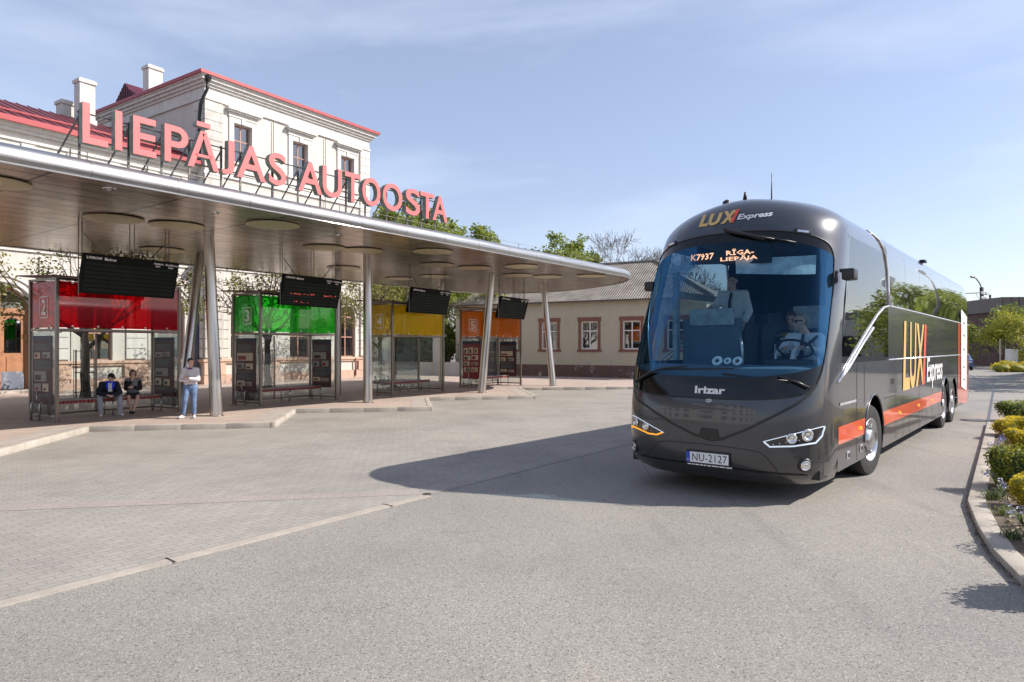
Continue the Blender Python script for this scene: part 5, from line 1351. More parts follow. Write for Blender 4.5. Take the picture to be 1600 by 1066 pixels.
for sx in (1,-1):
    # tinted side windows, one pane after another
    ybr = [4.32,5.9,7.5,9.1,10.7,12.3,13.9,15.9]
    for k in range(len(ybr)-1):
        a, b = ybr[k]+.006, ybr[k+1]-.006; n_ = 8
        rows = [[(sx*((SX if z < 2.7 else WID(z))+.008), a+(b-a)*q/3, z) for q in range(4)] for z in [2.66+(3.66-2.66)*j/n_ for j in range(n_+1)]]
        MB().grid(rows).build('side_window', M['busglass'], bus, smooth=True)
    # orange stripe (cut where the arches are)
    def stripe(a, b, sa=0, sb=0): side_patch([(a+sa,.69),(b+sb,.69),(b,.92),(a,.92)], .004, M['orange'], 'orange_stripe', sx=sx)
    stripe(1.05,2.56); stripe(3.80,10.46); stripe(11.66,12.16) if False else None; stripe(13.4,YR-.5)
    side_strip([(4.25,1.745),(YR-.45,1.745)], .014, .004, M['chrometrim'], 'waist_trim', sx)
    side_strip([(1.05,1.50),(1.6,1.76),(2.6,2.16),(3.4,2.46),(3.9,2.60),(4.3,2.64),(6,2.64),(YR-.5,2.62)], .016, .006, M['chrometrim'], 'window_trim', sx)
    side_strip([(1.02,1.50),(1.6,1.68),(2.4,2.0),(3.1,2.25)], .020, .003, M['chrometrim'], 'window_trim', sx)
    mb = MB(); P = []
    for z in [2.64,2.9,3.2,3.45,3.6,3.7,3.78,3.85]:
        y = 4.30 - .02*(z-2.64) - .55*max(0,(z-3.2)/.65)**2; P.append((sx*((SX if z < 2.7 else WID(z))+.01), y, z))
    mb.path(P, [.022]*6+[.018,.008], 6); mb.build('arc_trim', M['chrometrim'], bus, smooth=True)
    # doors and hatch joints
    for y, z0, z1 in ((2.06,.36,1.72),(2.52,1.1,1.72),(4.9,.36,1.7),(5.55,.36,1.05),(7.3,.36,1.7),(9.0,.36,1.7),(10.0,.36,1.7),(13.55,.42,1.7),(6.9,1.78,2.6),(9.6,1.78,2.6),(12.6,1.78,2.6),(6.2,.36,.68),(8.2,.36,.68),(14.6,.42,1.7)):
        side_patch([(y-.010,z0),(y+.010,z0),(y+.010,z1),(y-.010,z1)], .003, M['black'], 'panel_joint', sx=sx)
    side_patch([(3.9,1.12),(4.9,1.12),(4.9,1.132),(3.9,1.132)], .003, M['black'], 'panel_joint', sx=sx)
    for y in (4.75,):
        side_patch([(y-.3,1.33),(y-.05,1.33),(y-.05,1.42),(y-.3,1.42)], .004, M['glassblack'], 'filler_lock', sx=sx)
    side_patch([(1.12,1.19),(2.0,1.19),(2.0,1.225),(1.12,1.225)], .008, M['chrometrim'], 'door_step_trim', sx=sx)
    for y, z in ((1.55,.50),(2.3,.51)):
        h = MB().box((sx*(SX+.006),y,z),(.014,.14,.1),bev=.004).build('lock', M['chrometrim'], bus); MB().box((sx*(SX+.012),y+.01,z-.005),(.01,.08,.06)).build('lock_recess', M['black'], h)
    for y in (2.25,5.2,7.2,8.9):
        MB().box((sx*(SX+.012),y,.80),(.02,.09,.045),bev=.008).build('side_marker', M['drlo'], bus)
    # arch lips
    for c, r in ARCH[:2]:
        mb = MB(); mb.path([(sx*(SX+.004), c+(r+.01)*math.cos(a), ZW_+.03+(r+.01)*math.sin(a)) for a in [math.pi*(.0+k/20) for k in range(21)]], .016, 6); mb.build('arch_lip', M['chromedark'] if 'chromedark' in M else M['buspaint'], bus, smooth=True)
# big side lettering
def side_text(txt, y0, y1, z0, z1, mat, bold, shear=0):
    vs, fs = text_mesh(txt, 1, bold=bold, shear=shear, res=5); vs = fit(vs, y0, y1, z0, z1)
    MB().add([(SX+.009, a, b) for a, b, _ in vs], fs).build('lettering', mat, bus)
side_text('L', 5.50,6.2,1.17,2.43, M['goldtext'], .02, .12); side_text('U', 6.2,6.9,1.17,2.43, M['goldtext'], .02, .08); side_text('X', 6.85,7.85,1.19,2.42, M['goldtext'], .02, .1)
side_patch([(7.62,1.19),(7.88,1.19),(8.15,2.42),(7.93,2.42)], .010, M['redtext'], 'lettering')
side_text('Express', 8.2,10.5,1.06,1.74, M['whitetext'], .02, .12)
# red and white printed panel at the rear
side_patch([(13.5,.42),(13.95,.42),(15.7,.30),(15.95,.6),(15.95,2.6),(13.5,2.6)], .006, M['orange'], 'red_panel')
wp = side_patch([(14.1,.86),(15.35,.70),(15.5,2.84),(14.1,3.02)], .022, M['whitetext'], 'white_panel')
for z in (1.05,1.4,1.9,2.3,2.65): side_patch([(14.5,z),(15.0,z-.05),(15.0,z-.02),(14.5,z+.03)], .026, M['decaldark'], 'printed_line', wp)
# roof, floor, skirt underside
mb = MB(); mb.add([(-.03,2.7,4.149),(.03,2.7,4.149),(.03,YR-.6,4.149),(-.03,YR-.6,4.149)], [(0,1,2,3)]); mb.build('roof_seam', M['buspaint'], bus)
mb = MB(); mb.bb((-1.3,.5,.30),(1.3,YR-.2,.42)); mb.build('floor_pan', M['black'], bus)
for sx in (1,-1):
    for c, r in ARCH[:1]+[(11.9,1.35)]:
        mb = MB(); mb.bb((sx*.72,c-r-.05,.42),(sx*.70,c+r+.05,1.3)); mb.bb((sx*.7,c-r-.05,1.3),(sx*1.355,c+r+.05,1.33)); mb.build('wheel_housing', M['black'], bus)
# wheels
def wheel(x, y, sx, turn=0, tag_w=False, r=.545):
    o = empty('wheel', (x,y,ZW_), turn); o.parent = bus
    rt = Matrix.Rotation(R(90)*sx,4,'Y')
    MB().lathe([(.33,-.15),(.44,-.16),(.52,-.15),(r,-.11),(r+.003,-.05),(r-.006,-.045),(r-.006,-.035),(r+.004,-.03),(r+.004,.03),(r-.006,.035),(r-.006,.045),(r+.003,.05),(r,.11),(.52,.15),(.44,.165),(.33,.15),(.31,.12)], 48, rt).build('tyre', M['rubber'], o, auto=35)
    mb = MB(); mb.lathe([(.325,.14),(.335,.155),(.315,.16),(.30,.10),(.24,.05),(.20,.06),(.17,.10),(.155,.16),(.12,.175),(.0,.18)], 36, rt); rim = mb.build('rim', M['rimsteel'], o, smooth=True)
    mb = MB()
    for k in range(10):
        a = 2*math.pi*k/10; mb.lathe([(.022,.06),(.022,.11),(.012,.125),(.0,.127)], 8, rt @ Matrix.Translation((.235*math.cos(a),.235*math.sin(a),0)))
    mb.build('wheel_nuts', M['chrome'], o, smooth=True)
    mb = MB()
    for k in range(10):
        a = 2*math.pi*(k+.5)/10; mb.lathe([(.0,.094),(.026,.092)], 10, rt @ Matrix.Translation((.273*math.cos(a),.273*math.sin(a),-.012)))
    mb.build('hand_hole', M['black'], o)
    return o
for sx in (1,-1):
    wheel(sx*1.18, 3.17, sx, R(-6)); wheel(sx*1.18, 11.1, sx); wheel(sx*.83, 11.1, sx); wheel(sx*1.18, 12.75, sx)
# side camera mirror arm
mb = MB(); 
for sx in (1,-1):
    m_ = MB().box((sx*(SX+(.10 if sx > 0 else .0)),1.22,2.90),(.16,.22,.15),bev=.03).build('mirror_housing', M['black'], bus, auto=40)
    MB().box((sx*(SX+.02),1.25,2.96),(.10,.08,.05),bev=.02).build('mirror_arm', M['black'], m_)
MB().box((SX-.16,8.9,3.84),(.12,.26,.06),bev=.02).build('roof_camera', M['black'], bus)
# --- inside
MB().bb((-1.25,.95,.60),(1.25,15.8,.64)).build('cabin_floor', M['interior'], bus)
MB().bb((-1.25,6.0,.6),(1.25,6.05,3.6)).build('cabin_bulkhead', M['interior'], bus)
MB().bb((-.95,1.75,3.58),(.95,6.0,3.61)).build('cabin_ceiling', M['interior'], bus)
mb = MB(); rows = []
for k in range(21):
    x = -1.22+2.44*k/20; y = front_y(x,1.62)+.05; rows.append([(x,y,1.55),(x,y+.04,1.68),(x,y+.35+.05*math.sin(k*.6),1.72),(x,max(y+.62,1.15),1.66),(x,max(y+.66,1.2),1.0)])
MB().grid(rows).build('dashboard', M['dash'], bus, auto=50)
# dashboard binnacle and odds and ends
MB().box((.78,1.05,1.72),(.62,.35,.14),bev=.05).build('instrument_binnacle', M['black'], bus, auto=40)
for px, py, s in ((1110,553,.07),(1142,556,.065),(1126,548,.05)):
    x, z = hit(px,py); y = front_y(x,z)+.25; d_ = MB().lathe([(s*.5,.0),(s,.01),(s*1.05,.02),(s*.9,.03),(s*.5,.03)], 16, Matrix.Translation((x,y,1.76)) @ Matrix.Rotation(R(60),4,'X')); d_.build('cup_ring', M['whitetext'], bus, smooth=True)
def seat(x, y, w_=.5, col=None, back=1.0, z=1.1, name='coach_seat'):
    s_ = empty(name, (x,y,z-.45), 0); s_.parent = bus
    MB().box((0,0,.42),(w_,.5,.14),bev=.05).build('seat_cushion', col or M['interior'], s_, auto=40)
    MB().box((0,.27,.42+back*.45),(w_,.14,back*.85),Euler((R(-8),0,0)),bev=.06).build('seat_back', col or M['interior'], s_, auto=40)
    MB().box((0,.33,.45+back*.92),(w_*.6,.12,.24),Euler((R(-8),0,0)),bev=.05).build('headrest', col or M['interior'], s_, auto=40)
    return s_
M['seatdark'] = simple('driver_seat_cloth', (.02,.022,.03), .9)
seat(.72,2.15,.52,M['seatdark'],1.0,1.2,'driver_seat')
seat(-.62,2.0,.62,M['interior'],.95,1.2,'guide_seat')
mb = MB(); mb.box((-.62,1.75,1.75),(.95,.05,1.3),bev=.02); mb.build('guide_partition', M['dash'], bus)
MB().box((-.60,1.70,2.42),(.72,.03,.26),bev=.02).build('partition_panel', M['blind'], bus)
mb = MB(); mb.path([(-.10,1.65,1.3),(-.10,1.65,1.9),(-.13,1.65,2.1)], .022, 8); mb.path([(.36,1.75,1.3),(.36,1.75,2.0)], .022, 8); mb.build('grab_rail', M['chrometrim'], bus, smooth=True)
MB().box((.78,2.75,2.35),(.95,.04,.5),bev=.02).build('driver_partition', M['blind'], bus)
mb = MB(); mb.bb((-1.18,1.55,1.75),(-1.11,1.67,3.15)); mb.build('window_pillar', M['blind'], bus); MB().bb((1.11,1.5,1.75),(1.18,1.6,3.15)).build('window_pillar', M['blind'], bus); mb = MB(); mb.bb((-1.2,1.7,2.75),(-1.14,4.2,2.85)); mb.build('window_rail', M['blind'], bus)
for x in (-.95,-.45,.45,.95):
    for y in (3.9,4.9): seat(x, y, .44, M['interior'], 1.1, 1.45)
# steering wheel
sw = empty('steering_wheel', (.70,1.50,1.93), 0); sw.parent = bus
tm = Matrix.Rotation(R(-32),4,'X'); mb = MB(); mb.path([tm @ Vector((.235*math.cos(a),.235*math.sin(a),0)) for a in [k*math.pi/14 for k in range(28)]], .017, 8, closed=True); mb.build('wheel_rim', M['black'], sw, smooth=True)
mb = MB(); mb.tube(tm @ Vector((-.22,0,0)), tm @ Vector((.22,0,0)), .018); mb.tube(tm @ Vector((0,0,0)), tm @ Vector((0,-.22,0)), .018); mb.tube((0,0,0), (0,-.18,-.3), .04); mb.build('wheel_spokes', M['whitetext'], sw, smooth=True)
# ---------------------------------------------------------------- vegetation
RMIN = [.005]
def branches(rd, base, dirv, length, r, depth, segs, tips, spread=.6, up=.15, split=(2,3)):
    """fills segs with limb paths and tips with twig points"""
    pts = [base]; rs = [r]; d = dirv.normalized(); n = 4
    for k in range(n):
        d = (d + Vector((rd.gauss(0,.14), rd.gauss(0,.14), rd.gauss(up*.3,.1)))).normalized()
        pts.append(pts[-1] + d*length/n); rs.append(max(RMIN[0], r*(1-.45*(k+1)/n)))
    segs.append((pts, rs))
    if depth == 0: tips.append((pts[-1], d)); tips.append((pts[-2], d)); return
    k_ = rd.randint(*split)
    for j in range(k_):
        a = rd.uniform(0, 6.283); s = rd.uniform(.5,1)*spread; o_ = d.orthogonal().normalized(); w_ = d.cross(o_)
        nd = (d + (o_*math.cos(a)+w_*math.sin(a))*s*1.3 + Vector((0,0,up))).normalized()
        i = rd.choice([2,3,4,4]); branches(rd, pts[i], nd, length*rd.uniform(.6,.82), rs[i]*.66, depth-1, segs, tips, spread, up, split)
    branches(rd, pts[-1], d, length*.72, rs[-1]*.8, depth-1, segs, tips, spread, up, split)
def leaves(mb, rd, c, R_, n, s, flat=.0):
    for _ in range(n):
        while True:
            p = Vector((rd.uniform(-1,1), rd.uniform(-1,1), rd.uniform(-1,1)))
            if p.length < 1: break
        p = c + Vector((p.x*R_[0], p.y*R_[1], p.z*R_[2])); leaf(mb, rd, p, s)
def leaf(mb, rd, p, s):
    u = Vector((rd.gauss(0,1), rd.gauss(0,1), rd.gauss(0,.6))).normalized(); v = u.cross(Vector((rd.gauss(0,1),rd.gauss(0,1),rd.gauss(0,1)))).normalized(); k = s*rd.uniform(.6,1.3)
    o = len(mb.v); 
    for q in (u*k, v*k*.55, -u*k, -v*k*.55): mb.v.append(tuple(p+q))
    mb.f.append([o,o+1,o+2,o+3]); mb.m.append(mb.mi)
def make_tree(name, loc, seed, label, cat, hgt, r0, depth, spread, lm, nleaf, lsize, cluster, bark='bark', group=None, up=.15, trunk=.35, split=(2,3), lean=(0,0), extra=0):
    rd = random.Random(seed); o = empty(name, loc, 0, label, cat, group)
    segs = []; tips = []
    th = hgt*trunk
    mb = MB(); P = [Vector((0,0,-.05))]; 
    for k in range(1,6): P.append(Vector((lean[0]*k/5+rd.gauss(0,.02)*hgt*.2, lean[1]*k/5+rd.gauss(0,.02)*hgt*.2, th*k/5)))
    mb.path(P, [r0*1.25]+[r0*(1-.3*k/5) for k in range(1,6)], 10); mb.build('trunk', M[bark], o, smooth=True)
    for j in range(split[1]+1):
        a = 6.283*j/(split[1]+1)+rd.random(); i = rd.choice([4,5,5])
        branches(rd, P[i], Vector((math.cos(a)*spread, math.sin(a)*spread, .9)), (hgt-th)*.42, r0*.5, depth, segs, tips, spread, up, split)
    branches(rd, P[5], Vector((0,0,1)), (hgt-th)*.45, r0*.6, depth, segs, tips, spread, up, split)
    mb = MB()
    for pts, rs in segs: mb.path(pts, rs, 5 if rs[0] > .02 else 3, cap=False)
    mb.build('limbs', M[bark], o, smooth=True)
    if nleaf:
        mb = MB(); n_ = max(1, nleaf//len(tips))
        for p, d in tips:
            if rd.random() < .12: continue
            leaves(mb, rd, p, (cluster,cluster,cluster*.75), int(n_*rd.uniform(.4,1.6))+1, lsize)
        mb.build('crown', M[lm] if isinstance(lm,str) else lm, o)
    return o
# young open trees with light leaves between the canopy and the station, each in a guard
def guard(loc, label):
    o = empty('tree_guard', loc, 0, label, 'tree guard', 'steel tree guards round the young trees')
    mb = MB()
    for k in range(10):
        a = 6.283*k/10; mb.tube((.34*math.cos(a),.34*math.sin(a),0),(.34*math.cos(a),.34*math.sin(a),1.75),.013,n=5)
    mb.build('bars', M['darksteel'], o)
    mb = MB()
    for z in (.25,.95,1.7): mb.path([(.34*math.cos(6.283*k/20),.34*math.sin(6.283*k/20),z) for k in range(20)], .012, 5, closed=True)
    mb.build('hoop', M['darksteel'], o, smooth=True)
T1 = [(-15.0,24.0),(-10.75,30.0),(-7.15,37.6)]
tl = ['thin young tree with sparse leaves behind the red shelter', 'thin young tree with sparse leaves behind the green shelter', 'young tree with sparse leaves behind the yellow shelter']
for i, (x, y) in enumerate(T1):
    make_tree('young_tree', (x,y,.12), 20+i, tl[i], 'tree', 6.6, .16, 3, .85, 'leafolive', 7000, .06, .42, group='young trees before the station', up=.05, trunk=.33, split=(2,3))
    if i < 3: guard((x,y,.12), ['tall steel guard round the trunk behind the seated man', 'tall steel guard round the trunk behind the green shelter', 'tall steel guard round the trunk behind the yellow shelter'][i])
make_tree('young_tree', (-20.5,21.5,.12), 33, 'sparse young tree whose twigs reach over the brown station door', 'tree', 7.2, .15, 3, 1.0, 'leafolive', 7500, .06, .45, group='young trees before the station', up=.02, trunk=.3)
# big green trees past the station block and behind the garden wall
make_tree('broad_tree', (-6.0,56,0), 41, 'tall light green tree rising behind the canopy next to the last sign letter', 'tree', 11.0, .35, 4, .65, 'leafgreen', 34000, .17, .62, up=.1, trunk=.22)
make_tree('broad_tree', (-9.5,54,0), 42, 'light green tree partly hidden behind the right corner of the station block', 'tree', 10.6, .35, 4, .65, 'leafgreen', 28000, .17, .62, up=.1, trunk=.22)
make_tree('broad_tree', (1.0,70,0), 43, 'half-bare tree peeping just over the canopy edge right of the sign', 'tree', 9.6, .3, 4, .55, 'leafolive', 1500, .12, .4, up=.1, trunk=.3)
make_tree('broad_tree', (5.6,66,0), 44, 'bright green tree with two rounded tops above the canopy near its tip', 'tree', 10.4, .35, 4, .6, 'leafgreen', 22000, .16, .55, up=.12, trunk=.3)
RMIN[0] = .016
make_tree('bare_tree', (10.9,66,0), 45, 'large leafless tree above the tip of the canopy', 'tree', 11.0, .30, 5, .8, 'leafolive', 0, .1, .3, 'barkgrey', up=.08, trunk=.28, split=(2,3))
make_tree('bare_tree', (16.5,70,0), 46, 'leafless tree just left of the coach roof', 'tree', 9.6, .28, 5, .8, 'leafolive', 0, .1, .3, 'barkgrey', up=.08, trunk=.28, split=(2,3))
RMIN[0] = .005
make_tree('garden_tree', (-7.9,50.5,.1), 47, 'leafy dark green tree behind the garden wall in the gap left of the yellow shelter', 'tree', 9.0, .16, 3, .9, 'leafgreen', 26000, .11, .75, up=.0, trunk=.2)
make_tree('garden_tree', (-5.3,51.0,.1), 48, 'leafy garden tree behind the wall between the yellow and orange shelters', 'tree', 9.4, .16, 3, .9, 'leafgreen', 26000, .11, .75, up=.0, trunk=.2)
make_tree('garden_tree', (-1.5,54.5,.1), 49, 'garden tree rising behind the left end of the low house', 'tree', 6.6, .15, 3, .9, 'leafolive', 5000, .09, .5, up=.0, trunk=.2)
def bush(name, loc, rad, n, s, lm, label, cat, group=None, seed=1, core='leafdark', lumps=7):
    rd = random.Random(seed); o = empty(name, loc, 0, label, cat, group)
    C = [(Vector((0,0,rad[2]*.55)), 1.0)]
    for k in range(lumps):
        a = 6.283*k/lumps+rd.random()*.5; C.append((Vector((rad[0]*.55*math.cos(a), rad[1]*.55*math.sin(a), rad[2]*rd.uniform(.3,.95))), rd.uniform(.4,.62)))
    mb = MB()
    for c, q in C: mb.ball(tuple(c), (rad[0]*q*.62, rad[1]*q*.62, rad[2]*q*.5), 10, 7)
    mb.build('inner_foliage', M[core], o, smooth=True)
    mb = MB()
    for c, q in C:
        m_ = int(n*q*q/sum(b*b for _, b in C))
        for _ in range(m_):
            u = Vector((rd.gauss(0,1),rd.gauss(0,1),rd.gauss(0,1))).normalized()*rd.uniform(.72,1.08)
            p = c + Vector((u.x*rad[0]*q*.8, u.y*rad[1]*q*.8, u.z*rad[2]*q*.68))
            if p.z > .02: leaf(mb, rd, p, s)
    mb.build('foliage', M[lm], o); return o
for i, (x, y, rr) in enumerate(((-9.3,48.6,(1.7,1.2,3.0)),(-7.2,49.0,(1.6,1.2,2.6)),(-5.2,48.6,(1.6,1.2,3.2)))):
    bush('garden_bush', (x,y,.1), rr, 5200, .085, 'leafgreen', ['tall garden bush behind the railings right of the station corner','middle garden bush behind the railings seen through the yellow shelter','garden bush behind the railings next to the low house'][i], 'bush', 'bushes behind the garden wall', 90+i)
# shrubs in the planting bed
def bp3(px, py): p = gp(px, py, .06); return (p.x, p.y, .058)
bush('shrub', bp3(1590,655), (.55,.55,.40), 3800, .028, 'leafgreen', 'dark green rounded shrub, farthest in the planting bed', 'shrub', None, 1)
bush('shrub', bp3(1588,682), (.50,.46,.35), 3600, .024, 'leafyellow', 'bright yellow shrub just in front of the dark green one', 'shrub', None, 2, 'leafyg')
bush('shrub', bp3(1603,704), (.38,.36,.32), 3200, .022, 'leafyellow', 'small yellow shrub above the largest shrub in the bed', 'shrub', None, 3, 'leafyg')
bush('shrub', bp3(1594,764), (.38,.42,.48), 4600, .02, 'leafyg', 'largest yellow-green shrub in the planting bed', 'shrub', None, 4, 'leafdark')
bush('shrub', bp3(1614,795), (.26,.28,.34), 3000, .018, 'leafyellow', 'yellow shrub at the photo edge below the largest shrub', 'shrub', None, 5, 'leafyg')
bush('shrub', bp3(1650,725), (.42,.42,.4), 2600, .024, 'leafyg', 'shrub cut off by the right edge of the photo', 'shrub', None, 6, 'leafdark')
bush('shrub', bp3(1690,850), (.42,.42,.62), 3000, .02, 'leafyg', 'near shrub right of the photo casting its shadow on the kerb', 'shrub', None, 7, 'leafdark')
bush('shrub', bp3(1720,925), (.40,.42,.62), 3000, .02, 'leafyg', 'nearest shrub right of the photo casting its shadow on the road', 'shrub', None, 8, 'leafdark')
M['petal'] = simple('hyacinth_petal', (.22,.25,.62), .6, var=.4, scale=20); M['petalw'] = simple('pale_petal', (.55,.55,.75), .6, var=.2, scale=20); M['blade'] = leafmat('blade_leaf', (.06,.10,.03), (.16,.20,.07)); M['drystalk'] = simple('dry_stalk', (.42,.36,.25), .8)
def flower(loc, seed, label, pale=False, n=6, s=1.0, group='hyacinths in the planting bed'):
    rd = random.Random(seed); o = empty('hyacinth', loc, 0, label, 'flower', group)
    mb = MB()
    for k in range(16):
        a = rd.random()*6.28; l = rd.uniform(.12,.24)*s; d = Vector((math.cos(a),math.sin(a),0)); w_ = Vector((-d.y,d.x,0))*.009*s
        P = [Vector((0,0,0)), d*l*.35+Vector((0,0,l*.6)), d*l*.8+Vector((0,0,l*.65)), d*l+Vector((0,0,l*.4))]
        mb.grid([[p-w_*(1-i*.28), p+w_*(1-i*.28)] for i, p in enumerate(P)])
    mb.build('leaves', M['blade'], o)
    mb = MB()
    for k in range(n):
        b = Vector((rd.gauss(0,.05)*s, rd.gauss(0,.05)*s, 0)); hh = rd.uniform(.12,.2)*s
        for j in range(26): 
            a = rd.random()*6.28; z = hh*rd.uniform(.5,1.05); rr = .022*s*(1.1-abs(z/hh-.7)); leaf(mb, rd, b+Vector((rr*math.cos(a),rr*math.sin(a),z)), .011*s)
    mb.build('petals', M['petalw' if pale else 'petal'], o)
fl_ = [((1573,697),1,'blue hyacinths between the small yellow shrubs and the kerb',False,7,1.2),((1562,706),2,'blue hyacinths nearest the kerb above the largest shrub',False,4,1.1),((1556,756),3,'blue hyacinths with long leaves beside the largest shrub',False,5,1.1),((1568,776),4,'pale blue hyacinth flowering in front of the largest shrub',True,4,1.2),((1598,822),5,'pale blue hyacinths at the right edge of the photo',True,5,1.2)]
for p, sd, lb, pale, n_, s_ in fl_: flower(bp3(*p), sd, lb, pale, n_, s_)
mb = MB(); rd = random.Random(9)                              # low ground cover, dead stalks and crumbs of mulch
for _ in range(2600):
    px = rd.uniform(1522,1640); py = rd.uniform(680,930); 
    p = gp(px, py, .06)
    i = min(range(len(KB)-1), key=lambda k: abs(KB[k].y-p.y)); kx = KB[i].x
    for a, b in zip(KB, KB[1:]):
        if (a.y-p.y)*(b.y-p.y) <= 0: kx = a.x+(b.x-a.x)*((p.y-a.y)/(b.y-a.y+1e-9))
    if p.x < kx+.32: continue
    leaf(mb, rd, Vector((p.x,p.y,.065+rd.random()*.03)), rd.uniform(.008,.03))
tag(mb.build('mulch', M['drystalk']), 'dry bark mulch and twigs scattered over the planting bed', 'mulch', kind='stuff')
def tuft(loc, seed, s, m, n=60):
    rd = random.Random(seed); mb = MB()
    for k in range(n):
        a = rd.random()*6.28; l = rd.uniform(.5,1)*s; d = Vector((math.cos(a),math.sin(a),0)); w_ = Vector((-d.y,d.x,0))*.006; b = Vector((rd.gauss(0,.05),rd.gauss(0,.05),0))
        P = [b, b+d*l*.25+Vector((0,0,l*.6)), b+d*l*.7+Vector((0,0,l*.8)), b+d*l*1.1+Vector((0,0,l*.5))]
        mb.grid([[p-w_*(1-i*.3), p+w_*(1-i*.3)] for i, p in enumerate(P)])
    o = mb.build('grass_tuft', M[m]); o.location = loc; return o
for i, (p, s_, m_, lb) in enumerate([((1550,780),.17,'blade','arching leaf tuft at the kerb below the blue hyacinths'),((1572,805),.13,'leafgreen','small green tuft in the middle of the near bed'),((1562,722),.13,'leafgreen','small green tuft by the kerb left of the largest shrub'),((1584,842),.14,'blade','dry arching leaf tuft in the near bed'),((1552,742),.1,'blade','tiny tuft beside the kerb level with the largest shrub')]):
    tag(tuft(bp3(*p), 60+i, s_, m_), lb, 'plant', 'small leaf tufts in the planting bed')
# far hedge and trees on the right
hd = empty('hedge', (39,54.5,0), R(5), 'low bright yellow-green hedge along the far kerb', 'hedge')
rd = random.Random(5); mb = MB()
for k in range(46): 
    mb.ball((k*.8+rd.gauss(0,.1),rd.gauss(0,.2),.28),(.62,.6,.34),8,6)
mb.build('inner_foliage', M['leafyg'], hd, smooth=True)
mb = MB()
for k in range(15000):
    x = rd.uniform(-.5,36.5); a = rd.uniform(0,3.14); hh = .74+.10*math.sin(x*3.1)+.06*math.sin(x*7.3); leaf(mb, rd, Vector((x, -.72*math.cos(a)*rd.uniform(.8,1.05), .06+hh*math.sin(a)*rd.uniform(.75,1.05))), .07)
mb.build('foliage', M['leafyellow'], hd)
make_tree('roadside_tree', (46.3,62,0), 51, 'spreading yellow-green tree behind the far hedge at the right edge', 'tree', 5.0, .2, 3, 1.0, 'leafyg', 9000, .10, .6, up=-.02, trunk=.22)
make_tree('roadside_tree', (47.5,66,0), 52, 'darker bushy tree just left of the spreading yellow-green tree', 'tree', 5.4, .18, 3, .7, 'leafgreen', 7000, .12, .55, up=.0, trunk=.12)
make_tree('roadside_tree', (72,101,0), 53, 'small green tree far behind, just right of the tall dark pole', 'tree', 6.5, .2, 3, .9, 'leafgreen', 3500, .2, .8, up=0, trunk=.15)
# things just outside the picture that the coach's panels mirror and that throw the long shadows on the road
for i, (x, y, hh) in enumerate(((21.8,24.9,4.8),(24.5,29.9,6.2))):
    o = empty('park_lamp', (x,y,0), 0, ['near park lamp post right of the photo throwing a long thin shadow over the road', 'far park lamp post right of the photo throwing a long thin shadow over the road'][i], 'street lamp', 'park lamps mirrored in the coach')
    MB().tube((0,0,0),(0,0,hh),.07,.05,8).tube((0,0,0),(0,0,.5),.11,.11,8).build('pole', M['darksteel'], o, smooth=True); MB().lathe([(.05,0),(.2,.1),(.28,.35),(.1,.5),(0,.52)],14,Matrix.Translation((0,0,hh))).build('lamp_head', M['signwhite'], o, smooth=True)
tn = ['mirrored tree nearest the planting bed', 'second mirrored tree along the road', 'third mirrored tree along the road', 'fourth mirrored tree along the road', 'fifth mirrored tree along the road']
for i, (x, y, hh) in enumerate(((28.3,32.0,5.0),(30.8,34.8,5.6),(33.4,38.0,5.2),(36.2,41.2,5.8),(39.0,44.6,5.3))):
    make_tree('park_tree', (x,y,0), 70+i, tn[i]+', seen only as a reflection in the coach side', 'tree', hh, .18, 3, .8, 'leafgreen', 4200, .13, .6, group='trees mirrored in the coach', up=.05, trunk=.25)
ph = empty('park_hall', (39.5,47.4,0), R(-47), 'long pale building mirrored in the coach side, right of the photo', 'building')
mb = MB(); wall(mb, 0, 34, 0, 4.2, [(2+3.2*k,1.6,1.2,2.9,False) for k in range(10)]); mb.add([(0,0,4.2),(34,0,4.2),(34,9,4.2),(0,9,4.2)], [(0,1,2,3)]); mb.add([(0,0,0),(0,9,0),(0,9,4.2),(0,0,4.2)], [(0,1,2,3)]); mb.build('wall', M['white'], ph)
for k in range(10): MB().bb((1.2+3.2*k,.3,1.2),(2.8+3.2*k,.35,2.9)).build('window', M['roomdark'], ph)
fl2 = empty('apartment_block', (-29.7,-29.8,0), R(117.4), 'pale apartment block behind the camera mirrored in the windshield', 'building')
mb = MB()
for j in range(4): wall(mb, 0, 36, 3*j, 3*j+3, [(2+3.4*k,1.5,1.0+3*j,2.5+3*j,False) for k in range(10)])
mb.build('wall', M['white'], fl2)
for j in range(4):
    for k in range(10): MB().bb((1.25+3.4*k,.3,1.0+3*j),(2.75+3.4*k,.35,2.5+3*j)).build('window', M['roomdark'], fl2)
MB().bb((-.4,-.4,12.01),(36.4,12,12.4)).build('roof', M['brownmetal'], fl2)
# ---------------------------------------------------------------- people: fused, remeshed bodies
M['skin'] = simple('skin', (.60,.37,.28), .55, var=.08); M['hair'] = simple('dark_hair', (.018,.014,.012), .6); M['hairbrown'] = simple('brown_hair', (.11,.055,.03), .6, var=.3); M['hairgrey'] = simple('grey_hair', (.22,.20,.19), .7)
def cloth(n, c, **k): return simple(n, c, .85, var=k.get('var',.14), scale=k.get('scale',9), bump=.3, bscale=30)
def caps(mb, a, b, ra, rb, n=10):
    a, b = Vector(a), Vector(b); mb.path([a.lerp(b, k/4) for k in range(5)], [ra+(rb-ra)*k/4 for k in range(5)], n); mb.ball(tuple(a), ra*1.0, n, 6); mb.ball(tuple(b), rb*1.0, n, 6)
def ell(mb, c, rad, M_=None):
    c = Vector(c); T = Matrix.Translation(c) @ (M_.to_4x4() if M_ else Matrix.Identity(4)); mb.ball((0,0,0), rad, 14, 10, T)
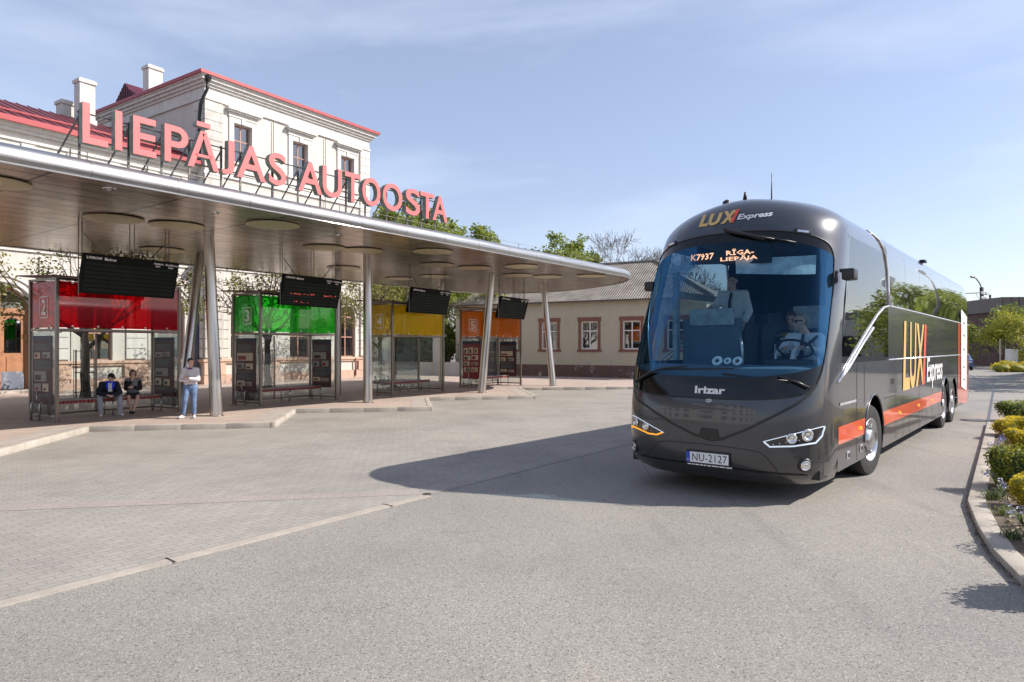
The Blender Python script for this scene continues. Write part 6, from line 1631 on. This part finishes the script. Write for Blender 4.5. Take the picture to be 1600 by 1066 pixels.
def fuse(mb, name, mat, parent, vox=.012, it=4):
    o = mb.build(name, mat, None); 
    r = o.modifiers.new('r', 'REMESH'); r.mode = 'VOXEL'; r.voxel_size = vox; r.use_smooth_shade = True
    s = o.modifiers.new('s', 'SMOOTH'); s.factor = .5; s.iterations = it
    dg = bpy.context.evaluated_depsgraph_get(); me = bpy.data.meshes.new_from_object(o.evaluated_get(dg)); old = o.data
    o.modifiers.clear(); o.data = me; bpy.data.meshes.remove(old); me.name = name
    me.materials.clear(); me.materials.append(mat); me.polygons.foreach_set('use_smooth', [True]*len(me.polygons))
    o.parent = parent; return o
def hand(mb, wrist, d, palmn, s=1.0, curl=.5):
    """palm, four bent fingers and a thumb; d: direction of the fingers, palmn: the way the palm faces"""
    w_ = Vector(wrist); d = Vector(d).normalized(); n = Vector(palmn); n = (n - d*n.dot(d)).normalized(); s_ = d.cross(n)
    for k in range(4): caps(mb, w_+s_*(k-1.5)*.010*s, w_+d*.085*s+s_*(k-1.5)*.021*s, .013*s, .012*s, 8)
    for k, L_ in enumerate((.066,.078,.073,.056)):
        a = w_+d*.088*s+s_*(k-1.5)*.022*s; d1 = (d+n*curl*.6).normalized(); b = a+d1*L_*.5*s; d2 = (d*.6+n*curl*1.6).normalized(); c = b+d2*L_*.5*s
        caps(mb, a, b, .0098*s, .009*s, 7); caps(mb, b, c, .009*s, .0075*s, 7)
    a = w_+d*.025*s-s_*.028*s; b = a+(d*.6-s_*.8+n*.3).normalized()*.036*s; c = b+(d+n*.5-s_*.15).normalized()*.032*s
    caps(mb, a, b, .014*s, .011*s, 7); caps(mb, b, c, .011*s, .009*s, 7)
def head(mb, c, look, up=(0,0,1), s=1.0):
    """skull, jaw, nose, ears, brow and lips; returns the frame (x: to the left ear, y: back, z: up)"""
    f = Vector(look).normalized(); u = Vector(up); u = (u-f*u.dot(f)).normalized(); x = u.cross(f)*1.0; Mx = Matrix((x, -f, u)).transposed(); c = Vector(c)
    def P(a, b, d): return c + Mx @ Vector((a*s,b*s,d*s))
    ell(mb, P(0,.012,.03), (.076*s,.095*s,.088*s), Mx); ell(mb, P(0,-.02,-.035), (.058*s,.072*s,.072*s), Mx); ell(mb, P(0,-.05,-.085), (.034*s,.032*s,.028*s), Mx)
    caps(mb, P(0,-.088,.022), P(0,-.110,-.016), .009*s, .014*s, 8); ell(mb, P(0,-.080,.036), (.052*s,.018*s,.012*s), Mx)
    ell(mb, P(0,-.086,-.050), (.024*s,.012*s,.007*s), Mx); ell(mb, P(0,-.084,-.062), (.020*s,.012*s,.007*s), Mx)
    for q in (-1,1): ell(mb, P(q*.078,.01,-.002), (.010*s,.022*s,.034*s), Mx); ell(mb, P(q*.035,-.066,-.012), (.02*s,.016*s,.018*s), Mx)
    return P, Mx
def eyes(P, Mx, parent, s=1.0):
    mb = MB()
    for q in (-1,1): ell(mb, P(q*.029,-.083,.012), (.014*s,.008*s,.007*s), Mx)
    mb.build('eyes', M['eyedark'], parent, smooth=True)
M['eyedark'] = simple('eye_dark', (.02,.015,.012), .3)
def figure(name_lab, loc, rz, J, cat='person', parts=(), s=1.0, vox=.011, hairm='hair', hair='short', group=None, child=None):
    """J: joints in the person's own frame (faces -Y). body mesh + clothing meshes"""
    o = empty('person', loc, rz, name_lab, cat, group)
    V_ = {k: Vector(v) for k, v in J.items() if k not in ('look','up','hdL','hdR','pnL','pnR','curlL','curlR')}
    mb = MB()
    n_ = V_['neck']; hd_ = V_['head']; look = J.get('look', (0,-1,0))
    caps(mb, n_, hd_-Vector((0,0,.06)), .056*s, .05*s)
    P, Mx = head(mb, hd_, look, J.get('up',(0,0,1)), s)
    ch, pv = V_['chest'], V_['pelvis']
    for a, b, r1, r2 in ((ch, n_, .10, .06), (pv, ch, .118, .12)): caps(mb, a, b, r1*s, r2*s, 14)
    sh = V_['shL']-V_['shR']
    caps(mb, V_['shL'], V_['shR'], .062*s, .062*s)
    hp = (V_['hipL']-V_['hipR']); caps(mb, V_['hipL'], V_['hipR'], .10*s, .10*s)
    caps(mb, ch+sh*.22, pv+hp*.32, .098*s, .09*s); caps(mb, ch-sh*.22, pv-hp*.32, .098*s, .09*s)
    for q in 'LR':
        caps(mb, V_['sh'+q], V_['el'+q], .052*s, .041*s); caps(mb, V_['el'+q], V_['wr'+q], .042*s, .028*s)
        hdv = J.get('hd'+q) or (V_['wr'+q]-V_['el'+q]); hand(mb, V_['wr'+q], hdv, J.get('pn'+q, (0,0,-1)), s*.95, J.get('curl'+q, .6))
        caps(mb, V_['hip'+q], V_['kn'+q], .088*s, .058*s); caps(mb, V_['kn'+q], V_['an'+q], .057*s, .040*s); caps(mb, V_['an'+q], V_['toe'+q], .042*s, .034*s)
    fuse(mb, 'body', M['skin'], o, vox); eyes(P, Mx, o, s)
    if hair:
        mb = MB(); ell(mb, P(0,.022,.048), (.084*s,.096*s,.084*s), Mx); 
        if hair == 'bob': ell(mb, P(0,.045,-.01), (.094*s,.075*s,.10*s), Mx); [ell(mb, P(q*.078,.0,-.02), (.022*s,.045*s,.075*s), Mx) for q in (-1,1)]
        elif hair == 'short': ell(mb, P(0,.05,.0), (.078*s,.064*s,.075*s), Mx)
        elif hair == 'thin': mb = MB(); ell(mb, P(0,.045,.02), (.082*s,.075*s,.075*s), Mx); ell(mb, P(0,.015,.062), (.07*s,.08*s,.058*s), Mx)
        fuse(mb, 'hair', M[hairm], o, .01, 2)
    return o, V_, P, Mx, s
def top_garment(o, V_, s, mat, name='jumper', sleeves=1.0, g=.02, hem=.0, skirt=False):
    mb = MB(); ch, pv, n_ = V_['chest'], V_['pelvis'], V_['neck']; sh = V_['shL']-V_['shR']; hp = V_['hipL']-V_['hipR']
    lo = pv + (pv-ch).normalized()*hem
    caps(mb, ch, ch.lerp(n_, .72), (.10+g)*s, (.055+g)*s, 14); caps(mb, lo, ch, (.108+g)*s, (.118+g)*s, 14)
    caps(mb, V_['shL'], V_['shR'], (.062+g)*s, (.062+g)*s); caps(mb, ch+sh*.22, lo+hp*.34, (.098+g)*s, (.095+g)*s); caps(mb, ch-sh*.22, lo-hp*.34, (.098+g)*s, (.095+g)*s)
    for q in 'LR':
        caps(mb, V_['sh'+q], V_['el'+q], (.052+g)*s, (.043+g)*s)
        if sleeves > .5: caps(mb, V_['el'+q], V_['el'+q].lerp(V_['wr'+q], sleeves), (.043+g)*s, (.032+g)*s)
    return fuse(mb, name, mat, o, .013, 5)
def trousers(o, V_, s, mat, name='trousers', g=.016, to=.97):
    mb = MB(); hp = V_['hipL']-V_['hipR']; caps(mb, V_['hipL'], V_['hipR'], (.102+g)*s, (.102+g)*s); caps(mb, V_['pelvis'], (V_['hipL']+V_['hipR'])/2, (.12+g)*s, (.12+g)*s)
    for q in 'LR': caps(mb, V_['hip'+q], V_['kn'+q], (.088+g)*s, (.060+g)*s); caps(mb, V_['kn'+q], V_['kn'+q].lerp(V_['an'+q], to), (.060+g)*s, (.047+g)*s)
    return fuse(mb, name, mat, o, .013, 4)
def shoes(o, V_, s, mat):
    for q in 'LR':
        mb = MB(); a, t = V_['an'+q], V_['toe'+q]; d = (t-a); d.z = 0; d.normalize(); z = min(a.z, t.z)
        caps(mb, Vector((a.x,a.y,t.z+.012))-d*.045, Vector((t.x,t.y,t.z+.005))+d*.02, .048*s, .042*s); caps(mb, a, Vector((a.x,a.y,t.z+.03)), .048*s, .05*s)
        fuse(mb, 'shoe', mat, o, .011, 3)
Z0 = .12
# standing man, arms crossed, right of the red shelter
st = gp(297.5, 653.5, Z0)
S_ = .885
def sc(J, k): return {a: (tuple(c*k for c in b) if a not in ('look','up','pnL','pnR','hdL','hdR','curlL','curlR') else b) for a, b in J.items()}
J = dict(head=(.02,-.05,1.63), neck=(0,.0,1.47), chest=(0,.0,1.28), pelvis=(0,.02,.98), shL=(.17,0,1.41), shR=(-.17,0,1.41), elL=(.235,-.10,1.13), elR=(-.235,-.10,1.13), wrL=(.01,-.25,1.17), wrR=(.0,-.21,1.11),
  hdL=(-1,.05,.25), hdR=(1,.1,.2), pnL=(0,1,0), pnR=(0,1,0), hipL=(.09,.01,.92), hipR=(-.09,.01,.92), knL=(.10,-.03,.50), knR=(-.13,-.10,.50), anL=(.09,.03,.09), anR=(-.20,-.02,.09), toeL=(.13,-.13,.04), toeR=(-.24,-.17,.04), look=(.55,-.8,-.05))
o, V_, P, Mx, s = figure('young person in pale jumper and blue jeans standing with crossed arms at the kerb', (st.x,st.y,Z0), R(12), sc(J,S_), s=S_)
top_garment(o, V_, s, cloth('pale_jumper', (.60,.57,.58)), 'jumper', .9, .022, .02); trousers(o, V_, s, cloth('blue_jeans', (.11,.17,.29), var=.55, scale=7), 'jeans'); shoes(o, V_, s, cloth('white_shoe', (.65,.65,.65)))
mb = MB(); mb.path([tuple(V_['neck']+Vector((.075*s*math.cos(a),.075*s*math.sin(a)-.01,-.02))) for a in [k*.5236 for k in range(12)]], .022, 6, closed=True); mb.build('collar', cloth('violet_collar', (.16,.06,.22)), o, smooth=True)
# seated figures on the first bench (bench local frame: x along, -y towards the kerb)
bo = FL + ex*.32 + ey*.85
def on_bench(xl, yl=-.02): return bo + ex*xl + ey*yl
def seated(xl, label, J, k, turn=0):
    p = on_bench(xl); return figure(label, (p.x,p.y,Z0), TH_S+turn, sc(J,k), s=k)
k = .93
J = dict(head=(.05,-.34,1.09), neck=(.02,-.22,.97), chest=(0,-.12,.80), pelvis=(0,.02,.56), shL=(.18,-.16,.90), shR=(-.18,-.16,.90), elL=(.27,-.30,.66), elR=(-.27,-.30,.66), wrL=(.12,-.47,.60), wrR=(-.06,-.47,.62), hdL=(-.6,-.7,-.2), hdR=(.6,-.7,-.2), pnL=(-.4,0,-1), pnR=(.3,0,-1),
  hipL=(.10,.0,.52), hipR=(-.10,.0,.52), knL=(.27,-.42,.50), knR=(-.25,-.42,.50), anL=(.26,-.50,.09), anR=(-.20,-.46,.09), toeL=(.31,-.66,.04), toeR=(-.21,-.63,.04), look=(.6,-.75,-.35))
o, V_, P, Mx, s = seated(1.38, 'seated man in dark jacket, blue scarf and black cap leaning forward on the bench', J, k, R(-28))
top_garment(o, V_, s, cloth('dark_jacket', (.015,.018,.03)), 'jacket', .95, .03, .05); trousers(o, V_, s, cloth('light_grey_trousers', (.34,.34,.38)), 'trousers', .02); shoes(o, V_, s, cloth('white_trainer', (.62,.62,.64)))
mb = MB(); ell(mb, P(0,.015,.065), (.092*s,.105*s,.062*s), Mx); ell(mb, P(0,-.11,.045), (.062*s,.06*s,.012*s), Mx); fuse(mb, 'cap', cloth('black_cap', (.012,.012,.012)), o, .009, 2)
mb = MB(); c_ = V_['neck']
mb.path([tuple(c_+Vector((.085*math.cos(a),.085*math.sin(a)-.01,-.01))) for a in [q_*.5236 for q_ in range(12)]], .034, 8, closed=True)
for q_ in (-1,1): mb.path([tuple(c_+Vector((q_*.07,-.07,0))), tuple(c_+Vector((q_*.08,-.12,-.10))), tuple(c_+Vector((q_*.06,-.12,-.2)))], [.034,.032,.02], 8)
mb.build('scarf', cloth('blue_scarf', (.01,.03,.65)), o, smooth=True)
mb = MB(); mb.box(tuple(c_+Vector((0,-.105,-.14))), (.10,.02,.24), bev=.01); mb.build('shirt_front', cloth('white_shirt_front', (.6,.6,.62)), o)
k = .90
J = dict(head=(.0,-.14,1.22), neck=(0,-.05,1.06), chest=(0,-.03,.88), pelvis=(0,.03,.58), shL=(.16,-.03,1.0), shR=(-.16,-.03,1.0), elL=(.20,-.16,.76), elR=(-.19,-.14,.76), wrL=(.0,-.26,.80), wrR=(-.02,-.20,1.02), hdL=(-1,-.1,.1), hdR=(.2,-.1,1), pnL=(0,1,0), pnR=(0,1,0),
  hipL=(.09,.0,.54), hipR=(-.09,.0,.54), knL=(.14,-.42,.53), knR=(-.12,-.42,.52), anL=(.02,-.46,.10), anR=(-.04,-.40,.10), toeL=(.0,-.60,.05), toeR=(-.06,-.55,.05), look=(.15,-1,-.1))
o, V_, P, Mx, s = seated(2.03, 'seated woman in grey top and short dark skirt holding a hand to her chin', J, k, R(-30))
for e_ in list(o.children):
    if e_.name.startswith('hair'): bpy.data.objects.remove(e_)
mb = MB(); ell(mb, P(0,.022,.048), (.086*s,.098*s,.086*s), Mx); ell(mb, P(0,.045,-.01), (.094*s,.075*s,.10*s), Mx)
for q_ in (-1,1): ell(mb, P(q_*.078,.0,-.02), (.024*s,.045*s,.075*s), Mx)
fuse(mb, 'hair', M['hairbrown'], o, .01, 2)
top_garment(o, V_, s, cloth('grey_top', (.20,.20,.21)), 'top', .0, .02, .0)
mb = MB()
for q in 'LR': caps(mb, V_['sh'+q], V_['el'+q], .076*s, .066*s); caps(mb, V_['el'+q], V_['el'+q].lerp(V_['wr'+q],.8), .066*s, .05*s)
fuse(mb, 'sleeves', cloth('black_sleeve', (.012,.012,.014)), o, .012, 4)
mb = MB(); caps(mb, V_['hipL'], V_['hipR'], .125*s, .125*s)
for q in 'LR': caps(mb, V_['hip'+q], V_['hip'+q].lerp(V_['kn'+q],.72), .115*s, .092*s)
caps(mb, (V_['hipL']+V_['hipR'])/2, (V_['hipL']+V_['hipR'])/2*.4+(V_['knL']+V_['knR'])/2*.6, .10*s, .09*s); fuse(mb, 'skirt', cloth('dark_green_skirt', (.012,.022,.028)), o, .012, 4)
shoes(o, V_, s, cloth('dark_shoe', (.01,.01,.015)))
# --- people in the coach (placed in the coach's frame)
def bw(x, y, z): return BM @ Vector((x,y,z))
def in_bus(x, y, z, label, J, k, turn=0, **kw):
    p = bw(x,y,z); return figure(label, tuple(p), BT+turn, sc(J,k), s=k, **kw)
k = 1.05
SH = cloth('white_uniform_shirt', (.78,.79,.82), var=.06)
J = dict(head=(-.04,-.06,1.27), neck=(0,.0,1.12), chest=(0,.02,.93), pelvis=(0,.06,.60), shL=(.19,0,1.04), shR=(-.19,0,1.04), elL=(.27,-.22,.84), elR=(-.27,-.20,.84), wrL=(.14,-.42,.90), wrR=(-.14,-.42,.90), hdL=(-.3,-.8,.3), hdR=(.3,-.8,.3), pnL=(-.3,0,-1), pnR=(.3,0,-1), curlL=1.0, curlR=1.0,
  hipL=(.10,.05,.55), hipR=(-.10,.05,.55), knL=(.16,-.38,.54), knR=(-.16,-.38,.54), anL=(.16,-.5,.12), anR=(-.16,-.5,.12), toeL=(.16,-.62,.06), toeR=(-.16,-.62,.06), look=(-.75,-.62,-.06))
o, V_, P, Mx, s = in_bus(.70, 1.98, .99, 'coach driver in white shirt, dark tie and sunglasses at the wheel', J, k, 0, hairm='hairgrey', hair='thin')
top_garment(o, V_, s, SH, 'shirt', .85, .02, .0); trousers(o, V_, s, cloth('black_trousers', (.015,.015,.02)), 'trousers'); shoes(o, V_, s, M['black'])
mb = MB(); mb.path([tuple(P(-.082,.0,.018)), tuple(P(-.06,-.075,.018)), tuple(P(0,-.094,.020)), tuple(P(.06,-.075,.018)), tuple(P(.082,.0,.018))], [.006,.010,.006,.010,.006], 6)
for q_ in (-1,1): ell(mb, P(q_*.034,-.090,.010), (.030*s,.012*s,.020*s), Mx)
mb.build('sunglasses', M['black'], o, smooth=True)
mb = MB(); mb.path([tuple(V_['neck']+Vector((0,-.085,-.03))), tuple(V_['chest']+Vector((0,-.175,.05))), tuple(V_['chest']+Vector((0,-.185,-.16)))], [.020,.026,.034], 6); mb.build('tie', M['seatdark'], o, smooth=True)
mb = MB(); mb.path([tuple(V_['shL']+Vector((.0,-.085,.03))), tuple(V_['chest']+Vector((.02,-.185,-.02))), tuple(V_['pelvis']+Vector((-.14,-.13,.0)))], .02, 6); mb.build('seat_belt', M['seatdark'], o, smooth=True)
J = dict(head=(0,-.02,1.62), neck=(0,.02,1.46), chest=(0,.02,1.27), pelvis=(0,.03,.98), shL=(.19,.01,1.40), shR=(-.19,.01,1.40), elL=(.27,.0,1.12), elR=(-.30,-.06,1.16), wrL=(.24,-.16,.92), wrR=(-.26,-.28,1.20), hdR=(-.2,-.8,-.3), hipL=(.09,.03,.92), hipR=(-.09,.03,.92), knL=(.11,.0,.5), knR=(-.11,.0,.5), anL=(.11,.04,.09), anR=(-.11,.04,.09), toeL=(.12,-.12,.04), toeR=(-.12,-.12,.04), look=(.15,-1,-.1))
o, V_, P, Mx, s = in_bus(-.62, 2.62, 1.42, 'man in pale shirt and dark tie standing in the coach behind the front seat', J, 1.0, 0)
top_garment(o, V_, s, SH, 'shirt', .75, .02, .03); trousers(o, V_, s, cloth('black_trousers_two', (.015,.015,.02)), 'trousers'); shoes(o, V_, s, M['black'])
mb = MB(); mb.path([tuple(V_['neck']+Vector((0,-.085,-.03))), tuple(V_['chest']+Vector((0,-.165,.02))), tuple(V_['chest']+Vector((0,-.175,-.2)))], [.018,.024,.032], 6); mb.build('tie', M['seatdark'], o, smooth=True)
J = dict(head=(0,-.1,1.25), neck=(0,-.04,1.08), chest=(0,.0,.90), pelvis=(0,.05,.60), shL=(.17,0,1.02), shR=(-.17,0,1.02), elL=(.25,-.10,.78), elR=(-.25,-.10,.78), wrL=(.06,-.25,.80), wrR=(-.06,-.25,.80), hdL=(-.6,-.3,.8), hdR=(.6,-.3,.8), pnL=(-.5,0,0), pnR=(.5,0,0), hipL=(.10,.05,.55), hipR=(-.10,.05,.55), knL=(.16,-.38,.54), knR=(-.16,-.38,.54), anL=(.16,-.42,.12), anR=(-.16,-.42,.12), toeL=(.16,-.56,.06), toeR=(-.16,-.56,.06), look=(.1,-1,-.25))
o, V_, P, Mx, s = in_bus(.28, 2.85, 1.15, 'passenger in dark clothes holding flowers behind the driver, dim through the windshield', J, 1.0, 0, hairm='hairbrown', hair='bob')
top_garment(o, V_, s, cloth('dark_coat', (.02,.02,.025)), 'coat', .95, .03, .08); trousers(o, V_, s, M['seatdark'], 'trousers')
bq = bw(.28,2.58,2.02); fo = empty('bouquet', tuple(bq), 0, 'bouquet of flowers in pale paper held inside the coach', 'bouquet'); rd = random.Random(2)
mb = MB(); mb.lathe([(.02,-.16),(.05,-.05),(.12,.08),(.11,.08),(.04,-.05)], 12); mb.build('wrapping', M['signwhite'], fo); mb = MB(); mb.mi = 0
for _ in range(160): leaf(mb, rd, Vector((rd.gauss(0,.06),rd.gauss(0,.05),.10+rd.random()*.06)), .02)
mb.build('blossoms', M['leafyellow'], fo)
